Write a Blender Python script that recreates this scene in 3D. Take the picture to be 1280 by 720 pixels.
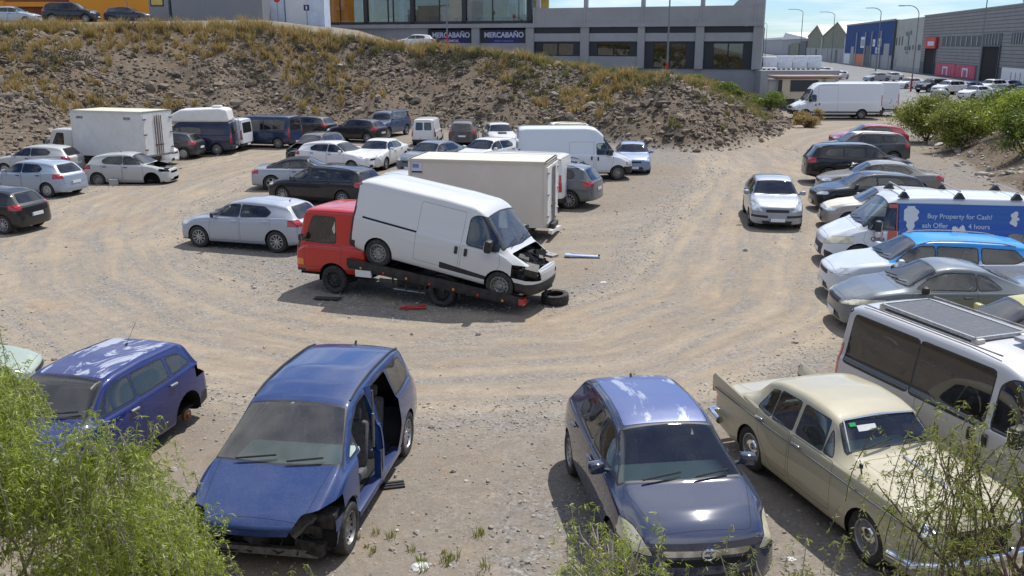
import bpy, bmesh, math, random
import numpy as np
from mathutils import Vector, Matrix, noise
R = math.radians
for o in list(bpy.data.objects): bpy.data.objects.remove(o)
C = bpy.context.scene.collection
SC = bpy.context.scene
# ---------------------------------------------------------------- camera, sky, sun, exposure
cam = bpy.data.objects.new('camera', bpy.data.cameras.new('camera')); C.objects.link(cam)
cam.location = (0, 0, 5.8); cam.rotation_euler = (R(90 - 14.85), 0, 0)
cam.data.sensor_width = 36; cam.data.lens = 36 * 1150 / 1280; cam.data.clip_end = 4000; cam.data.clip_start = .05
SC.camera = cam
SUN_EL, SUN_AZ = 60.0, 31.0            # azimuth measured from +Y towards +X
W = bpy.data.worlds.new('World'); SC.world = W; W.use_nodes = True
nt = W.node_tree; nt.nodes.clear()
def N(t, ty, **k):
    n = t.nodes.new(ty)
    for a, v in k.items(): setattr(n, a, v)
    return n
out = N(nt, 'ShaderNodeOutputWorld'); bg = N(nt, 'ShaderNodeBackground'); sky = N(nt, 'ShaderNodeTexSky', sky_type='NISHITA')
sky.sun_disc = False; sky.sun_elevation = R(SUN_EL); sky.sun_rotation = R(SUN_AZ); sky.altitude = 30
sky.air_density = 1.0; sky.dust_density = .1; sky.ozone_density = 1.0
tc = N(nt, 'ShaderNodeTexCoord'); sep = N(nt, 'ShaderNodeSeparateXYZ'); nt.links.new(tc.outputs['Generated'], sep.inputs[0])
# clouds: noise on the plane of the cloud layer (direction / height)
zz = N(nt, 'ShaderNodeMath', operation='MAXIMUM'); zz.inputs[1].default_value = .0; nt.links.new(sep.outputs[2], zz.inputs[0])
za = N(nt, 'ShaderNodeMath', operation='ADD'); za.inputs[1].default_value = .11; nt.links.new(zz.outputs[0], za.inputs[0])
dx = N(nt, 'ShaderNodeMath', operation='DIVIDE'); nt.links.new(sep.outputs[0], dx.inputs[0]); nt.links.new(za.outputs[0], dx.inputs[1])
dy = N(nt, 'ShaderNodeMath', operation='DIVIDE'); nt.links.new(sep.outputs[1], dy.inputs[0]); nt.links.new(za.outputs[0], dy.inputs[1])
cx = N(nt, 'ShaderNodeCombineXYZ'); nt.links.new(dx.outputs[0], cx.inputs[0]); nt.links.new(dy.outputs[0], cx.inputs[1])
cn = N(nt, 'ShaderNodeTexNoise'); cn.inputs['Scale'].default_value = .9; cn.inputs['Detail'].default_value = 9; cn.inputs['Roughness'].default_value = .58; cn.inputs['Distortion'].default_value = .3
nt.links.new(cx.outputs[0], cn.inputs['Vector'])
cr = N(nt, 'ShaderNodeValToRGB'); cr.color_ramp.elements[0].position = .44; cr.color_ramp.elements[1].position = .62
nt.links.new(cn.outputs[0], cr.inputs[0])
mx = N(nt, 'ShaderNodeMixRGB'); mx.inputs[2].default_value = (10.5, 10.8, 11.2, 1)
lowf = N(nt, 'ShaderNodeMapRange', clamp=True); lowf.inputs[1].default_value = -.02; lowf.inputs[2].default_value = .30; lowf.inputs[3].default_value = .34; lowf.inputs[4].default_value = 1; nt.links.new(sep.outputs[2], lowf.inputs[0])
cm = N(nt, 'ShaderNodeMath', operation='MULTIPLY'); nt.links.new(cr.outputs[0], cm.inputs[0]); nt.links.new(lowf.outputs[0], cm.inputs[1]); nt.links.new(cm.outputs[0], mx.inputs[0]); tint = N(nt, 'ShaderNodeMixRGB', blend_type='MULTIPLY'); tint.inputs[0].default_value = 1; tint.inputs[2].default_value = (.62, .84, 1.2, 1); nt.links.new(sky.outputs[0], tint.inputs[1]); nt.links.new(tint.outputs[0], mx.inputs[1])
nt.links.new(mx.outputs[0], bg.inputs[0]); bg.inputs[1].default_value = .088
nt.links.new(bg.outputs[0], out.inputs[0])
sd = bpy.data.lights.new('sun', 'SUN'); sd.energy = 4.0; sd.angle = R(.55); sd.color = (1, .965, .915)
sun = bpy.data.objects.new('sun', sd); C.objects.link(sun)
el, az = R(SUN_EL), R(SUN_AZ)
sv = Vector((math.sin(az) * math.cos(el), math.cos(az) * math.cos(el), math.sin(el)))
sun.rotation_euler = sv.to_track_quat('Z', 'Y').to_euler()
SC.view_settings.view_transform = 'Standard'; SC.view_settings.look = 'None'
SC.view_settings.gamma = 1; SC.view_settings.exposure = 0.30
SC.render.engine = 'CYCLES'
SC.cycles.transparent_max_bounces = 24; SC.cycles.max_bounces = 6

# ---------------------------------------------------------------- materials
def newmat(name):
    m = bpy.data.materials.new(name); m.use_nodes = True
    return m, m.node_tree, m.node_tree.nodes['Principled BSDF']
def mat(name, col, rough=.6, metal=0, var=.0, scale=6, bump=0, spec=None, col2=None, detail=4, coat=0):
    m, t, b = newmat(name)
    b.inputs['Roughness'].default_value = rough; b.inputs['Metallic'].default_value = metal
    b.inputs['Base Color'].default_value = (*col, 1)
    if coat: b.inputs['Coat Weight'].default_value = coat; b.inputs['Coat Roughness'].default_value = .06
    if spec is not None: b.inputs['Specular IOR Level'].default_value = spec
    if var or col2 or bump:
        c = N(t, 'ShaderNodeTexCoord'); n = N(t, 'ShaderNodeTexNoise'); n.inputs['Scale'].default_value = scale; n.inputs['Detail'].default_value = detail
        n.inputs['Roughness'].default_value = .6
        t.links.new(c.outputs['Object'], n.inputs['Vector'])
        if var or col2:
            x = N(t, 'ShaderNodeMixRGB'); r = N(t, 'ShaderNodeValToRGB'); r.color_ramp.elements[0].position = .35; r.color_ramp.elements[1].position = .68
            t.links.new(n.outputs[0], r.inputs[0]); t.links.new(r.outputs[0], x.inputs[0])
            x.inputs[1].default_value = (*[v * (1 - var) for v in col], 1); x.inputs[2].default_value = (*(col2 or [v * (1 + var) for v in col]), 1)
            t.links.new(x.outputs[0], b.inputs['Base Color'])
        if bump:
            bp = N(t, 'ShaderNodeBump'); bp.inputs['Strength'].default_value = bump; bp.inputs['Distance'].default_value = .03
            t.links.new(n.outputs[0], bp.inputs['Height']); t.links.new(bp.outputs[0], b.inputs['Normal'])
    return m
DUST = (.31, .295, .265)
def paint_mat(name, metallic, rough=.3, peel=None):
    """car paint: colour from the object, its alpha = how dusty; dust lies on upward faces and low on the sides"""
    m, t, b = newmat(name)
    oi = N(t, 'ShaderNodeObjectInfo'); c = N(t, 'ShaderNodeTexCoord'); ge = N(t, 'ShaderNodeNewGeometry')
    n = N(t, 'ShaderNodeTexNoise'); n.inputs['Scale'].default_value = 2.2; n.inputs['Detail'].default_value = 8; n.inputs['Roughness'].default_value = .7
    n2 = N(t, 'ShaderNodeTexNoise'); n2.inputs['Scale'].default_value = 90; n2.inputs['Detail'].default_value = 3
    ad = N(t, 'ShaderNodeVectorMath', operation='ADD'); t.links.new(c.outputs['Object'], ad.inputs[0]); t.links.new(oi.outputs['Random'], ad.inputs[1])
    t.links.new(ad.outputs[0], n.inputs['Vector']); t.links.new(ad.outputs[0], n2.inputs['Vector'])
    def M(op, a, bb, clamp=False):
        q = N(t, 'ShaderNodeMath', operation=op, use_clamp=clamp)
        for i, v in enumerate((a, bb)):
            if v is None: continue
            if isinstance(v, (int, float)): q.inputs[i].default_value = v
            else: t.links.new(v, q.inputs[i])
        return q.outputs[0]
    so = N(t, 'ShaderNodeSeparateXYZ'); t.links.new(c.outputs['Object'], so.inputs[0])
    sn = N(t, 'ShaderNodeSeparateXYZ'); t.links.new(ge.outputs['Normal'], sn.inputs[0])
    up = M('MULTIPLY', M('MAXIMUM', sn.outputs[2], 0), .9)
    low = M('MULTIPLY', M('SUBTRACT', .75, so.outputs[2], True), 1.0)
    f = M('ADD', M('ADD', up, low), .12)
    nn = M('ADD', M('MULTIPLY', M('SUBTRACT', n.outputs[0], .2), .8), M('MULTIPLY', M('SUBTRACT', n2.outputs[0], .5), 1.1))
    f = M('MULTIPLY', M('MULTIPLY', f, nn, True), oi.outputs['Alpha'], True)
    f = M('MINIMUM', f, .85)
    x = N(t, 'ShaderNodeMixRGB'); x.inputs[2].default_value = (*DUST, 1); t.links.new(f, x.inputs[0])
    basec = oi.outputs['Color']
    if peel:
        pn = N(t, 'ShaderNodeTexNoise'); pn.inputs['Scale'].default_value = peel[1]; pn.inputs['Detail'].default_value = 9; pn.inputs['Roughness'].default_value = .62; pn.inputs['Distortion'].default_value = 1.2
        mp = N(t, 'ShaderNodeMapping'); mp.inputs['Scale'].default_value = (.45, 1, 1); t.links.new(c.outputs['Object'], mp.inputs[0]); t.links.new(mp.outputs[0], pn.inputs['Vector'])
        r = N(t, 'ShaderNodeValToRGB'); r.color_ramp.elements[0].position = peel[2]; r.color_ramp.elements[1].position = peel[2] + .03
        t.links.new(pn.outputs[0], r.inputs[0])
        px = N(t, 'ShaderNodeMixRGB'); px.inputs[2].default_value = (*peel[0], 1)
        t.links.new(M('MULTIPLY', r.outputs[0], M('GREATER_THAN', sn.outputs[2], .6)), px.inputs[0]); t.links.new(oi.outputs['Color'], px.inputs[1]); basec = px.outputs[0]
    t.links.new(basec, x.inputs[1])
    # the inner side of the sheet metal is dark lining
    y = N(t, 'ShaderNodeMixRGB'); y.inputs[2].default_value = (.03, .03, .03, 1); t.links.new(ge.outputs['Backfacing'], y.inputs[0]); t.links.new(x.outputs[0], y.inputs[1])
    t.links.new(y.outputs[0], b.inputs['Base Color'])
    t.links.new(M('ADD', M('MULTIPLY', f, .6), rough), b.inputs['Roughness'])
    b.inputs['Metallic'].default_value = metallic
    b.inputs['Coat Weight'].default_value = .6 if not peel else .3; b.inputs['Coat Roughness'].default_value = .12
    return m
def glass_mat(name, tint, rough=.02, dust=.12):
    m, t, b = newmat(name)
    t.nodes.remove(b); o = [n for n in t.nodes if n.type == 'OUTPUT_MATERIAL'][0]
    tr = N(t, 'ShaderNodeBsdfTransparent'); tr.inputs[0].default_value = (*tint, 1)
    gl = N(t, 'ShaderNodeBsdfGlossy'); gl.inputs['Roughness'].default_value = rough; gl.inputs[0].default_value = (.95, .97, 1, 1)
    df = N(t, 'ShaderNodeBsdfDiffuse'); df.inputs[0].default_value = (.42, .39, .34, 1)
    fr = N(t, 'ShaderNodeFresnel'); fr.inputs[0].default_value = 1.8
    c = N(t, 'ShaderNodeTexCoord'); n = N(t, 'ShaderNodeTexNoise'); n.inputs['Scale'].default_value = 4; n.inputs['Detail'].default_value = 7; t.links.new(c.outputs['Object'], n.inputs['Vector'])
    mu = N(t, 'ShaderNodeMath', operation='MULTIPLY'); mu.inputs[1].default_value = dust * 2; t.links.new(n.outputs[0], mu.inputs[0])
    a = N(t, 'ShaderNodeMixShader'); t.links.new(mu.outputs[0], a.inputs[0]); t.links.new(tr.outputs[0], a.inputs[1]); t.links.new(df.outputs[0], a.inputs[2])
    s = N(t, 'ShaderNodeMixShader'); t.links.new(fr.outputs[0], s.inputs[0]); t.links.new(a.outputs[0], s.inputs[1]); t.links.new(gl.outputs[0], s.inputs[2])
    t.links.new(s.outputs[0], o.inputs[0])
    return m
MT = {}
MT['paint'] = paint_mat('paint_solid', 0.0, .45)
MT['paintm'] = paint_mat('paint_metallic', .35, .42)
for k_ in ('paint', 'paintm'):
    _b = MT[k_].node_tree.nodes['Principled BSDF']; _b.inputs['Specular IOR Level'].default_value = .25; _b.inputs['Coat Weight'].default_value = .9; _b.inputs['Coat Roughness'].default_value = .035
MT['paintg'] = paint_mat('paint_glossy_dark', 0, .55)
_b = MT['paintg'].node_tree.nodes['Principled BSDF']; _b.inputs['Specular IOR Level'].default_value = .15; _b.inputs['Coat Weight'].default_value = 1; _b.inputs['Coat Roughness'].default_value = .045; _b.inputs['Coat IOR'].default_value = 1.9
MT['peel'] = paint_mat('paint_peeling_clearcoat', 0.1, .35, ((.33, .36, .46), 1.5, .555))
MT['bleach'] = paint_mat('paint_sun_bleached', 0.05, .5, ((.36, .38, .46), 2.0, .50))
MT['glass'] = glass_mat('glass_clear', (.76, .86, .83), dust=.04)
MT['dglass'] = glass_mat('glass_tinted', (.10, .11, .12), dust=.03)
MT['dirtyglass'] = glass_mat('glass_dusty', (.74, .86, .80), dust=.12)
MT['trim'] = mat('black_plastic', (.022, .022, .024), .55, var=.3, scale=9)
MT['gap'] = mat('panel_gap', (.008, .008, .008), .9)
MT['rubber'] = mat('tyre_rubber', (.025, .024, .023), .85, var=.3, scale=14, col2=(.06, .055, .048))
MT['alloy'] = mat('alloy_rim', (.42, .42, .43), .38, .6, var=.2, scale=20)
MT['steel'] = mat('dull_steel', (.28, .27, .26), .5, .6, var=.3, scale=12)
MT['rust'] = mat('rusty_metal', (.13, .06, .035), .85, .2, var=.4, scale=25)
MT['chrome'] = mat('chrome', (.72, .73, .75), .13, 1)
MT['lamp'] = mat('headlight_lens', (.62, .64, .64), .12, .35, var=.35, scale=11, coat=1)
MT['oldlamp'] = mat('yellowed_headlight_lens', (.62, .58, .42), .3, .1, var=.2, scale=9, coat=.5)
MT['red'] = mat('tail_light_lens', (.42, .012, .015), .15, var=.35, scale=22, coat=1)
MT['orange'] = mat('indicator_lens', (.75, .22, .02), .2, coat=1)
MT['plate'] = mat('number_plate_white', (.72, .72, .70), .4, var=.06, scale=30)
MT['seat'] = mat('seat_fabric_dark', (.035, .036, .04), .9, var=.3, scale=20)
MT['seatg'] = mat('seat_fabric_grey', (.10, .10, .105), .9, var=.3, scale=20)
MT['dash'] = mat('dashboard_plastic', (.045, .055, .05), .7)
MT['dashl'] = mat('dashboard_plastic_sunlit_grey', (.46, .54, .49), .7)  # paler copy of the dashboard plastic, sunlight put into its colour
MT['engine'] = mat('engine_bay_dark_metal', (.018, .018, .018), .6, .3, col2=(.07, .065, .06), scale=14)
MT['white'] = mat('white_enamel', (.74, .74, .72), .45, var=.04, scale=3, col2=(.66, .64, .59))
MT['cream'] = mat('cream_panel', (.62, .57, .49), .55, var=.05, scale=1.5)

# ---------------------------------------------------------------- object helpers
def tag(o, label=None, cat=None, group=None, kind=None):
    if label: o['label'] = label
    if cat: o['category'] = cat
    if group: o['group'] = group
    if kind: o['kind'] = kind
    return o
def empty(name, loc=(0, 0, 0), rz=0, label=None, cat=None, group=None, scale=1):
    o = bpy.data.objects.new(name, None); C.objects.link(o); o.location = loc; o.rotation_euler = (0, 0, rz); o.scale = (scale,) * 3
    o.empty_display_size = .3
    return tag(o, label, cat, group)
class MB:
    """collects primitives into one mesh"""
    def __init__(s): s.v = []; s.f = []; s.m = []; s.mats = []; s.sm = []
    def mi(s, m):
        if m not in s.mats: s.mats.append(m)
        return s.mats.index(m)
    def add(s, v, f, m, smooth=False):
        b = len(s.v); s.v += [tuple(p) for p in v]; s.f += [tuple(i + b for i in q) for q in f]; s.m += [s.mi(m)] * len(f); s.sm += [smooth] * len(f)
        return s
    def box(s, c, d, m, rot=None, bev=0):
        hx, hy, hz = d[0] / 2, d[1] / 2, d[2] / 2
        if bev:
            bm = bmesh.new(); bmesh.ops.create_cube(bm, size=1)
            for v in bm.verts: v.co = Vector((v.co.x * d[0], v.co.y * d[1], v.co.z * d[2]))
            bmesh.ops.bevel(bm, geom=bm.edges[:], offset=min(bev, min(d) * .45), segments=2, affect='EDGES', profile=.5)
            vs = [v.co.copy() for v in bm.verts]; fs = [[v.index for v in f.verts] for f in bm.faces]; bm.free()
        else:
            vs = [Vector((x, y, z)) for x in (-hx, hx) for y in (-hy, hy) for z in (-hz, hz)]
            fs = [(0, 1, 3, 2), (4, 6, 7, 5), (0, 4, 5, 1), (2, 3, 7, 6), (0, 2, 6, 4), (1, 5, 7, 3)]
        if rot is not None: vs = [rot @ v for v in vs]
        c = Vector(c)
        return s.add([v + c for v in vs], fs, m, False)
    def beam(s, a, b, w, h, m):
        a, b = Vector(a), Vector(b); d = b - a; q = d.to_track_quat('X', 'Z').to_matrix()
        return s.box((a + b) / 2, (d.length, w, h), m, q)
    def tube(s, pts, r, m, n=8, cap=True):
        pts = [Vector(p) for p in pts]; rs = r if isinstance(r, (list, tuple)) else [r] * len(pts)
        vs = []; fs = []
        up = Vector((0, 0, 1))
        for i, p in enumerate(pts):
            d = (pts[min(i + 1, len(pts) - 1)] - pts[max(i - 1, 0)]).normalized()
            a = d.cross(up)
            if a.length < 1e-3: a = d.cross(Vector((1, 0, 0)))
            a.normalize(); b = d.cross(a)
            for k in range(n):
                t = 2 * math.pi * k / n; vs.append(p + (a * math.cos(t) + b * math.sin(t)) * rs[i])
        for i in range(len(pts) - 1):
            for k in range(n):
                k2 = (k + 1) % n; fs.append((i * n + k, i * n + k2, (i + 1) * n + k2, (i + 1) * n + k))
        if cap: fs.append(tuple(range(n))); fs.append(tuple((len(pts) - 1) * n + k for k in reversed(range(n))))
        return s.add(vs, fs, m, True)
    def lathe(s, prof, m, n=24, axis='y', c=(0, 0, 0), closed=False):
        """prof: list of (radius, offset along the axis)"""
        vs = []; fs = []; P = len(prof)
        for k in range(n):
            t = 2 * math.pi * k / n
            for r, h in prof:
                x, z = r * math.cos(t), r * math.sin(t)
                v = {'y': (x, h, z), 'z': (x, z, h), 'x': (h, x, z)}[axis]
                vs.append((v[0] + c[0], v[1] + c[1], v[2] + c[2]))
        for k in range(n):
            k2 = (k + 1) % n
            for i in range(P if closed else P - 1):
                j = (i + 1) % P; fs.append((k * P + i, k * P + j, k2 * P + j, k2 * P + i))
        return s.add(vs, fs, m, True)
    def quad(s, a, b, c, d, m): return s.add([a, b, c, d], [(0, 1, 2, 3)], m)
    def prism(s, poly, z0, z1, m, plane='xz'):
        """extrudes a 2D outline; plane xz extrudes along y, xy along z, yz along x"""
        n = len(poly); f = {'xz': lambda p, h: (p[0], h, p[1]), 'xy': lambda p, h: (p[0], p[1], h), 'yz': lambda p, h: (h, p[0], p[1])}[plane]
        vs = [f(p, z0) for p in poly] + [f(p, z1) for p in poly]
        fs = [tuple(range(n)), tuple(reversed(range(n, 2 * n)))] + [(i, n + i, n + (i + 1) % n, (i + 1) % n) for i in range(n)]
        return s.add(vs, fs, m)
    def mesh(s, name):
        me = bpy.data.meshes.new(name); me.from_pydata(s.v, [], s.f)
        for m in s.mats: me.materials.append(m)
        me.polygons.foreach_set('material_index', s.m); me.polygons.foreach_set('use_smooth', s.sm)
        me.update()
        return me
    def build(s, name, parent=None, loc=None, fix=True, color=None):
        me = s.mesh(name)
        if fix:
            bm = bmesh.new(); bm.from_mesh(me); bmesh.ops.recalc_face_normals(bm, faces=bm.faces[:]); bm.to_mesh(me); bm.free()
        try: me.set_sharp_from_angle(angle=R(40))
        except Exception: pass
        o = bpy.data.objects.new(name, me); C.objects.link(o); o.parent = parent
        if loc is not None: o.location = loc
        if color: o.color = color
        return o
def copy_tree(o, parent=None):
    c = o.copy(); C.objects.link(c); c.parent = parent
    for ch in list(o.children): copy_tree(ch, c)
    return c
def recolor(o, col):
    o.color = col
    for ch in o.children: recolor(ch, col)
def text_mesh(txt, size, m, name, parent, loc, rot, extrude=.004, align='LEFT', bold=0.0):
    cu = bpy.data.curves.new(name, 'FONT'); cu.body = txt; cu.size = size; cu.extrude = extrude; cu.align_x = align; cu.offset = bold
    t = bpy.data.objects.new(name, cu); C.objects.link(t)
    dg = bpy.context.evaluated_depsgraph_get(); me = bpy.data.meshes.new_from_object(t.evaluated_get(dg)); bpy.data.objects.remove(t)
    me.materials.clear(); me.materials.append(m)
    o = bpy.data.objects.new(name, me); C.objects.link(o); o.parent = parent; o.location = loc; o.rotation_euler = rot
    return o
# ---------------------------------------------------------------- vehicle bodies: a lofted shell cut into parts
def prof_fn(pts, L, sig=.05):
    t = np.linspace(0, 1, 601); p = sorted(pts); v = np.interp(t, [a for a, _ in p], [b for _, b in p])
    k = int(3 * sig / L * 600) + 1; q = np.exp(-.5 * (np.arange(-k, k + 1) / (sig / L * 600)) ** 2); q /= q.sum()
    e = np.concatenate([2 * v[0] - v[k:0:-1], v, 2 * v[-1] - v[-2:-k - 2:-1]])
    v = np.convolve(e, q, 'valid')
    return lambda x: float(np.interp(x, t, v))
def chaikin(P, it=2):
    for _ in range(it):
        Q = [P[0]]
        for a, b in zip(P[:-1], P[1:]): Q += [a * .75 + b * .25, a * .25 + b * .75]
        Q.append(P[-1]); P = Q
    return P
def make_shell(S):
    L, Wd, H = S['L'], S['W'] / 2, S['H']
    top = prof_fn(S['top'], L, S.get('sig', .05)); belt = prof_fn(S['belt'], L, .08); wid = prof_fn(S['wid'], L, .12)
    rfw = prof_fn(S.get('roofw', [(0, S['wr']), (1, S['wr'])]), L, .12)
    z0f = prof_fn(S['base'], L, .05)
    tm = S['tm']
    n = int(L / (.06 if S.get('near') else .085)); ts = list(np.linspace(0, 1, n + 1))
    pF = S.get('pF', [(0, .10), (.25, 0), (.45, .03), (.6, .1), (1, .3)]); pR = S.get('pR', [(0, .10), (.25, 0), (.45, .02), (.7, .05), (1, .1)])
    pf = lambda z, p: float(np.interp(z / H, [a for a, _ in p], [b for _, b in p]))
    bF, bR = S.get('bF', .9), S.get('bR', .7); cF, cR = S.get('cF', (.12, .12)), S.get('cR', (.06, .08))
    beltr = S.get('beltref')
    def sec(t):
        zt = top(t) * H; w = wid(t) * Wd; z0 = z0f(t) * H; zb = min(belt(t) * H, zt - .03)
        g = min(1, max(0, (zt - zb - .03) / (.94 * H - belt(t) * H))) ; g = g * g * (3 - 2 * g)
        h = zb - z0; yr = (1 - g) * w * S.get('hoodw', .80) + g * min(w * .9, rfw(t) * Wd); sh = S.get('sh', .955)
        ra = .012 + g * S.get('railh', .085)
        P = [(0, z0), (.84 * w, z0), (.955 * w, z0 + .03), (.99 * w, z0 + .28 * h), (w, z0 + .6 * h), ((sh + 1) / 2 * w, z0 + .87 * h), (sh * w, zb - .01),
             ((sh - .035) * w, zb + .012), ((sh - .045) * w * (1 - g * .12) + g * .12 * yr, zb + .02 + g * .12 * (zt - zb)), (yr + .012, zt - ra - .03 * g), (yr - .02, zt - ra * .55), (yr * .86, zt - ra * .25), (yr * .5, zt - .004), (0, zt)]
        return chaikin([np.array(p) for p in P], 2 if S.get('near') else 1), w
    def warp(x, y, z, w):
        u = min(1, abs(y) / max(w, .01)); xf, xr = tm * L, (tm - 1) * L
        f = max(0, 1 - (xf - x) / bF); f = f * f * (3 - 2 * f); r = max(0, 1 - (x - xr) / bR); r = r * r * (3 - 2 * r)
        return x - f * (cF[0] * u * u + cF[1] * u ** 8 + pf(z, pF)) + r * (cR[0] * u * u + cR[1] * u ** 8 + pf(z, pR))
    bm = bmesh.new(); rings = []
    for t in ts:
        P, w = sec(t); x = (tm - t) * L
        half = [(p[0], p[1]) for p in P]; full = [(-a, b) for a, b in reversed(half[1:])] + half[:0:-1][::-1][:0]
        ring = [(a, b) for a, b in half] + [(-a, b) for a, b in reversed(half[1:-1])]
        rings.append(([bm.verts.new((warp(x, a, b, w), a, b)) for a, b in ring], half, w))
    m = len(rings[0][0])
    for (A, _, _), (B, _, _) in zip(rings[:-1], rings[1:]):
        for j in range(m): bm.faces.new((A[j], A[(j + 1) % m], B[(j + 1) % m], B[j]))
    # end caps with inner vertices so they can curve
    for ring, half, w in (rings[0], rings[-1]):
        x = tm * L if ring is rings[0][0] else (tm - 1) * L
        nh = len(half); idx = []; lastz = -9
        for j in range(1, nh - 1):
            if half[j][0] > .5 * w and half[j][1] > lastz + .004 and half[j][1] < half[-1][1] - .006: idx.append(j); lastz = half[j][1]
        K = 12; rows = []
        for j in idx:
            y, z = half[j]; l, r_ = ring[(m - j) % m], ring[j]
            rows.append([r_] + [bm.verts.new((warp(x, y * (1 - 2 * k / K), z, w), y * (1 - 2 * k / K), z)) for k in range(1, K)] + [l])
        for a, b in zip(range(len(rows) - 1), range(1, len(rows))):
            ja, jb = idx[a], idx[b]
            for k in range(K):
                q = [rows[a][k], rows[a][k + 1], rows[b][k + 1], rows[b][k]]
                if k == 0: q = [rows[a][0], rows[a][1], rows[b][1]] + [ring[j] for j in range(jb, ja, -1)]
                if k == K - 1: q = [rows[a][K - 1]] + [ring[(m - j) % m] for j in range(ja, jb + 1)] + [rows[b][K - 1]]
                bm.faces.new(q)
        j = idx[-1]; bm.faces.new(rows[-1] + [ring[(m - i) % m] for i in range(j + 1, nh - 1)] + [ring[nh - 1]] + [ring[i] for i in range(nh - 2, j, -1)])
        j = idx[0]; bm.faces.new(rows[0][::-1] + [ring[i] for i in range(j - 1, 0, -1)] + [ring[0]] + [ring[(m - i) % m] for i in range(1, j)])
    bmesh.ops.recalc_face_normals(bm, faces=bm.faces[:]); bm.normal_update()
    # outward means: roof faces up, sides away from the middle
    if sum(f.normal.z * f.calc_area() for f in bm.faces if f.calc_center_median().z > .5 * H) < 0: bmesh.ops.reverse_faces(bm, faces=bm.faces[:])
    bm.normal_update()
    return bm
def offset_poly(P, d):
    n = len(P); A = sum(P[i][0] * P[(i + 1) % n][1] - P[(i + 1) % n][0] * P[i][1] for i in range(n)); s = 1 if A > 0 else -1
    lines = []
    for i in range(n):
        a, b = P[i], P[(i + 1) % n]; ex, ey = b[0] - a[0], b[1] - a[1]; l = math.hypot(ex, ey) or 1e-9
        nx, ny = ey / l * s, -ex / l * s; lines.append((a[0] + nx * d, a[1] + ny * d, ex / l, ey / l))
    out = []
    for i in range(n):
        p, q = lines[i - 1], lines[i]; den = p[2] * q[3] - p[3] * q[2]
        if abs(den) < 1e-6: out.append((q[0], q[1])); continue
        t = ((q[0] - p[0]) * q[3] - (q[1] - p[1]) * q[2]) / den; out.append((p[0] + p[2] * t, p[1] + p[3] * t))
    return out
def roundp(P, r):
    """cuts the corners of a convex outline"""
    out = []; n = len(P)
    for i in range(n):
        a, b, c = Vector(P[i - 1]), Vector(P[i]), Vector(P[(i + 1) % n]); d0, d1 = a - b, c - b
        k = min(r, d0.length * .4, d1.length * .4)
        p0, p2 = b + d0.normalized() * k, b + d1.normalized() * k; pm = p0 * .25 + b * .5 + p2 * .25
        out += [tuple(p0), tuple(pm), tuple(p2)]
    return out
AX = {'side': (0, 2), 'front': (1, 2), 'rear': (1, 2), 'top': (0, 1)}
class Shell:
    """polygons of a body shell that can be cut along outlines; new corners keep the smooth normals"""
    def __init__(self, bm):
        bm.verts.index_update(); self.V = [v.co[:] for v in bm.verts]; self.N = [v.normal.copy() for v in bm.verts]
        self.F = []; self.pid = []; self.c = []; self.n = []; self.bins = {}
        for f in bm.faces: self.new([v.index for v in f.verts], 0, f.normal.copy())
    def new(self, idx, pid, n):
        V = self.V; k = len(self.F); self.F.append(idx); self.pid.append(pid); self.n.append(n); m = len(idx)
        xs = [V[i][0] for i in idx]; self.c.append(Vector((sum(xs) / m, sum(V[i][1] for i in idx) / m, sum(V[i][2] for i in idx) / m)))
        for b in range(int(min(xs) // .3), int(max(xs) // .3) + 1): self.bins.setdefault(b, set()).add(k)
        return k
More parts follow.
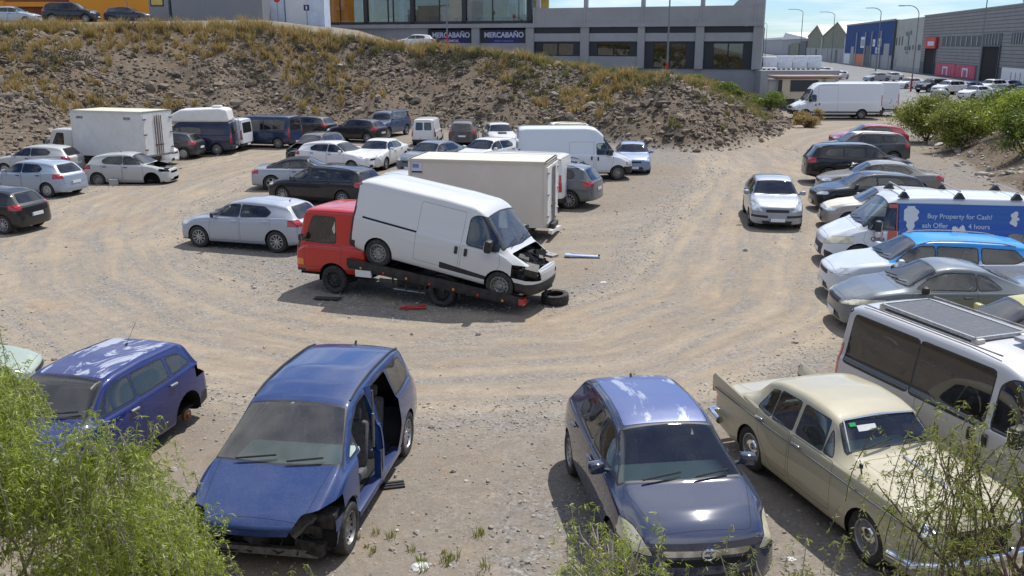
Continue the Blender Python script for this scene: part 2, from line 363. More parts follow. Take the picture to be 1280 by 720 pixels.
def cut(S_, cond, poly, view, pid, only=0, xr=(-99, 99)):
    ia, ib = AX[view]; n = len(poly); A = sum(poly[i][0] * poly[(i + 1) % n][1] - poly[(i + 1) % n][0] * poly[i][1] for i in range(n)); s = 1 if A > 0 else -1
    lo = [min(p[k] for p in poly) for k in (0, 1)]; hi = [max(p[k] for p in poly) for k in (0, 1)]
    if ia == 0: xr = (max(xr[0], lo[0]), min(xr[1], hi[0]))
    V, F, PD, CC, NN = S_.V, S_.F, S_.pid, S_.c, S_.n; cand = set()
    for i, b_ in S_.bins.items():
        if (i + 1) * .3 >= xr[0] and i * .3 <= xr[1]: cand |= b_
    fs = []
    for k in sorted(cand):
        f = F[k]
        if f is None or (only is not None and PD[k] != only): continue
        a = [V[i][ia] for i in f]
        if max(a) < lo[0] or min(a) > hi[0]: continue
        a = [V[i][ib] for i in f]
        if max(a) < lo[1] or min(a) > hi[1]: continue
        if cond(CC[k], NN[k]): fs.append(k)
    for i in range(n):
        a, b = poly[i], poly[(i + 1) % n]; ex, ey = b[0] - a[0], b[1] - a[1]; l = math.hypot(ex, ey)
        if l < 1e-6: continue
        nx, ny = ey * s / l, -ex * s / l; ax, ay = a; keep = []; mid = {}
        for k in fs:
            f = F[k]; d = [nx * (V[j][ia] - ax) + ny * (V[j][ib] - ay) for j in f]
            if min(d) > -1e-5: continue
            if max(d) < 1e-5: keep.append(k); continue
            ins = []; outp = []; m = len(f)
            for q in range(m):
                i0, i1, d0, d1 = f[q], f[(q + 1) % m], d[q], d[(q + 1) % m]
                if d0 <= 1e-6: ins.append(i0)
                if d0 >= -1e-6: outp.append(i0)
                if (d0 > 1e-6 and d1 < -1e-6) or (d0 < -1e-6 and d1 > 1e-6):
                    key = (i0, i1) if i0 < i1 else (i1, i0); w = mid.get(key)
                    if w is None:
                        t = d0 / (d0 - d1); p, r = V[i0], V[i1]; w = len(V); mid[key] = w
                        V.append((p[0] + (r[0] - p[0]) * t, p[1] + (r[1] - p[1]) * t, p[2] + (r[2] - p[2]) * t)); S_.N.append(S_.N[i0].lerp(S_.N[i1], t).normalized())
                    ins.append(w); outp.append(w)
            F[k] = None
            if len(outp) > 2: S_.new(outp, PD[k], NN[k])
            if len(ins) > 2: keep.append(S_.new(ins, PD[k], NN[k]))
        fs = keep
    for k in fs: PD[k] = pid
    return fs
SEC_GAP = .006
def wheel_mb(r, w, style='alloy', side=1):
    """tyre + rim, axis along y, outer face towards +y*side"""
    t = MB(); h = w / 2; rr = r * .64
    t.lathe([(rr, -h * .8), (r * .80, -h), (r * .94, -h * .93), (r, -h * .7), (r, h * .7), (r * .94, h * .93), (r * .80, h), (rr, h * .8)], MT['rubber'], 26)
    q = MB(); s = side; A = MT['engine'] if style == 'dark' else MT['alloy'] if style != 'steel' else MT['steel']
    q.lathe([(rr * 1.02, s * h * .82), (rr * .95, s * h * .86), (rr * .90, s * h * .5), (rr * .88, -s * h * .6)], A, 26)
    if style == 'brake':
        q = MB(); q.lathe([(.001, s * h * .9), (rr * .35, s * h * .9), (rr * .36, s * h * .6), (rr * .85, s * h * .55), (rr * .86, 0), (.001, 0)], MT['rust'], 20); return None, q
    q.lathe([(rr * .88, -s * h * .3), (.001, -s * h * .3)], MT['gap'], 20)
    if style in ('alloy', 'sport'):
        q.lathe([(.001, s * h * .72), (rr * .2, s * h * .70), (rr * .22, s * h * .4)], A, 16)
        k = 5 if style == 'sport' else 10
        for i in range(k):
            a = 2 * math.pi * i / k; dx, dz = math.cos(a), math.sin(a); wd = rr * (.17 if k == 5 else .085)
            P0, P1 = Vector((dx * rr * .12, s * h * .62, dz * rr * .12)), Vector((dx * rr * .93, s * h * .74, dz * rr * .93))
            sd = Vector((-dz, 0, dx)); dn = Vector((0, -s * h * .28, 0))
            v = [P0 - sd * wd, P0 + sd * wd, P1 + sd * wd * .75, P1 - sd * wd * .75]; v += [p + dn for p in v]
            q.add(v, [(0, 1, 2, 3), (0, 4, 5, 1), (1, 5, 6, 2), (3, 2, 6, 7), (0, 3, 7, 4)], A)
    elif style in ('steel', 'dark'):
        q.lathe([(rr * .9, s * h * .35), (rr * .74, s * h * .5), (rr * .6, s * h * .2), (rr * .35, s * h * .25), (rr * .3, s * h * .5), (.001, s * h * .52)], A, 20)
        for i in range(12):
            a = 2 * math.pi * i / 12; q.box((math.cos(a) * rr * .72, s * h * .51, math.sin(a) * rr * .72), (rr * .12, .012, rr * .12), MT['gap'])
    elif style == 'classic':
        q.lathe([(rr * .9, s * h * .5), (rr * .78, s * h * .62), (rr * .62, s * h * .45)], MT['steel'], 24)
        q.lathe([(rr * .62, s * h * .5), (rr * .56, s * h * .75), (rr * .3, s * h * .85), (rr * .26, s * h * .95), (.001, s * h * 1.0)], MT['chrome'], 24)
    else:  # cap
        q.lathe([(rr * .92, s * h * .78), (rr * .8, s * h * .86), (rr * .35, s * h * .72), (.001, s * h * .82)], A, 24)
        for i in range(9):
            a = 2 * math.pi * i / 9; q.box((math.cos(a) * rr * .62, s * h * .83, math.sin(a) * rr * .62), (rr * .22, .02, rr * .1), MT['gap'], Matrix.Rotation(-a, 3, 'Y'))
    return t, q
def add_wheel(root, x, y, r, w, style, side, steer=0):
    if style == 'none': return
    t, q = wheel_mb(r, w, style, side)
    if t is None:
        o = q.build('brake_hub', root, (x, y, r)); return
    o = t.build('wheel', root, (x, y, r)); q.build('rim', o)
    o.rotation_euler = (0, random.uniform(0, 6), steer)
def seat_mb(s, x, y, z, m, w=.48, bench=None):
    w = bench or w; s.box((x, y, z + .08), (.5, w, .18), m, Matrix.Rotation(R(-6), 3, 'Y'), .05)
    s.box((x - .30, y, z + .42), (.15, w * .94, .62), m, Matrix.Rotation(R(-14), 3, 'Y'), .05)
    for yy in ([y] if not bench else [y - bench * .3, y + bench * .3]): s.box((x - .40, yy, z + .80), (.10, .25, .17), m, Matrix.Rotation(R(-14), 3, 'Y'), .04)
def wheel_ring(s, c, r, m, tilt=R(25)):
    M = Matrix.Rotation(-tilt, 3, 'Y'); p = [Vector(c) + M @ Vector((0, r * math.cos(a), r * math.sin(a))) for a in np.linspace(0, 2 * math.pi, 17)]
    s.tube(p, .014, m, 6, False); s.box(c, (.04, .12, .1), m, M); s.beam(p[0], p[8], .03, .02, m)
def build_vehicle(name, S, color=(1, 1, 1, .3)):
    """returns the root Empty of a complete vehicle at the origin"""
    L, Wd, H, tm = S['L'], S['W'] / 2, S['H'], S['tm']; X = lambda t: (tm - t) * L
    near = S.get('near', False); pm = MT[S.get('paint', 'paint')]
    root = empty(name); bm = make_shell(S); bm.normal_update(); SH = Shell(bm); bm.free()
    parts = {1: dict(name='trim', body=MT['trim']), 2: dict(name='gap', body=MT['gap'])}; pid = [10]
    rF = S['r']; arch = S.get('arch', rF * 1.14)
    # wheel arches
    if not S.get('noarch'):
        for t in S['axles']:
            for r_, p_ in ((arch + .05, 1), (arch, 9)) if S.get('lip') else ((arch, 9),):
                cyc = [(X(t) + r_ * math.cos(a), rF + r_ * math.sin(a)) for a in np.linspace(0, 2 * math.pi, 23)[:-1]]
                cut(SH, (lambda c, n: abs(c.y) > Wd * .62 and abs(n.y) > .1 or (abs(c.y) > Wd * .62 and n.z < -.3)), cyc, 'side', p_, None)
    for k, p_ in enumerate(SH.pid):
        if p_ == 9: SH.F[k] = None
    if S.get('lowtrim'):
        z = S['lowtrim'] * H; cut(SH, lambda c, n: True, [(-L, -1), (L, -1), (L, z), (-L, z)], 'side', 1)
    def feat(nm, mt, view, poly, cond, padtrim=0, gap=0, parent=None, rnd=.0, keep=True, only=0, xr=None):
        xr = xr or ((X(.55), 99) if view == 'front' else (-99, X(.5)) if view == 'rear' else (-99, 99))
        P = roundp(poly, rnd) if rnd else poly
        if padtrim: cut(SH, cond, offset_poly(P, padtrim), view, 1, only, xr); onl = 1
        else: onl = only
        if gap: cut(SH, cond, P, view, 2, onl, xr); P = offset_poly(P, -gap); onl = 2
        if nm is None: return None
        pid[0] += 1; cut(SH, cond, P, view, pid[0], onl, xr); parts[pid[0]] = dict(name=nm, mat=mt, parent=parent, keep=keep)
        return pid[0]
    xz = lambda P: [(X(a), b * H) for a, b in P]
    gp = SEC_GAP if near else .009
    hole = S.get('holes', ())
    # side windows (left = +y), doors
    dk = {}
    for sgn, P in S.get('voids', ()):
        feat('void', pm, 'side', xz(P), lambda c, n, s=sgn: c.y * s > .4 * Wd and abs(n.z) < .93, 0, 0, None, .05, keep=False)
    for sgn in (1, -1):
        cs = lambda c, n, s=sgn: c.y * s > .3 * Wd and n.y * s > .25
        for w in S['windows']:
            key, P = w[0], w[1]; mt = MT[w[2]] if len(w) > 2 else MT[S.get('glassm', 'glass')]
            opened = (sgn, key) in hole
            k = feat('side_window' if not opened else 'void', mt, 'side', xz(P), cs, S.get('wpad', .022), 0, None, S.get('wrnd', .05), keep=not opened); parts[k]['door'] = (sgn, key)
        for dname, key, P in S.get('doors', ()):
            opened = (sgn, key) in hole
            k = feat(dname if not opened else 'void', pm, 'side', xz(P), lambda c, n, s=sgn: c.y * s > .5 * Wd and abs(n.z) < .85, 0, gp, None, .04, keep=not opened); dk[(sgn, key)] = k
    # windscreen and rear window
    if S.get('ws'):
        t0, w0, t1, w1 = S['ws']; P = [(X(t0), w0 * Wd), (X(t0), -w0 * Wd), (X(t1), -w1 * Wd), (X(t1), w1 * Wd)]
        if S.get('wsview') == 'front':
            z0, w0, z1, w1 = S['wsf']; P = [(w0 * Wd, z0 * H), (-w0 * Wd, z0 * H), (-w1 * Wd, z1 * H), (w1 * Wd, z1 * H)]
            feat('windscreen', MT[S.get('wsm', S.get('glassm', 'glass'))], 'front', P, lambda c, n: n.x > .3, .025, 0, None, .06)
        else:
            P = [(X(t0) + S.get('wsbow', .05), 0)] + [(X(t0), -w0 * Wd), (X(t1), -w1 * Wd), (X(t1) + .02, 0), (X(t1), w1 * Wd), (X(t0), w0 * Wd)]
            feat('windscreen', MT[S.get('wsm', S.get('glassm', 'glass'))], 'top', P, lambda c, n: n.z > .1 and c.z > .5 * H and n.x > .1, .025, 0, None, .05)
    if S.get('rw'):
        z0, w0, z1, w1 = S['rw']; P = [(w0 * Wd, z0 * H), (-w0 * Wd, z0 * H), (-w1 * Wd, z1 * H), (w1 * Wd, z1 * H)]
        feat('rear_window', MT[S.get('rwm', S.get('glassm', 'glass'))], 'rear', P, lambda c, n: n.x < -.12 and n.x < -.3 * abs(n.y) and c.x < X(.5), .022, 0, None, .06)
    for f in S.get('feats', ()):
        nm, mt, view, P, mode = f[:5]; opt = f[5] if len(f) > 5 else {}
        mts = pm if mt == 'paint' else MT[mt]
        cond = {'front': lambda c, n: n.x > .02 and c.x > X(.5), 'rear': lambda c, n: n.x < -.02 and c.x < X(.5), 'top': lambda c, n: n.z > .3,
                'side': lambda c, n: abs(n.y) > .3}[view if view != 'side' else 'side']
        if view in ('front', 'rear'):
            xm = opt.get('xlim', .42)
            lim = (lambda c: c.x > tm * L - xm) if view == 'front' else (lambda c: c.x < (tm - 1) * L + xm)
            cond0 = cond; cond = lambda c, n, c0=cond0, lm=lim: (c0(c, n) or abs(n.y) > .5) and lm(c)
            Q = [(a * Wd, b * H) for a, b in P]
        elif view == 'side': Q = xz(P)
        else: Q = [(X(a), b * Wd) for a, b in P]
        for sgn in ((1, -1) if mode == 'both' else (1,)):
            if view in ('front', 'rear', 'top') and sgn == -1: QQ = [(-a, b) for a, b in Q] if view != 'top' else [(a, -b) for a, b in Q]
            else: QQ = Q
            cc = cond
            if view == 'side': cc = lambda c, n, s=sgn: c.y * s > 0 and abs(n.y) > .25
            feat(nm, mts, view, QQ, cc, opt.get('pad', 0), opt.get('gap', 0), None, opt.get('rnd', .02), keep=opt.get('keep', True), only=opt.get('only', 0), xr=(tm * L - opt.get('xlim', .42) - .2, 99) if view == 'front' else (-99, (tm - 1) * L + opt.get('xlim', .42) + .2) if view == 'rear' else None)
    # split into meshes, keeping the smooth normals of the whole shell
    groups = {}
    for k, f in enumerate(SH.F):
        if f is not None: p_ = SH.pid[k]; groups.setdefault(p_ if p_ in parts and 'mat' in parts[p_] else 0, []).append(k)
    made = {}
    def tomesh(nm, ks, mats, mi):
        vi = {}; fs = [[vi.setdefault(j, len(vi)) for j in SH.F[k]] for k in ks]; me = bpy.data.meshes.new(nm); me.from_pydata([SH.V[j] for j in vi], [], fs)
        for m_ in mats: me.materials.append(m_)
        me.polygons.foreach_set('material_index', mi); me.polygons.foreach_set('use_smooth', [True] * len(fs)); me.update()
        me.normals_split_custom_set_from_vertices([SH.N[j][:] for j in vi])
        return me
    fs = groups.pop(0, []); mi = [{1: 1, 2: 2}.get(SH.pid[k], 1 if (SH.n[k].z < -.6 and SH.c[k].z < .3 * H) else 0) for k in fs]
    body = bpy.data.objects.new('body', tomesh('body', fs, [pm, MT['trim'], MT['gap']], mi)); C.objects.link(body); body.parent = root
    for k in sorted(groups):
        p = parts[k]
        if not p['keep']: continue
        o = bpy.data.objects.new(p['name'], tomesh(p['name'], groups[k], [p['mat']], [0] * len(groups[k]))); C.objects.link(o); o.parent = root; made[k] = o
    for k, o in made.items():
        if 'door' in parts[k] and dk.get(parts[k]['door']) in made: o.parent = made[dk[parts[k]['door']]]
    # wheel wells and underside, inside the arches
    u = MB()
    if not S.get('noarch'):
        for t in S['axles']:
            for s in (1, -1):
                y0, y1 = s * Wd * .52, s * Wd * .97; R_ = arch * 1.01; pr = []
                vs = []; fs_ = []; A_ = np.linspace(-.15, math.pi + .15, 12)
                for a in A_: vs += [(X(t) + R_ * math.cos(a), y0, rF + R_ * math.sin(a)), (X(t) + R_ * math.cos(a), y1 - s * .02, rF + R_ * math.sin(a))]
                for i in range(11): fs_.append((2 * i, 2 * i + 1, 2 * i + 3, 2 * i + 2))
                fs_.append(tuple(range(0, 24, 2))); u.add(vs, fs_, MT['gap'])
    zb = S['base'][len(S['base']) // 2][1] * H
    u.box((0, 0, zb + .03), (L * .72, Wd * 1.0, .06), MT['gap'])
    u.build('underbody', root)
    ty, tw = Wd - S.get('tw', .2) / 2 - S.get('inset', .015), S.get('tw', .2)
    for i, t in enumerate(S['axles']):
        for s in (1, -1):
            st = S.get('wstyle', 'cap')
            if isinstance(st, dict): st = st.get((i, s), 'cap')
            add_wheel(root, X(t), s * ty, rF, tw, st, s, S.get('steer', 0) if i == 0 else 0)
    # door handles, mirrors
    for (sgn, key), k in dk.items():
        if k not in made: continue
        hd = S.get('handles', {}).get(key)
        if hd:
            y = max((abs(v.co.y) for v in made[k].data.vertices if abs(v.co.x - X(hd[0])) < .12 and abs(v.co.z - hd[1] * H) < .1), default=Wd)
            h = MB(); h.box((X(hd[0]), sgn * (y + .012), hd[1] * H), (.17, .035, .032) if not S.get('vhandle') else (.07, .035, .17), MT[S.get('handlem', 'trim')] if S.get('handlem', 'trim') != 'paint' else pm, None, .01); h.build('handle', made[k])
    if S.get('mirror'):
        t, z = S['mirror']; mm = pm if S.get('mirrorm', 'paint') == 'paint' else MT[S['mirrorm']]
        sc = S.get('mirs', 1)
        for s in (1, -1):
            if (s, 'mirror') in hole: continue
            y = s * (Wd * S.get('miry', .93)); h = MB()
            h.box((X(t), y + s * .11 * sc, z * H + .02), (.13 * sc, .20 * sc, .15 * sc * S.get('mirh', 1)), mm, Matrix.Rotation(s * -.18, 3, 'Z'), .05)
            h.beam((X(t), y - s * .06, z * H - .03), (X(t), y + s * .06, z * H - .0), .05, .03, MT['trim'])
            o = h.build('mirror', root)
            g_ = MB(); g_.box((X(t) - .068 * sc, y + s * .11 * sc, z * H + .02), (.006, .16 * sc, .11 * sc * S.get('mirh', 1)), MT['chrome'], Matrix.Rotation(s * -.18, 3, 'Z')); g_.build('mirror_glass', o)
    if S.get('plates', True):
        fz, rz = S.get('plates', (.24, .42)) if isinstance(S.get('plates', True), tuple) else (.24, .42)
        for s, z in ((1, fz), (-1, rz)):
            if z is None: continue
            vx = [v.co.x for v in body.data.vertices if abs(v.co.y) < .3 and abs(v.co.z - z * H) < .12]
            for o in made.values(): vx += [v.co.x for v in o.data.vertices if abs(v.co.y) < .3 and abs(v.co.z - z * H) < .12]
            if not vx: continue
            x = (max(vx) if s > 0 else min(vx)) + s * .008
            h = MB(); h.box((x, 0, z * H), (.012, .5, .11), MT['plate']); h.box((x + s * .007, (-s) * -.225 * -1, z * H), (.003, .04, .105), MT['blueband']); h.build('number_plate', root)
    if S.get('rails'):
        a, b, hh = S['rails']; tp = prof_fn(S['top'], L)
        for s in (1, -1):
            h = MB(); pts = [(X(t), s * S['wr'] * Wd * .93, tp(t) * H - .04 + hh * math.sin(math.pi * (i / 8)) ** .3) for i, t in enumerate(np.linspace(a, b, 9))]
            h.tube(pts, .016, MT[S.get('railm', 'trim')], 6); h.build('roof_rail', root)
    if S.get('antenna'):
        tp = prof_fn(S['top'], L); t = S['antenna']; h = MB(); z = tp(t) * H
        h.tube([(X(t), 0, z - .02), (X(t) - .05, 0, z + .03)], .018, MT['trim'], 6); h.tube([(X(t) - .03, 0, z + .02), (X(t) - .3 * S.get('antl', 1), 0, z + .28 * S.get('antl', 1))], .004, MT['trim'], 4); h.build('antenna', root)
    # interior
    if S.get('seats'):
        h = MB(); sz = S.get('seatz', .17) * H; fl = (.2 * H)
        ws = S['ws'][0]; xd = X(ws) - S.get('dashd', .42) + .2
        h.box((X(ws) - .06 - S.get('dashd', .42) / 2, 0, S.get('dashz', .56) * H), (S.get('dashd', .42), Wd * 1.6, .10), MT[S.get('dashm', 'dash')], None, .05)
        h.box((xd + .1, 0, S.get('dashz', .56) * H - .22), (.12, Wd * 1.55, .4), MT['dash'])
        h.box(((X(ws) + X(S.get('cabend', .9))) / 2, 0, fl), (abs(X(ws) - X(S.get('cabend', .9))), Wd * 1.6, .05), MT['gap'])
        h.build('dashboard', root)
        q = MB(); wheel_ring(q, (xd - .30, .36 * Wd / .85, S.get('dashz', .56) * H + .04), .18, MT['trim']); q.tube([(xd - .3, .36 * Wd / .85, S.get('dashz', .56) * H + .04), (xd - .05, .36 * Wd / .85, S.get('dashz', .56) * H - .06)], .025, MT['trim']); q.build('steering_wheel', root)
        for t, kind in S['seats']:
            if kind == 'bench':
                q = MB(); seat_mb(q, X(t), 0, sz, MT[S.get('seatm', 'seat')], bench=Wd * 1.45); q.build('rear_bench', root)
            else:
                for s in (1, -1):
                    q = MB(); seat_mb(q, X(t), s * .40 * Wd / .85, sz, MT[S.get('seatm', 'seat')]); q.build('seat', root)
    if near:
        # wipers and panel details
        h = MB(); tp = prof_fn(S['top'], L)
        for y0, y1 in ((.15, .62), (-.55, -.02)):
            xa = X(S['ws'][0]) + .04
            h.tube([(xa + .02, y0 * Wd, tp(S['ws'][0]) * H + .015), (xa - .05, y1 * Wd, tp(S['ws'][0] + .01) * H + .03)], .012, MT['trim'], 5)
        h.build('wipers', root)
    recolor(root, color)
    root['wb'] = 0
    return root
MT['blueband'] = mat('plate_blue_band', (.02, .06, .35), .4)
# ---------------------------------------------------------------- families of vehicles (t = distance from the nose / length, z / height)
def LIGHTS(f, r, fm='lamp'):
    return [('headlight', fm, 'front', f, 'both', dict(gap=.006, rnd=.04)), ('tail_light', 'red', 'rear', r, 'both', dict(gap=.005, rnd=.02))]
def hatch(**k):
    S = dict(L=4.0, W=1.74, H=1.45, tm=.5, axles=(.195, .815), r=.31, wr=.70,
        top=[(0, .50), (.04, .575), (.15, .635), (.25, .672), (.275, .69), (.42, .955), (.50, .995), (.60, 1.0), (.78, .965), (.885, .905), (.97, .66), (1, .60)],
        belt=[(0, .44), (.12, .58), (.27, .635), (.6, .665), (.9, .70), (1, .62)],
        wid=[(0, .93), (.08, .975), (.2, 1), (.8, 1), (.93, .97), (1, .93)], base=[(0, .15), (.1, .13), (.5, .13), (.9, .13), (1, .17)],
        windows=[('f', [(.315, .69), (.515, .69), (.515, .905), (.445, .90), (.40, .845)]), ('r', [(.53, .69), (.735, .715), (.76, .79), (.70, .885), (.53, .905)])],
        doors=[('front_door', 'f', [(.30, .66), (.285, .50), (.285, .20), (.52, .20), (.52, .665)]), ('rear_door', 'r', [(.528, .665), (.528, .20), (.70, .20), (.76, .42), (.765, .69)])],
        handles=dict(f=(.485, .60), r=(.725, .62)), ws=(.288, .80, .425, .63), rw=(.68, .66, .885, .52), mirror=(.335, .69),
        feats=[('bonnet', 'paint', 'top', [(.035, .66), (.035, -.66), (.262, -.80), (.262, .80)], 'one', dict(gap=.006, rnd=.06)),
               ('grille', 'trim', 'front', [(-.42, .40), (.42, .40), (.42, .465), (-.42, .465)], 'one', dict(rnd=.03)),
               ('lower_grille', 'trim', 'front', [(-.55, .17), (.55, .17), (.48, .27), (-.48, .27)], 'one', dict(rnd=.03)),
               ('tailgate', 'paint', 'rear', [(-.70, .40), (.70, .40), (.72, .62), (-.72, .62)], 'one', dict(gap=.006, rnd=.05)),
               ] + LIGHTS([(.52, .445), (1.1, .48), (1.1, .575), (.58, .53)], [(.70, .54), (1.1, .54), (1.1, .67), (.66, .67)]),
        seats=[(.47, 'pair'), (.70, 'bench')], glassm='glass', wstyle='cap')
    S.update(k); return S
def estate(**k):
    S = hatch(L=4.55, W=1.80, H=1.47, axles=(.195, .79), r=.32,
        top=[(0, .48), (.04, .56), (.14, .625), (.235, .665), (.26, .68), (.395, .955), (.47, .995), (.60, 1.0), (.80, .975), (.92, .93), (.985, .68), (1, .60)],
        windows=[('f', [(.30, .685), (.475, .685), (.475, .905), (.415, .90), (.37, .84)]), ('r', [(.487, .685), (.665, .69), (.665, .895), (.487, .905)]), ('q', [(.685, .695), (.83, .71), (.87, .76), (.835, .875), (.685, .895)])],
        doors=[('front_door', 'f', [(.285, .66), (.27, .50), (.27, .2), (.48, .2), (.48, .66)]), ('rear_door', 'r', [(.487, .66), (.487, .2), (.645, .2), (.69, .42), (.69, .67)])],
        handles=dict(f=(.45, .60), r=(.65, .61)), ws=(.272, .80, .40, .63), rw=(.68, .68, .90, .56), mirror=(.315, .68), seats=[(.44, 'pair'), (.64, 'bench')], rails=(.42, .88, .05))
    S.update(k); return S
def sedan(**k):
    S = hatch(L=4.6, W=1.78, H=1.43, axles=(.195, .785), r=.32,
        top=[(0, .48), (.04, .56), (.14, .63), (.245, .675), (.27, .69), (.40, .95), (.48, .995), (.58, 1.0), (.68, .965), (.83, .74), (.86, .72), (.97, .69), (1, .60)],
        belt=[(0, .44), (.12, .58), (.27, .645), (.6, .665), (.9, .68), (1, .60)],
        windows=[('f', [(.305, .69), (.485, .69), (.485, .905), (.425, .90), (.38, .845)]), ('r', [(.497, .69), (.68, .70), (.73, .745), (.66, .875), (.497, .905)])],
        doors=[('front_door', 'f', [(.29, .665), (.275, .50), (.275, .2), (.49, .2), (.49, .66)]), ('rear_door', 'r', [(.497, .66), (.497, .2), (.64, .2), (.70, .42), (.70, .68)])],
        handles=dict(f=(.46, .60), r=(.67, .615)), ws=(.282, .80, .405, .63), rw=(.73, .70, .92, .56), mirror=(.325, .69), seats=[(.45, 'pair'), (.65, 'bench')])
    S.update(k); return S
def cabrio(**k):
    S = sedan(L=4.36, W=1.80, H=1.42, wr=.66,
        top=[(0, .44), (.04, .53), (.14, .63), (.26, .69), (.28, .70), (.43, .965), (.50, 1.0), (.57, .995), (.66, .955), (.80, .77), (.84, .755), (.95, .73), (1, .60)],
        windows=[('f', [(.335, .70), (.60, .70), (.60, .90), (.47, .905), (.41, .84)]), ('q', [(.61, .70), (.715, .72), (.66, .855), (.61, .89)])],
        doors=[('front_door', 'f', [(.315, .67), (.295, .5), (.295, .2), (.60, .2), (.605, .67)])], handles=dict(f=(.56, .60)), ws=(.295, .80, .435, .60), rw=(.77, .66, .92, .52), mirror=(.36, .70), seats=[(.50, 'pair'), (.66, 'bench')])
    S.update(k); return S
def suv(**k):
    S = hatch(L=4.6, W=1.83, H=1.70, axles=(.185, .79), r=.355, wr=.72, lowtrim=.24, lip=True,
        top=[(0, .54), (.03, .60), (.12, .645), (.22, .68), (.245, .695), (.37, .95), (.45, .995), (.58, 1.0), (.80, .975), (.91, .93), (.975, .70), (1, .62)],
        belt=[(0, .5), (.12, .60), (.27, .64), (.6, .66), (.9, .69), (1, .63)], base=[(0, .2), (.1, .17), (.5, .17), (.9, .17), (1, .22)],
        windows=[('f', [(.285, .69), (.465, .685), (.465, .905), (.395, .90), (.35, .84)]), ('r', [(.477, .685), (.655, .69), (.655, .90), (.477, .905)]), ('q', [(.67, .695), (.81, .715), (.83, .78), (.80, .88), (.67, .90)])],
        doors=[('front_door', 'f', [(.27, .66), (.255, .50), (.255, .25), (.47, .25), (.47, .66)]), ('rear_door', 'r', [(.478, .66), (.478, .25), (.63, .25), (.67, .42), (.675, .67)])],
        handles=dict(f=(.44, .595), r=(.64, .605)), ws=(.258, .80, .375, .64), rw=(.68, .68, .90, .56), mirror=(.30, .685), seats=[(.43, 'pair'), (.63, 'bench')], rails=(.40, .86, .055), plates=(.30, .46), wstyle='alloy')
    S.update(k); return S
def minivan(**k):
    S = hatch(L=4.46, W=1.80, H=1.62, axles=(.205, .81), r=.325, wr=.74, near=True, hoodw=.84,
        top=[(0, .44), (.03, .50), (.10, .565), (.195, .635), (.215, .65), (.40, .95), (.50, .99), (.62, 1.0), (.82, .975), (.925, .93), (.985, .68), (1, .58)],
        belt=[(0, .42), (.1, .52), (.22, .60), (.6, .645), (.9, .67), (1, .58)],
        windows=[('qf', [(.275, .645), (.335, .65), (.335, .735)]), ('f', [(.345, .655), (.51, .655), (.51, .90), (.435, .89), (.345, .76)]), ('r', [(.522, .655), (.70, .66), (.70, .90), (.522, .905)]), ('q', [(.718, .665), (.86, .69), (.885, .75), (.86, .87), (.718, .895)])],
        doors=[('front_door', 'f', [(.31, .62), (.285, .50), (.285, .18), (.51, .18), (.515, .635)]), ('rear_door', 'r', [(.522, .635), (.522, .18), (.68, .18), (.72, .40), (.71, .645)])],
        handles=dict(f=(.48, .58), r=(.68, .585)), ws=(.225, .86, .395, .66), rw=(.66, .68, .90, .58), mirror=(.325, .655), seats=[(.47, 'pair'), (.66, 'bench')], wstyle='alloy', dashz=.53)
    S.update(k); return S
def van(**k):     # mid-size panel van, sloping nose
    S = dict(L=4.78, W=1.90, H=1.96, tm=.5, axles=(.175, .823), r=.335, wr=.80, sig=.045, railh=.10, sh=.975, near=False,
        top=[(0, .38), (.02, .44), (.08, .50), (.155, .56), (.17, .575), (.31, .94), (.36, .985), (.5, 1.0), (.9, .995), (.97, .985), (1, .965)],
        belt=[(0, .34), (.1, .46), (.2, .535), (.5, .55), (.9, .55), (1, .55)], wid=[(0, .95), (.08, .985), (.2, 1), (.9, 1), (1, .97)],
        base=[(0, .13), (.1, .12), (.5, .12), (.9, .12), (1, .16)], lowtrim=.2, pF=[(0, .08), (.2, 0), (.35, .03), (.5, .12)], pR=[(0, .06), (.2, 0), (.5, .02), (.95, .10), (1, .14)], bR=.4, cR=(.02, .04),
        windows=[('f', [(.205, .55), (.368, .55), (.368, .84), (.34, .885), (.30, .885), (.215, .665)])],
        doors=[('front_door', 'f', [(.195, .535), (.185, .40), (.235, .22), (.385, .22), (.385, .535)]), ('sliding_door', 's', [(.395, .90), (.395, .22), (.63, .22), (.63, .90)])],
        handles=dict(f=(.362, .46), s=(.412, .46)), vhandle=True, ws=(.185, .86, .30, .74), rw=(.60, .75, .86, .68), mirror=(.245, .60), mirs=1.25, mirh=1.5, mirrorm='trim', miry=.95,
        feats=[('bonnet', 'paint', 'top', [(.03, .70), (.03, -.70), (.158, -.84), (.158, .84)], 'one', dict(gap=.006, rnd=.05)),
               ('bumper', 'trim', 'front', [(-1.1, 0), (1.1, 0), (1.1, .26), (-1.1, .26)], 'one', dict(rnd=0, xlim=.5, only=0)),
               ('rear_bumper', 'trim', 'rear', [(-1.1, 0), (1.1, 0), (1.1, .25), (-1.1, .25)], 'one', dict(rnd=0, xlim=.2)),
               ('headlight', 'lamp', 'front', [(.56, .31), (1.1, .34), (1.1, .475), (.66, .43)], 'both', dict(gap=.006, rnd=.05, xlim=.6)),
               ('grille', 'trim', 'front', [(-.5, .29), (.5, .29), (.5, .36), (-.5, .36)], 'one', dict(rnd=.03)),
               ('tail_light', 'red', 'rear', [(.86, .36), (1.1, .36), (1.1, .66), (.86, .66)], 'both', dict(gap=.005, rnd=.02, xlim=.14)),
               ('rear_doors', 'paint', 'rear', [(-.80, .26), (.80, .26), (.80, .94), (-.80, .94)], 'one', dict(gap=.007, rnd=.05))],
        seats=[(.335, 'pair')], cabend=.4, seatz=.3, dashz=.50, plates=(.2, .2), wstyle='steel', glassm='glass', wrnd=.06)
    S.update(k); return S
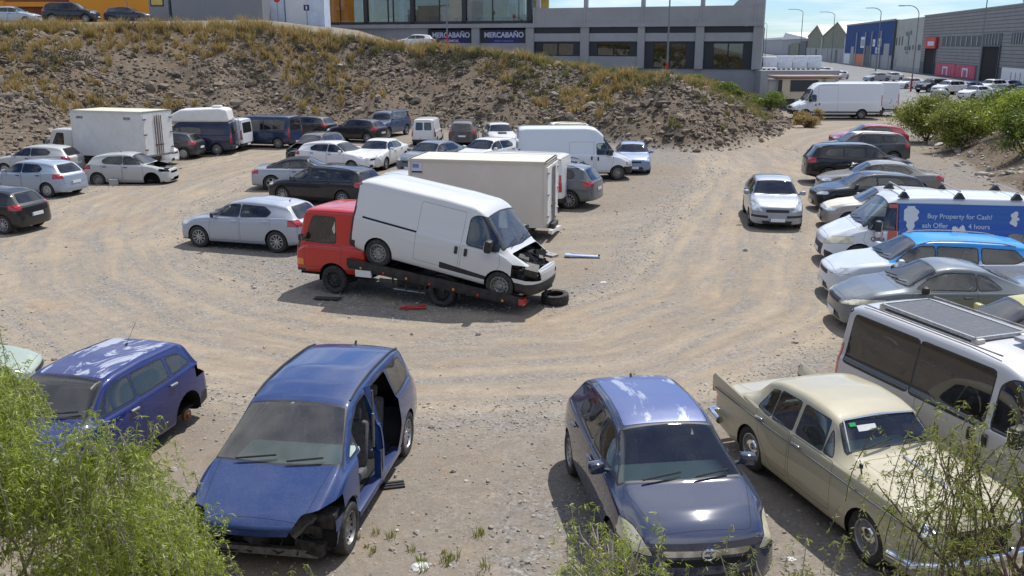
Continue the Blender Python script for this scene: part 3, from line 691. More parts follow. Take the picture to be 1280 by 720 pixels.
def bigvan(**k):
    S = van(L=6.9, W=1.99, H=2.73, axles=(.145, .772), r=.35, lowtrim=.09, lip=True, feats=van()['feats'] + [('side_moulding', 'trim', 'side', [(.06, .22), (.06, .18), (.975, .175), (.975, .215)], 'both', dict(only=None))],
        top=[(0, .33), (.015, .36), (.06, .41), (.125, .47), (.14, .485), (.235, .86), (.28, .97), (.33, 1.0), (.9, 1.0), (.98, .995), (1, .98)],
        belt=[(0, .30), (.08, .39), (.16, .44), (.5, .47), (1, .47)], windows=[('f', [(.175, .49), (.26, .49), (.26, .66), (.225, .68), (.195, .62)])],
        doors=[('front_door', 'f', [(.165, .46), (.165, .24), (.20, .19), (.27, .19), (.27, .47)]), ('sliding_door', 's', [(.28, .93), (.28, .2), (.50, .2), (.50, .93)])],
        handles=dict(f=(.255, .40), s=(.295, .42)), ws=(.15, .84, .225, .80), rw=None, mirror=(.195, .53), seats=[(.255, 'pair')], cabend=.3, dashz=.42, seatz=.25, plates=(.15, None),
        pR=[(0, .05), (.2, 0), (.9, .04), (1, .08)])
    S.update(k)
    return S
def cabover(**k):  # lorry cab
    S = van(L=2.0, W=1.9, H=2.1, axles=(.45,), tm=.45, r=.36, wr=.86, sig=.04, bR=.2, bF=.5,
        top=[(0, .50), (.03, .58), (.06, .60), (.25, .93), (.32, .985), (.5, 1.0), (.95, 1.0), (1, .985)], belt=[(0, .45), (.1, .53), (.3, .55), (1, .55)],
        wid=[(0, .95), (.15, 1), (.9, 1), (1, .98)], base=[(0, .18), (.5, .2), (1, .22)], pF=[(0, .05), (.2, 0), (.5, .04)], pR=[(0, 0), (1, 0)], cF=(.05, .08), cR=(.0, .02),
        windows=[('f', [(.27, .58), (.70, .58), (.70, .88), (.46, .88)])], doors=[('front_door', 'f', [(.20, .56), (.20, .50), (.70, .50), (.78, .56)])], handles={},
        ws=(.10, .84, .26, .74), rw=None, mirror=(.12, .66), lowtrim=0, seats=[(.65, 'pair')], cabend=.95, seatz=.3, plates=(.24, None), bow=0,
        feats=[('bumper', 'trim', 'front', [(-1.1, 0), (1.1, 0), (1.1, .27), (-1.1, .27)], 'one', dict(rnd=0, xlim=.35)),
               ('headlight', 'lamp', 'front', [(.55, .31), (.9, .31), (.9, .41), (.55, .41)], 'both', dict(gap=.006, rnd=.02)),
               ('indicator', 'orange', 'front', [(.90, .31), (1.1, .31), (1.1, .39), (.90, .39)], 'both', dict(gap=.004, rnd=.01, xlim=.3)),
               ('grille', 'trim', 'front', [(-.5, .31), (.5, .31), (.5, .42), (-.5, .42)], 'one', dict(rnd=.02))])
    S.update(k); return S
def vintage(**k):
    S = sedan(L=4.5, W=1.62, H=1.49, axles=(.20, .76), r=.325, wr=.74, tw=.15, near=True, sh=.96, hoodw=.74, sig=.06, wstyle='classic', inset=.05, arch=.345,
        top=[(0, .50), (.02, .60), (.06, .645), (.20, .68), (.305, .70), (.32, .715), (.405, .94), (.47, .985), (.56, 1.0), (.68, .975), (.735, .93), (.81, .70), (.84, .675), (.96, .64), (1, .56)],
        belt=[(0, .55), (.04, .615), (.2, .635), (.5, .635), (.75, .66), (.88, .70), (1, .74)],
        pF=[(0, .12), (.2, .02), (.45, 0), (.6, .05)], pR=[(0, .15), (.3, .0), (.6, .0), (.75, 0)], cF=(.05, .06), cR=(.02, .04), wid=[(0, .95), (.1, .98), (.3, 1), (.7, 1), (1, .93)],
        windows=[('qf', [(.365, .66), (.405, .66), (.405, .835)]), ('f', [(.412, .66), (.535, .66), (.535, .905), (.425, .895)]), ('r', [(.555, .66), (.655, .66), (.655, .895), (.555, .905)]), ('q', [(.663, .66), (.735, .675), (.70, .86), (.663, .885)])],
        doors=[('front_door', 'f', [(.35, .64), (.345, .55), (.345, .22), (.54, .22), (.545, .64)]), ('rear_door', 'r', [(.552, .64), (.552, .22), (.64, .22), (.70, .40), (.735, .66)])],
        handles=dict(f=(.51, .585), r=(.705, .60)), handlem='chrome', ws=(.335, .78, .405, .66), wsbow=.0, rw=(.71, .72, .90, .62), mirror=None, wpad=.015, wrnd=.03,
        feats=[('bonnet', 'paint', 'top', [(.035, .55), (.035, -.55), (.30, -.66), (.30, .66)], 'one', dict(gap=.006, rnd=.1)),
               ('boot_lid', 'paint', 'top', [(.845, .66), (.845, -.66), (.985, -.62), (.985, .62)], 'one', dict(gap=.006, rnd=.06)),
               ('grille', 'gap', 'front', [(-.42, .30), (.42, .30), (.50, .52), (-.50, .52)], 'one', dict(rnd=.04)),
               ('tail_light', 'red', 'rear', [(.84, .45), (1.1, .45), (1.1, .66), (.84, .66)], 'both', dict(rnd=.02, xlim=.12))],
        seats=[(.50, 'pair'), (.68, 'bench')], seatm='seatg', plates=(None, .4), dashz=.58)
    S.update(k); return S
# ---------------------------------------------------------------- terrain: one sheet, dense where it is seen
rng = np.random.default_rng(7); random.seed(7)
TOE = np.array([(-60, -30), (-34, 10), (-27, 30), (-24.8, 42), (-24.6, 50), (-24.4, 58), (-22.4, 63), (-16.6, 66), (-8, 65), (0, 61.5), (4, 57.5), (6.8, 52.6), (9.5, 51), (12, 52), (15.2, 56), (18.6, 62.5), (20.8, 70), (22.8, 80), (25.5, 92), (27, 130), (29, 3000)], float)
TOE2 = np.array([(60, 64), (36, 63.5), (30, 62.5), (26.2, 59), (24.2, 54), (22.9, 50), (21.6, 43), (20.5, 36), (19.4, 28), (17.5, 18), (14, 8), (14, -30)], float)
def sdist(P, X, Y):
    """distance to a polyline, positive on its left side"""
    best = np.full(X.shape, 1e9); sg = np.ones(X.shape)
    for (ax, ay), (bx, by) in zip(P[:-1], P[1:]):
        dx_, dy_ = bx - ax, by - ay; t = np.clip(((X - ax) * dx_ + (Y - ay) * dy_) / (dx_ * dx_ + dy_ * dy_), 0, 1)
        d = np.hypot(X - ax - t * dx_, Y - ay - t * dy_); s = np.where(dx_ * (Y - ay) - dy_ * (X - ax) > 0, 1., -1.)
        m = d < best - 1e-9; best = np.where(m, d, best); sg = np.where(m, s, sg)
    return best * sg
def vnoise(X, Y, sc, seed=0, oct=4):
    """value noise by bilinear lookup in a random lattice"""
    r = np.random.default_rng(seed); out = 0; a = 1.; tot = 0
    for o in range(oct):
        L_ = r.random((257, 257)); u = (X / sc) % 256; v = (Y / sc) % 256; i, j = np.floor(u).astype(int), np.floor(v).astype(int); fu, fv = u - i, v - j
        fu, fv = fu * fu * (3 - 2 * fu), fv * fv * (3 - 2 * fv)
        out = out + a * ((L_[i, j] * (1 - fu) + L_[i + 1, j] * fu) * (1 - fv) + (L_[i, j + 1] * (1 - fu) + L_[i + 1, j + 1] * fu) * fv - .5); tot += a; a *= .5; sc = sc / 2.03
    return out / tot * 2
def height(X, Y):
    X = np.asarray(X, float); Y = np.asarray(Y, float)
    d = sdist(TOE, X, Y) + vnoise(X, Y, 6, 1, 2) * .8
    hc = np.interp(X, [-60, -45, -22, -10, 0, 7.8, 14, 19, 23, 26, 27.5], [6.3, 6.3, 6.85, 5.35, 4.6, 3.4, 2.5, 1.9, 1.3, 1.2, 0.0])
    hc = np.where((X > 27.5), 0, hc)
    wdt = np.interp(X, [-50, -30, -10, 2, 8, 14, 20, 26], [17, 14, 12, 12, 9, 7, 6, 5])
    t = np.clip(d / wdt, 0, 1); ramp = np.where(t < .93, t * 1.06, 1 - (1 - t) * .2); ramp = np.clip(ramp, 0, 1)
    z = hc * ramp
    rock = np.clip(d / 1.5, 0, 1) * np.clip((wdt + 3 - d) / 4, 0, 1)
    z = z + 1.0 * np.clip((d - wdt - 2.5) / 3, 0, 1) * np.clip((-12 - X) / 6, 0, 1)
    # hump of tipped soil in front of the low end of the embankment
    z = z + 1.0 * np.exp(-((X - 12.5) / 5.0) ** 2 - ((Y - 58.5) / 4.2) ** 2) * np.clip(d / 2.5, 0, 1)
    z = z + rock * (vnoise(X, Y, 3.2, 2, 4) * .55 + np.abs(vnoise(X * 1.6, Y * .6, 4.5, 8, 3)) * -.9 + .25 + vnoise(X, Y, .9, 3, 2) * .14)
    d2 = sdist(TOE2, X, Y) + vnoise(X, Y, 5, 4, 2) * .7
    b2 = np.clip(d2 / 4.5, 0, 1); top2 = 1.7 * np.clip((X * 0 + 62 - Y) / 8 + .6, 0, 1); fall = np.clip((42 - X) / 8, 0, 1); r2 = np.clip(d2 / 1., 0, 1) * fall * np.clip((64 - Y) / 4, 0, 1)
    z = z + b2 * b2 * (3 - 2 * b2) * top2 * fall + r2 * vnoise(X, Y, 2.4, 5, 4) * .4
    # slope below the viewpoint
    z = z + np.clip((7.4 - Y) * .46, 0, 3.9) * (Y < 7.4) * np.clip((16 - np.abs(X)) / 4, 0, 1)
    z = z + vnoise(X, Y, 9, 6, 2) * .03
    return z, np.maximum(rock, r2), d, d2
def axis_pts(a, b, c, d, step):
    L_ = [a]; g_ = [b]; v = b; s = step
    while v > a: s *= 1.25; v -= s; g_.append(max(v, a))
    lo = g_[::-1]; mid = list(np.arange(b + step, c, step)); hi = [c]; v = c; s = step
    while v < d: s *= 1.25; v += s; hi.append(min(v, d))
    return np.array(lo + mid + hi)
xs = axis_pts(-2500, -52, 42, 2500, .42); ys = axis_pts(-300, -1, 96, 3500, .42)
GX, GY = np.meshgrid(xs, ys); GZ, GR, GD, GD2 = height(GX, GY)
nx, ny = len(xs), len(ys); idx = np.arange(nx * ny).reshape(ny, nx)
me = bpy.data.meshes.new('ground')
F = np.stack([idx[:-1, :-1], idx[:-1, 1:], idx[1:, 1:], idx[1:, :-1]], -1).reshape(-1, 4)
me.from_pydata(np.stack([GX, GY, GZ], -1).reshape(-1, 3).tolist(), [], F.tolist()); me.polygons.foreach_set('use_smooth', [True] * len(F))
# where wheels have polished the dirt (closed loop round the tow truck and the way out)
LOOP = np.array([(10.8, 60), (13.2, 50), (12.2, 42), (9.4, 34), (7.2, 27), (5.2, 20.6), (1.8, 17.2), (-2.5, 16.6), (-7, 18.6), (-10.5, 22.5), (-13.2, 28), (-14.6, 34), (-14, 42), (-12.2, 50)], float)
WAY = np.array([(30, 72), (24, 68), (18, 60), (13.2, 50), (11, 40)], float); W2 = np.array([(-13.2, 28), (-10, 36), (-9.5, 44), (-12, 52)], float); W3 = np.array([(9.4, 34), (6, 30), (2.5, 28), (-2, 27)], float)
def near_line(P, off): return np.abs(np.abs(sdist(P, GX, GY)) - off)
tr = np.zeros_like(GX)
for P, w_ in ((LOOP, 1.), (WAY, .9), (W2, .8), (W3, .5)):
    for off in (.0, .9, 1.9, 2.7): tr = np.maximum(tr, w_ * np.exp(-(near_line(P, off) / (.34)) ** 2) * (1 if off else .3))
    tr = np.maximum(tr, .38 * w_ * np.clip(1 - (np.abs(sdist(P, GX, GY)) - 2.4) / 1.6, 0, 1))
tr = tr * (.75 + .5 * vnoise(GX, GY, 4, 11, 3)) * np.clip(1 - GR * 2, 0, 1)
gv = np.clip(.5 + .9 * vnoise(GX, GY, 7, 12, 4), 0, 1) * (1 - .8 * np.clip(tr, 0, 1))
# a berm of loose grey gravel thrown to the outer side of the loop
ld = sdist(LOOP, GX, GY); gv = np.clip(gv + 1.0 * np.exp(-((np.abs(ld) - 3.0) / .75) ** 2) * (GY < 45) * (.6 + .6 * vnoise(GX, GY, 3, 13, 3)), 0, 1)
def along(P):
    best = np.full(GX.shape, 1e9); al = np.zeros_like(GX); L0 = 0
    for (ax, ay), (bx, by) in zip(P[:-1], P[1:]):
        dx_, dy_ = bx - ax, by - ay; l_ = math.hypot(dx_, dy_); t = np.clip(((GX - ax) * dx_ + (GY - ay) * dy_) / (l_ * l_), 0, 1); d = np.hypot(GX - ax - t * dx_, GY - ay - t * dy_)
        mk = d < best; best = np.where(mk, d, best); al = np.where(mk, L0 + t * l_, al); L0 += l_
    return al
for nm, arr in (('ldist', ld), ('lpar', along(LOOP))): at = me.attributes.new(nm, 'FLOAT', 'POINT'); at.data.foreach_set('value', arr.reshape(-1).astype(np.float32))
for nm, arr in (('track', tr), ('rock', GR), ('gravel', gv)):
    at = me.attributes.new(nm, 'FLOAT', 'POINT'); at.data.foreach_set('value', np.clip(arr, 0, 1).reshape(-1).astype(np.float32))
m, t, b = newmat('dirt_and_gravel'); b.inputs['Roughness'].default_value = .95; b.inputs['Specular IOR Level'].default_value = .15
tcn = N(t, 'ShaderNodeTexCoord')
def A_(nm): n = N(t, 'ShaderNodeAttribute'); n.attribute_name = nm; return n.outputs['Fac']
def NZ(sc, det=4, ro=.55, dist=0, mp=None):
    n = N(t, 'ShaderNodeTexNoise'); n.inputs['Scale'].default_value = sc; n.inputs['Detail'].default_value = det; n.inputs['Roughness'].default_value = ro; n.inputs['Distortion'].default_value = dist
    t.links.new(tcn.outputs['Object'], n.inputs['Vector']); return n.outputs[0]
def MX(f, a, c, ty='MIX'):
    n = N(t, 'ShaderNodeMixRGB', blend_type=ty)
    for i, v in enumerate((f, a, c)):
        if isinstance(v, tuple): n.inputs[i].default_value = (*v, 1)
        elif isinstance(v, (int, float)): n.inputs[i].default_value = v
        else: t.links.new(v, n.inputs[i])
    return n.outputs[0]
def RP(v, a, c):
    n = N(t, 'ShaderNodeMapRange', clamp=True); n.inputs[1].default_value = a; n.inputs[2].default_value = c; t.links.new(v, n.inputs[0]); return n.outputs[0]
def MM(op, a, c):
    n = N(t, 'ShaderNodeMath', operation=op, use_clamp=True)
    for i, v in enumerate((a, c)):
        if isinstance(v, (int, float)): n.inputs[i].default_value = v
        else: t.links.new(v, n.inputs[i])
    return n.outputs[0]
big = NZ(.11, 5); mid = NZ(.9, 7, .65, .4); fin = NZ(14, 6, .7); spk = NZ(42, 3, .6); pat = NZ(2.6, 6, .6)
vo = N(t, 'ShaderNodeTexVoronoi'); vo.inputs['Scale'].default_value = 17; t.links.new(tcn.outputs['Object'], vo.inputs['Vector'])
vo2 = N(t, 'ShaderNodeTexVoronoi'); vo2.inputs['Scale'].default_value = 6; t.links.new(tcn.outputs['Object'], vo2.inputs['Vector'])
base = MX(RP(mid, .35, .65), (.33, .265, .19), (.265, .235, .195))
base = MX(RP(big, .42, .62), base, (.31, .272, .22))
base = MX(MM('MULTIPLY', RP(pat, .52, .66), .5), base, (.38, .265, .155))
grcol = MX(RP(fin, .3, .7), (.17, .17, .165), (.32, .315, .30))
vo3 = N(t, 'ShaderNodeTexVoronoi'); vo3.inputs['Scale'].default_value = 24; t.links.new(tcn.outputs['Object'], vo3.inputs['Vector']); sv3 = N(t, 'ShaderNodeSeparateXYZ'); t.links.new(vo3.outputs['Color'], sv3.inputs[0])
grcol = MX(RP(sv3.outputs[0], .55, 1), grcol, (.44, .43, .40)); grcol = MX(RP(sv3.outputs[1], .70, 1), grcol, (.09, .088, .085))
gm = MM('MULTIPLY', RP(A_('gravel'), .3, .85), RP(pat, .36, .56))
base = MX(MM('MULTIPLY', gm, .85), base, grcol)
base = MX(MM('MULTIPLY', RP(spk, .55, .40), .35), base, (.20, .175, .145))
tcol = MX(RP(mid, .3, .7), (.50, .415, .30), (.41, .35, .27))
base = MX(MM('MULTIPLY', A_('track'), .9), base, tcol)
cmb = N(t, 'ShaderNodeCombineXYZ'); sa = N(t, 'ShaderNodeMath', operation='MULTIPLY'); sa.inputs[1].default_value = 2.6; t.links.new(A_('ldist'), sa.inputs[0]); sb = N(t, 'ShaderNodeMath', operation='MULTIPLY'); sb.inputs[1].default_value = .30; t.links.new(A_('lpar'), sb.inputs[0])
t.links.new(sa.outputs[0], cmb.inputs[0]); t.links.new(sb.outputs[0], cmb.inputs[1]); sn_ = N(t, 'ShaderNodeTexNoise'); sn_.inputs['Scale'].default_value = 1.0; sn_.inputs['Detail'].default_value = 6; sn_.inputs['Roughness'].default_value = .65; t.links.new(cmb.outputs[0], sn_.inputs['Vector'])
al_ = N(t, 'ShaderNodeMath', operation='ABSOLUTE'); t.links.new(A_('ldist'), al_.inputs[0])
wl_ = MM('SUBTRACT', 1, RP(al_.outputs[0], 2.6, 4.6))
base = MX(MM('MULTIPLY', wl_, MM('MULTIPLY', RP(sn_.outputs[0], .50, .70), .5)), base, (.52, .415, .285))
base = MX(MM('MULTIPLY', wl_, MM('MULTIPLY', RP(sn_.outputs[0], .51, .36), .68)), base, grcol)
ort = NZ(.42, 5, .6, .6)
base = MX(MM('MULTIPLY', wl_, MM('MULTIPLY', RP(ort, .56, .70), .28)), base, (.44, .27, .13))
mot = NZ(3.4, 9, .75, .3); base = MX(.55, base, MX(RP(mot, .34, .66), (.62, .60, .58), (1.0, .99, .97)), 'MULTIPLY'); base = MX(1.0, base, (.92, .93, .95), 'MULTIPLY')
stn = MM('MULTIPLY', RP(fin, .60, .68), RP(vo.outputs['Distance'], .34, .14))
base = MX(MM('MULTIPLY', stn, .8), base, (.13, .12, .11))
base = MX(MM('MULTIPLY', RP(spk, .63, .72), .6), base, (.50, .46, .40))
base = MX(MM('MULTIPLY', RP(fin, .62, .45), .25), base, (.17, .13, .095))
rkc = MX(RP(vo2.outputs['Color'], .2, .8), (.09, .073, .056), (.215, .172, .126)); rkc = MX(RP(mid, .35, .65), rkc, (.155, .118, .082))
rkc = MX(MM('MULTIPLY', RP(NZ(.22, 6, .65, .5), .48, .60), .7), rkc, (.17, .12, .078)); rkc = MX(MM('MULTIPLY', RP(NZ(.35, 6, .65), .52, .62), .6), rkc, (.10, .085, .068))
rkc = MX(MM('MULTIPLY', RP(fin, .5, .4), .5), rkc, (.05, .042, .035))
rkc = MX(MM('MULTIPLY', RP(spk, .58, .7), .5), rkc, (.34, .30, .25))
base = MX(RP(A_('rock'), .1, .6), base, rkc)
t.links.new(base, b.inputs['Base Color'])
b1 = N(t, 'ShaderNodeBump'); b1.inputs['Strength'].default_value = .55; b1.inputs['Distance'].default_value = .04
hh = MM('ADD', MM('MULTIPLY', fin, .6), MM('MULTIPLY', spk, .3)); t.links.new(hh, b1.inputs['Height'])
b2 = N(t, 'ShaderNodeBump'); b2.inputs['Strength'].default_value = .5; b2.inputs['Distance'].default_value = .09; t.links.new(mid, b2.inputs['Height']); t.links.new(b2.outputs[0], b1.inputs['Normal'])
t.links.new(b1.outputs[0], b.inputs['Normal'])
me.materials.append(m); ground = bpy.data.objects.new('ground', me); C.objects.link(ground); tag(ground, kind='structure')
def gz(x, y): return float(height(np.array([x]), np.array([y]))[0][0])
def sheet(name, poly, z, m_, kind='structure'):
    q = MB(); q.add([(x, y, z) for x, y in poly], [tuple(range(len(poly)))], m_); o = q.build(name, fix=False); tag(o, kind=kind); return o
asph = mat('asphalt', (.16, .16, .16), .85, var=.12, scale=.5, col2=(.20, .20, .195), detail=8, bump=.1)
MT['line'] = mat('road_paint', (.62, .62, .60), .6, var=.1, scale=2)
MT['concrete'] = mat('concrete', (.34, .33, .31), .85, var=.15, scale=1.2, detail=8)
# street of the industrial estate
SA, SB = Vector((33, 77)), Vector((.19, 1)); 
sheet('street', [(31.5, 77), (45, 66), (140, 66), (190, 640), (146, 640), (52, 150), (36, 100)], .012, asph)
sheet('crossing_ground', [(30.0, 95.5), (40, 95.5), (52, 150), (44, 150)], .010, mat('yard_concrete', (.27, .265, .255), .9, var=.12, scale=.7))
for i in range(5):
    x0 = 38.5 + i * 1.25; sheet('zebra_stripe', [(x0, 86.5), (x0 + .6, 86.5), (x0 + 1.7, 91.5), (x0 + 1.1, 91.5)], .018, MT['line'])
for i in range(7):
    y0 = 97 + i * 9; x0 = 47.5 + .19 * (y0 - 97); sheet('lane_marking', [(x0, y0), (x0 + .16, y0), (x0 + .9, y0 + 4), (x0 + .74, y0 + 4)], .018, MT['line'])
q = MB(); q.beam((70.2, 112, .07), (118, 380, .07), 1.0, .14, MT['concrete']); tag(q.build('pavement_edge'), kind='structure')
tag(MB().box((16, 129, 2.2), (1, 1, .1), MT['concrete']).build('yard_slab'), kind='structure') if False else None

# ---------------------------------------------------------------- the long grey showroom
MT['bgrey'] = mat('grey_render_wall', (.30, .305, .315), .85, var=.08, scale=.35, col2=(.34, .345, .355), detail=8)
MT['bgreyl'] = mat('light_grey_wall', (.33, .34, .355), .85, var=.06, scale=.8)
MT['frame'] = mat('anthracite_metal', (.022, .024, .032), .5)
MT['ochre'] = mat('ochre_interior', (.55, .40, .12), .8, var=.3, scale=.35)
MT['mirrorglass'] = glass_mat('shop_window_glass', (.80, .84, .84), dust=.01)
MT['wwhite'] = mat('white_wall_paint', (.70, .71, .72), .8, var=.06, scale=1)
MT['redp'] = mat('red_paint', (.50, .035, .03), .6, var=.2, scale=1)
FW = math.hypot(49.8, 20); FR = math.atan2(-20, 49.8)
sh = empty('showroom_building', (-24, 118, 0), FR, 'long low grey showroom above the embankment with dark window bays and two navy sign boards', 'building')
def U(px): return (px + 24) / 49.8 * FW
q = MB(); D = 26
us = [U(2.5), U(7.6), U(8.5), U(13.6), U(14.3), U(19.4), U(20.2), U(24.9)]
ut = [0.3, U(-9.9), U(-4.6), U(-3.7), U(1.6), us[0]]
wl = MT['bgrey']
# ground storey wall is built round its openings
q.box((FW / 2, .35 + 0, 1.2), (FW, .3, 4.1), wl)                                # plinth to z 3.25
def pier(a, b_, z0, z1, y=.2, m_=wl): q.box(((a + b_) / 2, y, (z0 + z1) / 2), (b_ - a, .6, z1 - z0), m_)
for a, b_ in ((us[1], us[2]), (us[3], us[4]), (us[5], us[6]), (us[7], FW)): pier(a, b_, 3.25, 7.6, .1)
pier(ut[2], ut[3], 3.25, 7.6, .1); pier(ut[4], us[0], 3.25, 7.6, .1)
for a, b_ in ((us[0], us[1]), (us[2], us[3])): pier(a, b_, 3.25, 4.5, .25)
pier(0, us[0], 3.25, 5.9, .25); pier(0, ut[1], 5.9, 7.6, .25)
for k in (0, 2, 4, 6): pier(us[k], us[k + 1], 6.08, 6.95, .25, MT['bgreyl'])
pier(0, FW, 7.6, 8.05, -.02)                                                     # ledge
pier(U(2.4), FW, 8.05, 9.65, .12)
for x_ in (2.5, 8.05, 14, 19.8, 25.0): pier(U(x_) - .08, U(x_) + .08, 8.05, 9.72, .05, MT['bgreyl'])
for x_, z_ in ((2.9, 12), (8.05, 11.5), (14, 11.2), (19.9, 11.0)): q.box((U(x_), .2, (9.65 + z_) / 2), (.42, .42, z_ - 9.65), MT['bgreyl'])
q.prism([(FW, 9.65), (FW - 3.2, 9.65), (FW - 1.6, 11.3), (FW, 11.6)], -.1, .5, MT['bgreyl'])
q.prism([(FW, .5), (FW - .4, .5), (FW - .4 - .187 * D, D), (FW - .187 * D, D)], -.5, 9.65, wl, 'xy'); q.box((.15, D / 2 + .5, 6), (.3, D, 12), wl); q.box((34, D, 5), (28, .3, 9.2), wl)
q.prism([(20, .4), (FW - .3, .4), (FW - .3 - .187 * D, D), (20, D)], 8.8, 9.0, MT['concrete'], 'xy'); q.box((U(-11), D / 2 + .3, 13.1), (U(2.4), D - .2, .35), wl)
q.box((U(-11) , D / 2, 7.7), (U(2.4), D - 2, .2), MT['concrete']); q.box((U(-11), 6.4, 10.4), (U(2.4) - .5, .2, 5.0), MT['ochre'])
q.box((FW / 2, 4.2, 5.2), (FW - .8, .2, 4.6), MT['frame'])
q.build('wall', sh)
for k in (0, 2, 4, 6):
    f = MB(); a, b_ = us[k], us[k + 1]; z0 = 4.5 if k < 4 else 3.25; w_ = b_ - a; e = 1.0 if k >= 4 else .9
    f.box((a + w_ / 2, .22, 7.28), (w_, .3, .62), MT['frame'])
    f.box((a + e / 2, .22, (z0 + 6.05) / 2), (e, .25, 6.05 - z0), MT['frame']); f.box((b_ - e / 2, .22, (z0 + 6.05) / 2), (e, .25, 6.05 - z0), MT['frame'])
    f.box((a + w_ / 2, .22, 5.95), (w_ - 2 * e, .25, .22), MT['frame']); f.box((a + w_ / 2, .22, z0 + .07), (w_ - 2 * e, .25, .14), MT['frame']); f.box((a + w_ / 2, .2, (z0 + 6) / 2), (.09, .2, 6 - z0), MT['frame'])
    o = f.build('window', sh)
    gq = MB(); gq.box((a + w_ / 2, .26, (z0 + 6) / 2), (w_ - 2 * e, .02, 5.8 - z0), MT['mirrorglass']); gq.build('pane', o)
for c_, w_, h_, z_ in ((us[0] + 2.2, 1.4, 1.0, 5.1), (us[2] + 2.8, 2.2, 1.1, 5.0), (us[4] + 3.2, 1.2, .7, 4.3), (us[6] + 3.4, .8, 1.5, 4.6)):
    pass
# upper glazing with a furnished room behind
f = MB(); a, b_ = .25, U(2.25); zt_, zb_ = 12.9, 8.12
for z_, h_ in ((zb_ + .11, .26), (zt_, .3)): f.box(((a + b_) / 2, -.12, z_), (b_ - a, .3, h_), MT['frame'])
for x_, w_ in ((a + .2, .45), (b_ - .25, .55), (7.0, .5), (13.3, .5), (20.0, .5), (3.4, .1), (10, .12), (10.7, .12), (16.8, .1), (23.5, .1)): f.box((x_, -.12 if w_ > .2 else -.05, (zb_ + zt_) / 2), (w_, .3 if w_ > .2 else .12, zt_ - zb_), MT['frame'])
o = f.build('window', sh); gq = MB(); gq.box(((a + b_) / 2, -.03, (zb_ + zt_) / 2), (b_ - a - .2, .02, zt_ - zb_ - .3), MT['mirrorglass']); gq.build('pane', o)
for i, x_ in enumerate((1.1, 1.9, 4.6, 5.6, 6.2, 9.8, 26.6)): f = MB(); f.box((x_, 2 + (i % 3), 10.2), (.25 + .2 * (i % 2), .3, 4.6), MT['wwhite']); f.build('column', sh)
for x_, w_, h_, m_ in ((2.6, 1.6, .8, 'wwhite'), (8.6, 2, 1.0, 'cream'), (11.6, 1.3, 1.4, 'frame'), (15, 1.4, 1.2, 'dash'), (18.4, 2.0, 1.0, 'dash'), (21.5, 1.2, 1.3, 'bgreyl'), (24.4, 2.2, 1.0, 'frame'), (26.4, 1.6, .8, 'cream')): f = MB(); f.box((x_, 2.6, 7.8 + h_ / 2), (w_, .8, h_), MT[m_]); f.build('display_stand', sh)
f = MB(); f.box((24.6, 6.1, 10.2), (3.4, .1, 2.2), MT['mirrorglass']); f.build('mirror_panel', sh); f = MB(); f.box((9.2, 6.1, 9.6), (2.2, .1, 2.6), MT['wwhite']); f.build('display_board', sh)
MT['navy'] = mat('navy_sign_board', (.012, .014, .05), .5); MT['letter'] = mat('white_letters', (.55, .57, .66), .6); MT['lblue'] = mat('pale_blue_letters', (.18, .20, .42), .6); MT['navy2'] = mat('navy_sign_panel', (.012, .018, .11), .5)
for (a, b_), l2, tx in (((ut[1], ut[2]), 'CERÁMICAS', 1.0), ((ut[3], ut[4]), 'BAÑOS Y CERÁMICAS', 1.0)):
    f = MB(); f.box(((a + b_) / 2, .16, 6.6), (b_ - a, .12, 1.55), MT['frame']); o = f.build('sign_board', sh)
    f = MB(); f.box(((a + b_) / 2 + .1, .09, 6.6), (4.0, .03, 1.45), MT['navy2']); f.build('sign_panel', o)
    text_mesh('MERCABAÑO', .80, MT['letter'], 'sign_lettering', o, ((a + b_) / 2 + .1, .06, 6.55), (R(90), 0, 0), .01, 'CENTER', .022)
    text_mesh(l2, .36 if len(l2) < 12 else .24, MT['letter' if len(l2) < 12 else 'lblue'], 'sign_lettering', o, ((a + b_) / 2 + .1, .06, 6.05), (R(90), 0, 0), .01, 'CENTER', .008)

# retaining wall right of it with pallets on top, and the yard behind
yard = MB(); yard.box((29.3, 111, 1.2), (8.0, 30, 4.0), MT['bgrey']); o = yard.build('retaining_wall'); tag(o, 'low grey retaining wall beside the right end of the showroom', 'wall')
MT['wrap'] = mat('white_shrink_wrap', (.66, .68, .72), .35, var=.12, scale=4)
for i in range(4):
    root = empty('wrapped_pallet', (26.9 + i * 1.62, 99 + i * .25, 3.2), -.1, ('leftmost, squat', 'second from the left,', 'third from the left,', 'rightmost')[i] + ' white shrink-wrapped pallet on the grey retaining wall', 'pallet', 'wrapped pallets on the retaining wall')
    f = MB(); f.box((0, 0, .80), (1.45, 1.1, 1.25 if i else 1.05), MT['wrap'], None, .08); f.build('wrapped_goods', root); f = MB(); f.box((0, 0, .12), (1.3, 1.1, .03), MT['cream'])
    for x_ in (-.5, 0, .5): f.box((x_, 0, .06), (.12, 1.1, .12), MT['trim'])
    f.build('pallet_base', root)

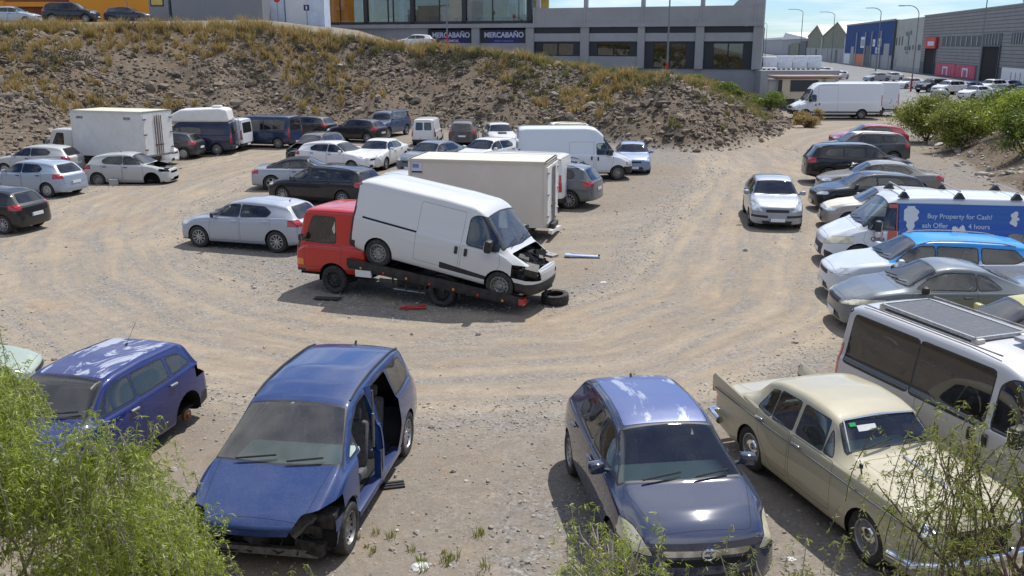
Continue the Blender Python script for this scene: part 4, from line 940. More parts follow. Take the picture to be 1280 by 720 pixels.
# ---------------------------------------------------------------- warehouses along the street
WD = Vector((-.1868, -.9824, 0))   # from far to near along the fronts
def on_front(Y): return Vector((81.4 + .19 * (Y - 180) + .0, Y, 0))
WROT = math.atan2(-.9824, -.1868)  # local +u runs towards the viewer; local -v (front) faces the street... front normal = left of u
def warehouse(name, Ya, Yb, label, zt, depth=40):
    """local frame: x from the far corner to the near corner, y > 0 away from the street"""
    A, B = on_front(Ya), on_front(Yb); r = empty(name, A, WROT, label, 'building'); return r, (B - A).length
def cladding(nm, c1, c2, horiz, pitch):
    m, t, b = newmat(nm); b.inputs['Roughness'].default_value = .7; b.inputs['Specular IOR Level'].default_value = .15; tc_ = N(t, 'ShaderNodeTexCoord'); s_ = N(t, 'ShaderNodeSeparateXYZ'); t.links.new(tc_.outputs['Object'], s_.inputs[0])
    w = N(t, 'ShaderNodeMath', operation='MULTIPLY'); w.inputs[1].default_value = 1 / pitch; t.links.new(s_.outputs[2 if horiz else 0], w.inputs[0])
    fr = N(t, 'ShaderNodeMath', operation='FRACT'); t.links.new(w.outputs[0], fr.inputs[0]); g = N(t, 'ShaderNodeMath', operation='GREATER_THAN'); g.inputs[1].default_value = .8; t.links.new(fr.outputs[0], g.inputs[0])
    n = N(t, 'ShaderNodeTexNoise'); n.inputs['Scale'].default_value = .5; n.inputs['Detail'].default_value = 8; t.links.new(tc_.outputs['Object'], n.inputs[0])
    x = N(t, 'ShaderNodeMixRGB'); x.inputs[1].default_value = (*c1, 1); x.inputs[2].default_value = (*c2, 1); t.links.new(g.outputs[0], x.inputs[0])
    y = N(t, 'ShaderNodeMixRGB', blend_type='MULTIPLY'); y.inputs[0].default_value = .35; t.links.new(x.outputs[0], y.inputs[1]); t.links.new(n.outputs[0], y.inputs[2]); t.links.new(y.outputs[0], b.inputs['Base Color'])
    bp = N(t, 'ShaderNodeBump'); bp.inputs['Distance'].default_value = .1; t.links.new(fr.outputs[0], bp.inputs['Height']); t.links.new(bp.outputs[0], b.inputs['Normal']); return m
MT['cgrey'] = cladding('grey_horizontal_cladding', (.32, .325, .335), (.16, .165, .17), True, .55)
MT['cblue'] = cladding('blue_cladding', (.010, .06, .24), (.007, .045, .19), False, 1.2)
MT['cgreen'] = cladding('pale_green_cladding', (.25, .26, .20), (.19, .20, .155), False, 1.5)
MT['cwhite'] = cladding('off_white_cladding', (.50, .50, .46), (.42, .42, .39), False, 1.4)
MT['pinkp'] = mat('red_and_white_poster', (.50, .07, .13), .6, var=.3, scale=.8)
MT['terra'] = mat('terracotta', (.36, .22, .17), .8, var=.15, scale=1)
MT['roofm'] = mat('pale_roof_sheet', (.60, .57, .46), .6, var=.08, scale=.4); MT['tank'] = mat('pale_tank_paint', (.55, .53, .48), .6, var=.15, scale=.6)
MT['gdark'] = mat('dark_grey_base', (.10, .11, .12), .8, var=.1, scale=.6)
def wbox(q, a, b_, z0, z1, m_, y0=0, y1=.3): q.box(((a + b_) / 2, -(y0 + y1) / 2, (z0 + z1) / 2), (b_ - a, abs(y1 - y0), z1 - z0), m_)
K = 1.018
r, ln = warehouse('grey_warehouse', 196, 96, 'big grey warehouse with horizontal cladding, red sign and pink posters at the right edge', 11.3)
q = MB(); wbox(q, 0, ln, 2.4, 11.3, MT['cgrey'], 0, -30); wbox(q, 0, ln, -.2, 2.4, MT['gdark'], .02, -30); wbox(q, 0, ln, 11.3, 11.5, MT['bgrey'], .15, -.2); q.build('wall', r)
for a, b_, z0, z1 in ((42.0, 51.4, 5.6, 7.4), (55.8, 62.7, 5.8, 7.4), (68, 88, 5.5, 7.2)):
    f = MB(); wbox(f, a, b_, z0, z1, MT['frame'], -.05, .06); 
    for i in range(1, 6): wbox(f, a + (b_ - a) * i / 6 - .12, a + (b_ - a) * i / 6 + .12, z0, z1, MT['bgreyl'], .06, .12)
    f.build('window', r)
f = MB(); wbox(f, 16.2, 42, 5.5, 7.1, MT['frame'], -.05, .06)
for i in range(1, 8): wbox(f, 16.2 + 25.8 * i / 8 - .25, 16.2 + 25.8 * i / 8 + .25, 5.5, 7.1, MT['bgreyl'], .06, .12)
f.build('window', r)
for a, b_, z1 in ((4.3, 12.0, 4.9), (42.8, 51.4, 5.4)): f = MB(); wbox(f, a, b_, 0, z1, MT['gap'], -.1, .05); wbox(f, a - .2, a, 0, z1, MT['gdark'], 0, .25); wbox(f, b_, b_ + .2, 0, z1, MT['gdark'], 0, .25); wbox(f, a - .2, b_ + .2, z1, z1 + .25, MT['gdark'], 0, .25); f.build('gateway', r)
f = MB(); wbox(f, 5.0, 13.4, 5.0, 7.1, MT['redp'], .05, .6); wbox(f, 7.5, 12.4, 5.5, 6.3, MT['letter'], .6, .65); f.build('sign', r)
for a, b_ in ((13.8, 27.5), (27.9, 39.8)):
    f = MB(); wbox(f, a, b_, .1, 2.3, MT['pinkp'], .03, .12); m_ = (a + b_) / 2
    wbox(f, m_ - 1.8, m_ + 1.8, .3, 1.8, MT['letter'], .12, .15); wbox(f, m_ - 1.0, m_ + 1.0, .3, 1.45, MT['pinkp'], .15, .18)
    for i in range(8): wbox(f, a + (b_ - a) * (i + .5) / 8 - .15, a + (b_ - a) * (i + .5) / 8 + .15, .1, 2.3, MT['redp'], .12, .14)
    f.build('poster', r)
f = MB(); wbox(f, 53.6, 66, .1, 2.4, MT['wwhite'], .03, .14)
for i in range(4): wbox(f, 58 + i * 2, 58.3 + i * 2, .1, 1.8, MT['bgreyl'], .14, .18)
f.build('white_door', r)
t_ = MB(); t_.lathe([(.01, -6), (1.6, -5.9), (2.2, -5.2), (2.2, 5.2), (1.6, 5.9), (.01, 6)], MT['tank'], 24, 'x'); t_.box((0, 0, -2.2), (9, 2.4, 1.2), MT['tank']); o = t_.build('water_tank', None, on_front(153) + Vector((11, 0, 13.2))); o.rotation_euler = (0, 0, R(12)); tag(o, 'pale round tank on the roof of the grey warehouse', 'tank')
r, ln = warehouse('white_warehouse', 222, 196.1, 'off-white warehouse with slit windows and a bird emblem between blue and grey ones', 11.2)
q = MB(); wbox(q, 0, ln, .9, 11.2, MT['cwhite'], 0, -30); wbox(q, 0, ln, -.2, .9, MT['concrete'], .03, -30); q.build('wall', r)
f = MB(); wbox(f, 2, 6, 11.2, 11.8, MT['terra'], -8, -14); f.build('roof_ridge', r)
for a, z0, z1 in ((.9, 5.6, 7.2), (3.9, 5.6, 7.4), (6.9, 5.6, 7.5), (15.2, 4.6, 5.4), (18.1, 4.7, 5.6), (20.6, 4.7, 5.6), (23.2, 4.6, 5.7), (24.6, 4.6, 5.7)):
    f = MB(); wbox(f, a, a + 1.0, z0, z1, MT['frame'], -.05, .05); wbox(f, a - .1, a + 1.1, z0 - .12, z0, MT['bgreyl'], 0, .1); f.build('window', r)
f = MB(); wbox(f, 0.3, 3, .9, 2.6, MT['bgrey'], 0, .08); f.build('shutter', r)
MT['logog'] = mat('grey_emblem_paint', (.16, .19, .22), .7)
f = MB()
f.prism([(12.6, 4.5), (14.0, 4.6), (14.3, 6.2), (13.9, 8.0), (13.2, 8.5), (12.7, 7.5), (12.4, 6.0)], -.12, -.04, MT['logog']); f.prism([(13.0, 5.1), (13.7, 5.2), (13.9, 6.2), (13.5, 7.6), (13.0, 7.0)], -.16, -.12, MT['cwhite'])
for x_, z_ in ((11.3, 8.0), (15.6, 8.2), (11.2, 4.9), (15.0, 4.9)): f.box((x_, -.08, z_), (1.3, .08, .8), MT['logog'])
f.box((13.2, -.08, 4.0), (2.2, .08, .35), MT['logog']); f.build('emblem', r)
r, ln = warehouse('blue_warehouse', 292, 222.2, 'dark blue clad warehouse with an orange roller door', 11.2)
q = MB(); wbox(q, 0, ln, 3.2, 11.1, MT['cblue'], .35, -35); wbox(q, 0, ln, -.4, 3.2, MT['bgrey'], .3, -35); wbox(q, 0, ln, 11.1, 11.5, MT['bgrey'], .5, .2); wbox(q, ln - .02, ln + .25, -.3, 11.3, MT['gdark'], .5, -35); q.build('wall', r)
for a in (20.0, 34, 55.8, 43.5): f = MB(); wbox(f, a, a + .9, 0, 9.0, MT['bgreyl'], .35, .6); f.build('downpipe', r)
for a, b_, z0, z1, mm in ((27.5, 33.5, 4.8, 7.7, 'wwhite'), (45.5, 48.5, 5.2, 7.0, 'wwhite'), (52, 56.8, 5.2, 7.2, 'wwhite'), (50, 56.6, 3.5, 5.0, 'letter')): f = MB(); wbox(f, a, b_, z0, z1, MT[mm], .35, .45); wbox(f, a + .8, b_ - .8, z0 + .5, z1 - .7, MT['bgreyl'], .45, .48); f.build('sign', r)
for a, b_, z1 in ((36, 42, 5.4), (11.5, 16.5, 5.1), (60.5, 67, 5.9)): f = MB(); wbox(f, a, b_, -.2, z1, MT['frame' if a == 36 else 'bgreyl'], .3, .42); f.build('gateway', r)
f = MB(); wbox(f, 18.3, 34, .1, 3.1, mat('orange_door', (.55, .16, .06), .6, var=.1, scale=1), .3, .44); f.build('roller_door', r); f = MB(); wbox(f, 0, 10.5, 0, 3.0, MT['wwhite'], .3, .44); f.build('white_door', r)
for Ya, Yb, pk, lb in ((345, 292.3, 12.6, 'nearer pale green gabled warehouse next to the blue one'), (392, 345.4, 12.6, 'farther pale green gabled warehouse of the pair')):
    r, ln = warehouse('gabled_warehouse', Ya, Yb, lb, 12)
    q = MB(); e = 8.6; ox = ln * .62
    q.prism([(0, -.5), (ln, -.5), (ln, e), (ox, pk), (0, e)], 0, 45, MT['cgreen']); wbox(q, 0, ln, -.5, 4.4, MT['bgrey'], .2, 0); q.build('wall', r)
    f = MB(); f.add([(0, -.3, e + .06), (ox, -.3, pk + .06), (ox, 45, pk + .06), (0, 45, e + .06), (ln + .3, -.3, e + .02), (ln + .3, 45, e + .02), (0, -.3, e + .3), (ox, -.3, pk + .3), (ox, 45, pk + .3), (0, 45, e + .3), (ln + .3, -.3, e + .26), (ln + .3, 45, e + .26)],
        [(0, 1, 2, 3), (1, 4, 5, 2), (6, 9, 8, 7), (7, 8, 11, 10), (0, 6, 7, 1), (1, 7, 10, 4), (4, 10, 11, 5), (0, 3, 9, 6)], MT['roofm']); f.build('roof', r)
    for a in (.2, .62): f = MB(); wbox(f, ln * a, ln * a + 4, 0, 4.0, MT['frame'] if a > .3 else MT['bgreyl'], .2, .32); f.build('gateway', r)
    f = MB(); wbox(f, ln - .8, ln - .2, 0, 8, MT['wwhite'], .2, .5); f.build('downpipe', r)
r, ln = warehouse('grey_warehouse', 500, 392.5, 'grey warehouse with a bright white roof beyond the green gables', 10)
q = MB(); wbox(q, 0, ln, -1, 8.0, MT['bgrey'], 0, -30); wbox(q, ln * .5, ln * .8, 0, 6.2, MT['cgreen'], 0, 1.0); wbox(q, ln * .3, ln * .45, 0, 5.5, MT['frame'], 0, .3); wbox(q, ln * .82, ln, 0, 7, MT['gdark'], 0, .4); q.build('wall', r)
q = MB(); q.prism([(-1, 8.0), (ln + 1, 8.0), (ln * .98, 8.4), (ln * .15, 11.4)], -.5, 30, MT['wwhite']); q.build('roof', r)
r, ln = warehouse('far_warehouse', 640, 500.4, 'small distant warehouse at the end of the street', 10)
q = MB(); wbox(q, 0, ln, -2, 8.2, MT['bgreyl'], 0, -30); q.build('wall', r); q = MB(); wbox(q, -1, ln + 1, 8.2, 9.3, MT['wwhite'], .4, -30); q.build('roof', r)
r = empty('distant_hall', (104, 640, 0), 0, 'tiny pale hall closing the view behind the showroom corner', 'building')
q = MB(); q.box((6, 0, 3), (34, 20, 8), MT['bgreyl']); q.build('wall', r); q = MB(); q.box((6, 0, 7.4), (35, 21, .8), MT['roofm']); q.build('roof', r)
# kerbside wall on the left of the street far away and a few masts
# street lamps
MT['galv'] = mat('galvanised_pole', (.20, .21, .22), .5, .4); MT['redpole'] = mat('red_painted_pole_foot', (.42, .02, .025), .5)
def lamp(x, y, z0, h, arm, ang, label, red=False, r0=.10, group='street lamps'):
    r = empty('street_lamp', (x, y, z0), ang, label, 'street lamp', group)
    f = MB(); f.tube([(0, 0, 0), (0, 0, h * .45), (0, 0, h - 1.1)], [r0, r0 * .8, r0 * .55], MT['galv'], 8)
    f.tube([(0, 0, h - 1.1)] + [(-arm * (1 - math.cos(a)) , 0, h - 1.1 + 1.1 * math.sin(a)) for a in np.linspace(.25, math.pi / 2, 6)] + [(-arm * 1.5, 0, h - .02)], r0 * .5, MT['galv'], 6); f.build('pole', r)
    f = MB(); f.box((-arm * 1.5 - .3, 0, h - .02), (.75, .26, .12), MT['galv'], None, .04); f.build('lamp_head', r)
    if red: f = MB(); f.tube([(0, 0, 0), (0, 0, 1.6)], r0 * 1.15, MT['redpole'], 8); f.build('painted_foot', r)
lamp(80.4, 209, 0, 13.4, 1.9, R(0), 'tall street lamp in front of the blue warehouse', r0=.16)
lamp(50.4, 118.8, 0, 10.4, 1.3, R(0), 'street lamp with a red foot between the parked cars and the road', True)
lamp(53.5, 108.4, 0, 12.2, 1.3, R(0), 'street lamp crossing the grey warehouse front, its head above the picture')
lamp(15.25, 93, 2.4, 12.2, 1.3, R(0), 'lamp post with a red foot in front of the right-hand showroom windows', True)
lamp(-6.8, 100, 5.2, 10, 1.3, R(0), 'lamp post with a red foot beside the navy sign boards', True, .09)
for i, (x, y, h, lb) in enumerate(((91, 300, 16.3, 'distant street lamp above the farther green gable'), (101, 300, 15.5, 'distant street lamp above the nearer green gable'), (104, 400, 14.5, 'thin distant street lamp over the white-roofed warehouse'), (112, 420, 15, 'second thin distant lamp over the white-roofed warehouse'), (118, 480, 14, 'tiny lamp left of the white-roofed warehouse'), (122, 520, 15, 'tiniest lamp beside the showroom corner'))): lamp(x, y, 0, h, 2.8, 0, lb, False, .17)

# ---------------------------------------------------------------- left end: orange building, lorry, fence
MT['orangew'] = mat('orange_render', (.80, .33, .03), .8, var=.06, scale=.5, col2=(.74, .28, .03)); MT['brownw'] = mat('terracotta_panel', (.24, .07, .035), .8, var=.2, scale=.4)
r = empty('orange_building', (-50, 104, 7), R(-4), 'orange and terracotta building behind the top of the embankment at the far left', 'building')
q = MB(); q.box((8, 4, 4.5), (11.5, 8, 9.5), MT['orangew']); q.box((-10.5, 5, 4.5), (25, 8, 9.5), MT['brownw']); q.build('wall', r)
q = MB(); q.box((-9, .9, 3.0), (24, .4, .5), MT['orangew']); q.box((-6, .8, 1.6), (1.0, .5, 3.6), MT['orangew']); q.box((2.0, .8, 2), (.5, .5, 5), MT['brownw']); q.build('canopy', r)
q = MB(); q.box((-12, .95, 1.6), (4, .1, 2), MT['dglass']); q.build('window', r)
r = empty('lorry', (-29.2, 93, 7.35), R(-3), 'long grey lorry with a yellow side window parked behind the embankment grass', 'lorry')
MT['lorryg'] = mat('grey_lorry_panel', (.22, .225, .24), .5, var=.05, scale=.6)
q = MB(); q.box((1.1, 0, 2.2), (8.8, 2.5, 3.3), MT['lorryg']); q.build('cargo_box', r)
q = MB(); q.box((-4.6, 0, 1.9), (2.0, 2.4, 3.0), MT['lorryg'], None, .15); o = q.build('cab', r)
q = MB(); q.box((-4.7, -1.23, 2.5), (1.1, .06, .9), MT['ochre'], None, .02); q.box((-4.7, -1.215, 2.5), (1.3, .05, 1.1), MT['trim']); q.build('side_window', o)
q = MB(); q.box((-4.2, -1.25, .6), (.5, .05, .2), MT['redp']); q.build('badge', o)
for x_ in (-4.4, 2.6, 3.8): add_wheel(r, x_, -1.05, .5, .3, 'steel', -1); add_wheel(r, x_, 1.05, .5, .3, 'steel', 1)
MT['bluew'] = mat('pale_blue_white_tarpaulin', (.55, .62, .72), .6, var=.12, scale=1.2)
r = empty('container_stack', (-23.5, 96, 6.8), R(-4), 'pale blue and white containers between the lorry and the showroom', 'container')
q = MB(); q.box((0, 0, 1.8), (2.0, 2.4, 4.4), MT['bluew']); q.box((2.2, .4, 2.4), (2.2, 2.2, 5.2), MT['wwhite']); q.box((4.2, .2, 2.2), (1.7, 2.2, 4.8), MT['bluew']); q.build('container_body', r)
q = MB(); q.box((-.95, -1.25, 1.6), (.45, .1, 1.6), MT['orangew']); q.build('orange_post', r)
q = MB(); q.box((0, 0, 2.0), (8, 3, 4.2), MT['bgrey']); q.box((.5, -1.55, 3.4), (5, .1, 1.6), MT['bgreyl']); q.box((1.6, -1.56, 2.2), (4, .1, .08), MT['wwhite']); q.box((3.1, -1.58, 2.8), (.9, .1, 1.8), MT['frame'])
o = q.build('grey_annexe', None, (-24.5, 121, 6.2)); tag(o, 'small grey annexe with a white rail left of the showroom glazing', 'building')
def roadsign(x, y, z, h, label, kind):
    r = empty('road_sign', (x, y, z), 0, label, 'road sign'); q = MB(); q.tube([(0, 0, 0), (0, 0, h)], .035, MT['galv'], 6); q.build('pole', r); q = MB()
    if kind == 'stop': q.lathe([(.001, -.06), (.30, -.06), (.30, -.02), (.001, -.02)], MT['redp'], 20, 'y', (0, 0, h)); q.box((0, -.065, h), (.38, .012, .09), MT['wwhite'])
    elif kind == 'blue': q.box((0, -.05, h), (.5, .03, .5), MT['navy2']); q.box((0, -.07, h), (.12, .01, .3), MT['wwhite'])
    else: q.lathe([(.001, -.06), (.34, -.06), (.34, -.02), (.001, -.02)], MT['galv'], 20, 'y', (0, 0, h))
    q.build('sign_plate', r)
roadsign(-21.0, 86, gz(-21, 86), 1.95, 'round red no-entry sign on the embankment crest', 'stop')
roadsign(-18.6, 87, gz(-18.6, 87), 1.55, 'small blue road sign right of the red no-entry sign', 'blue')
roadsign(-33.6, 84, gz(-33.6, 84), 2.6, 'grey back of a round sign before the orange wall', 'back')
roadsign(-27.2, 84, gz(-27.2, 84), 2.6, 'grey back of a round sign before the grey lorry', 'back')

# ---------------------------------------------------------------- kiosk, pillars by the white vans
r = empty('beige_kiosk', (26.6, 85, 0), R(2), 'beige cabin with a terracotta roof edge behind the big white van', 'cabin')
MT['beige'] = mat('beige_wall', (.55, .47, .34), .7, var=.05, scale=1)
q = MB(); q.box((1.6, 1.2, 1.9), (.35, 2.3, 1.8), MT['beige']); q.box((0, 1.2, 1.9), (5.2, 2.3, 1.8), MT['beige']); q.build('wall', r)
q = MB(); q.box((0.2, 1.2, 2.95), (6.0, 2.9, .18), MT['terra'], None, .05); q.build('roof', r)
q = MB(); q.box((-.2, .02, 2.15), (2.5, .06, 1.0), MT['frame']); q.box((-2.4, .02, 2.1), (.35, .06, 1.2), MT['frame']); q.build('window', r)
for x_, y_, lb in ((23.7, 85.5, 'rough concrete gate pillar beside the beige cabin'),):
    q = MB(); z_ = gz(x_, y_); q.box((0, 0, 1.1), (.75, .7, 2.6), MT['concrete'], None, .03); q.box((0, 0, 2.44), (.9, .85, .12), MT['concrete'], None, .02); o = q.build('gate_pillar', None, (x_, y_, z_ - .2)); tag(o, lb, 'pillar')
q = MB(); q.box((0, 0, .6), (1.8, .12, 1.2), MT['gdark']); q.box((0, -.08, 1.15), (1.8, .08, .1), MT['galv']); o = q.build('metal_gate', None, (24.9, 85.6, gz(24.9, 85.6))); tag(o, 'low dark metal gate between concrete pillar and beige cabin', 'gate')
r = empty('waste_container', (42.4, 93, 0), R(10), 'grey domed recycling container on the street behind the green bushes', 'container')
q = MB(); q.box((0, 0, .68), (1.9, 1.3, 1.36), MT['gdark'], None, .06); q.build('bin_body', r)
q = MB(); q.lathe([(.95, 0), (.9, .25), (.65, .5), (.3, .62), (.001, .65)], MT['lorryg'], 18, 'z', (0, 0, 1.36)); q.build('lid', r); r.scale = (.78,) * 3
# low wall with parked cars' kerb beyond
q = MB(); q.beam((51, 165, .9), (77, 300, .9), .3, 1.9, MT['concrete']); o = q.build('boundary_wall'); tag(o, 'long low concrete wall along the far left side of the street', 'wall')
# ---------------------------------------------------------------- the vehicles
PROTO = {}
def tmfix(S): S['tm'] = sum(S['axles']) / len(S['axles']); return S
def place(o, x, y, yaw, s, name, label, cat, group=None, z=0, color=None):
    o.name = name; o.location = (x, y, z); o.rotation_euler = (0, 0, R(yaw)); o.scale = (s, s, s); tag(o, label, cat, group)
    if 'wb' in o: del o['wb']
    if color: recolor(o, color)
    return o
def car(key, spec, color, x, y, yaw, s, name, label, cat, group='vehicles parked on the dirt lot', z=0):
    if key in PROTO: o = copy_tree(PROTO[key])
    else: o = build_vehicle(name, tmfix(spec()), color); PROTO[key] = o
    return place(o, x, y, yaw, s, name, label, cat, group, z, color)
SIL = (.40, .41, .43, .5); SILB = (.36, .42, .50, .4); WHT = (.72, .72, .70, .35); BLK = (.008, .009, .011, .16); DGR = (.030, .033, .038, .3); NAV = (.012, .02, .055, .5)
MET = dict(paint='paintm')
def findpart(o, nm): return [c for c in o.children_recursive if c.name.split('.')[0] == nm]
def drop(o, *nms):
    for c in list(o.children_recursive):
        try:
            if c.name.split('.')[0] in nms:
                for k in list(c.children_recursive): bpy.data.objects.remove(k)
                bpy.data.objects.remove(c)
        except ReferenceError: pass
# --- left side
car('hatchS', lambda: hatch(L=3.8, W=1.64, H=1.42, wstyle='alloy', glassm='dglass'), BLK, -16.95, 29.43, 167, .99, 'parked_car', 'small black hatchback cut off by the left edge, rear window and red lights towards us', 'car')
car('hatchN', lambda: hatch(L=4.05, W=1.75, H=1.45, glassm='dglass', **MET), SILB, -19.0, 36.61, 164, .97, 'parked_car', 'pale blue-silver hatchback behind the small black one at the left edge', 'car')
car('hatchN', None, (.52, .52, .50, .9), -21.7, 42.3, 176, .95, 'parked_car', 'dusty white hatchback between the blue-silver one and the box lorry', 'car')
o = car('clioW', lambda: hatch(L=3.77, W=1.64, H=1.42, wstyle={(0, -1): 'none', (1, -1): 'steel', (0, 1): 'none', (1, 1): 'none'}, antenna=.6, mirror=None, glassm='glass', plates=None), (.46, .46, .44, .8), -16.48, 39.88, 358, 1.0, 'wrecked_car', 'stripped silver-white hatchback with missing front wheels and open nose before the box lorry', 'car')
drop(o, 'bonnet', 'headlight', 'grille', 'lower_grille'); PROTO.pop('clioW')
q = MB(); random.seed(5)
for i in range(26): q.box((random.uniform(1.25, 1.72), random.uniform(-.5, .5), random.uniform(.42, .74)), (random.uniform(.1, .25), random.uniform(.1, .3), random.uniform(.05, .2)), random.choice([MT['engine'], MT['engine'], MT['steel'], MT['trim']]), Matrix.Rotation(random.uniform(-1, 1), 3, (random.random(), random.random(), 1)))
q.build('engine', o); o.location.z = -.12
q = MB(); q.box((0, 0, .13), (.35, .3, .26), MT['concrete'], Matrix.Rotation(.3, 3, 'Z')); b_ = q.build('concrete_block', None, (-16.9, 38.9, 0)); tag(b_, 'concrete block by the sill of the stripped silver-white hatchback', 'block')
def lorry_box(root, x0, x1, w, z0, z1, side, door=True, sticker=False, frame='rustdoor'):
    q = MB(); q.box(((x0 + x1) / 2, 0, (z0 + z1) / 2), (x1 - x0, w, z1 - z0), MT[side]); o = q.build('cargo_box', root)
    q = MB(); e = .07
    for y in (-w / 2, w / 2):
        for z in (z0, z1): q.box(((x0 + x1) / 2, y, z), (x1 - x0 + e, e, e), MT['cream' if side == 'cream' else 'white'])
        for x in (x0, x1): q.box((x, y, (z0 + z1) / 2), (e, e, z1 - z0), MT['cream' if side == 'cream' else 'white'])
    for z in (z0, z1):
        for x in (x0, x1): q.box((x, 0, z), (e, w, e), MT['steel'])
    q.box(((x0 + x1) / 2, 0, z1 + .02), (x1 - x0 + .1, w + .1, .03), MT['roofm']); q.build('frame', o)
    for s in (1, -1):
        q = MB(); q.box((x0 - .05, s * w / 4, (z0 + z1) / 2 - .03), (.05, w / 2 - .08, z1 - z0 - .22), MT['white']); d = q.build('rear_door', root)
        q = MB()
        for k in (.16, .5, .84): q.box((x0 - .09, s * (w / 2 - .12), z0 + (z1 - z0) * k), (.03, .22, .05), MT['rust' if side != 'cream' else 'steel'])
        for yy in (.10, .24): q.tube([(x0 - .10, s * yy, z0 + .08), (x0 - .10, s * yy, z1 - .2)], .018, MT['rust' if side != 'cream' else 'steel'], 6)
        q.box((x0 - .10, s * .17, z0 + .55), (.03, .3, .05), MT['rust']); q.build('door_hardware', d)
# box lorry, left
r = empty('box_lorry', (0, 0, 0)); S = tmfix(cabover(L=1.85, W=1.85, H=2.15, glassm='glass')); cb = build_vehicle('cab', S, (.58, .57, .52, .7))
for c in list(cb.children): c.parent = r; c.location.x += 2.55
for c in r.children: pass
bpy.data.objects.remove(cb)
lorry_box(r, -3.3, 1.15, 2.2, .85, 3.1, 'white')
q = MB(); q.box((-.6, 0, .68), (5.0, .8, .18), MT['trim']); q.box((-3.2, 0, .45), (.1, 1.9, .14), MT['white']); q.box((0, .9, .5), (1.0, .35, .4), MT['trim']); q.build('chassis', r)
q = MB(); q.box((-2.4, 1.112, 2.78), (.42, .012, .12), MT['steel']); q.box((.6, 1.112, 2.78), (.42, .012, .12), MT['steel']); q.build('vent', r)
for s in (1, -1): add_wheel(r, -1.9, s * .9, .37, .25, 'steel', s)
place(r, -19.35, 44.3, 161, .90, 'box_lorry', 'old white box lorry with rusty door hinges parked by the rocky slope', 'lorry')
for c in r.children: pass
car('hatchN', None, WHT, -18.6, 45.9, 356, .96, 'parked_car', 'white hatchback nose poking out behind the box lorry', 'car')
car('hatchN', None, DGR, -18.2, 48.8, 176, .96, 'parked_car', 'dark grey hatchback in front of the high-roof camper van', 'car')
o = car('camper', lambda: van(L=4.79, W=1.84, H=1.94, axles=(.19, .80), glassm='dglass', wstyle='alloy', lowtrim=.14, mirror=(.27, .60),
    windows=[('f', [(.235, .56), (.36, .56), (.36, .82), (.32, .86), (.30, .86)]), ('s', [(.385, .58), (.62, .58), (.62, .84), (.385, .84)])]), (.010, .014, .05, .4), -17.32, 50.6, 184, .92, 'camper_van', 'dark navy camper van with a tall white roof and a bike rack at the rear', 'van')
PROTO.pop('camper'); q = MB()
vs = []; q.prism([(-2.25, 1.9), (1.55, 1.9), (1.0, 2.35), (.5, 2.62), (-1.7, 2.70), (-2.15, 2.62)], -.80, .80, MT['white']); w_ = q.build('high_roof', o)
mo = w_.modifiers.new('b', 'BEVEL'); mo.width = .12; mo.segments = 3
q = MB(); q.box((-1.5, .1, 2.76), (.5, .5, .14), MT['white'], None, .03); q.build('roof_hatch', o)
q = MB()
for s in (.35, -.35): q.tube([(-2.42, s, .7), (-2.62, s, .9), (-2.55, s, 2.0), (-2.38, s, 2.1)], .02, MT['galv'], 6)
for z_ in (.95, 1.3, 1.7): q.tube([(-2.60, -.6, z_), (-2.60, .6, z_)], .018, MT['galv'], 6)
q.build('bike_rack', o)
b_ = empty('bicycle', (-19.6, 50.45, 1.0), R(94), 'bicycle hung on the rear rack of the navy camper van', 'bicycle'); q = MB()
for x_ in (-.5, .5): q.lathe([(.33, -.012), (.35, 0), (.33, .012), (.31, 0)], MT['rubber'], 22, 'y', (x_, 0, 0), True)
q.build('wheels', b_); q = MB()
for a_, c_ in (((-.5, 0, 0), (-.1, 0, .45)), ((-.1, 0, .45), (.35, 0, .42)), ((.5, 0, 0), (.35, 0, .5)), ((-.5, 0, 0), (0, 0, 0)), ((0, 0, 0), (-.12, 0, .55)), ((0, 0, 0), (.35, 0, .42))): q.tube([a_, c_], .016, MT['white'], 6)
q.build('frame', b_); q = MB(); q.tube([(.36, -.25, .56), (.36, .25, .56)], .014, MT['trim'], 6); q.build('handlebar', b_); q = MB(); q.box((-.14, 0, .58), (.24, .12, .05), MT['trim'], None, .02); q.build('saddle', b_)
o = car('vanI', lambda: van(L=5.0, W=1.93, H=2.05, axles=(.18, .79), glassm='dglass', rw=(.56, .70, .86, .66)), (.66, .68, .70, .4), -17.1, 52.6, 173, .88, 'parked_van', 'white panel van squeezed between the camper van and the blue minibus', 'van'); PROTO.pop('vanI')
WN3 = [('f', [(.215, .56), (.355, .56), (.355, .80), (.325, .87), (.295, .87), (.225, .65)]), ('s', [(.385, .56), (.62, .56), (.62, .87), (.385, .87)]), ('q', [(.635, .56), (.93, .56), (.925, .87), (.635, .87)])]
o = car('trafB', lambda: van(glassm='dglass', windows=WN3, wstyle='alloy', rw=(.56, .74, .88, .70)), (.010, .028, .075, .35), -14.6, 54.2, 166, .94, 'parked_minibus', 'dark blue minibus with tinted windows at the foot of the slope', 'van')
PROTO['trafB'] = o
car('hatchN', None, (.5, .55, .6, .4), -14.6, 60.5, 150, .9, 'parked_car', 'pale car mostly hidden behind the dark blue minibus', 'car')
car('hatchN', None, (.02, .022, .026, .8), -13.2, 60.0, 160, .95, 'parked_car', 'dusty black hatchback wreck right of the dark blue minibus', 'car')
car('hatchS', None, (.008, .007, .009, .2), -9.55, 57.2, 158, 1.0, 'parked_car', 'black hatchback in front of the old blue off-roader', 'car')
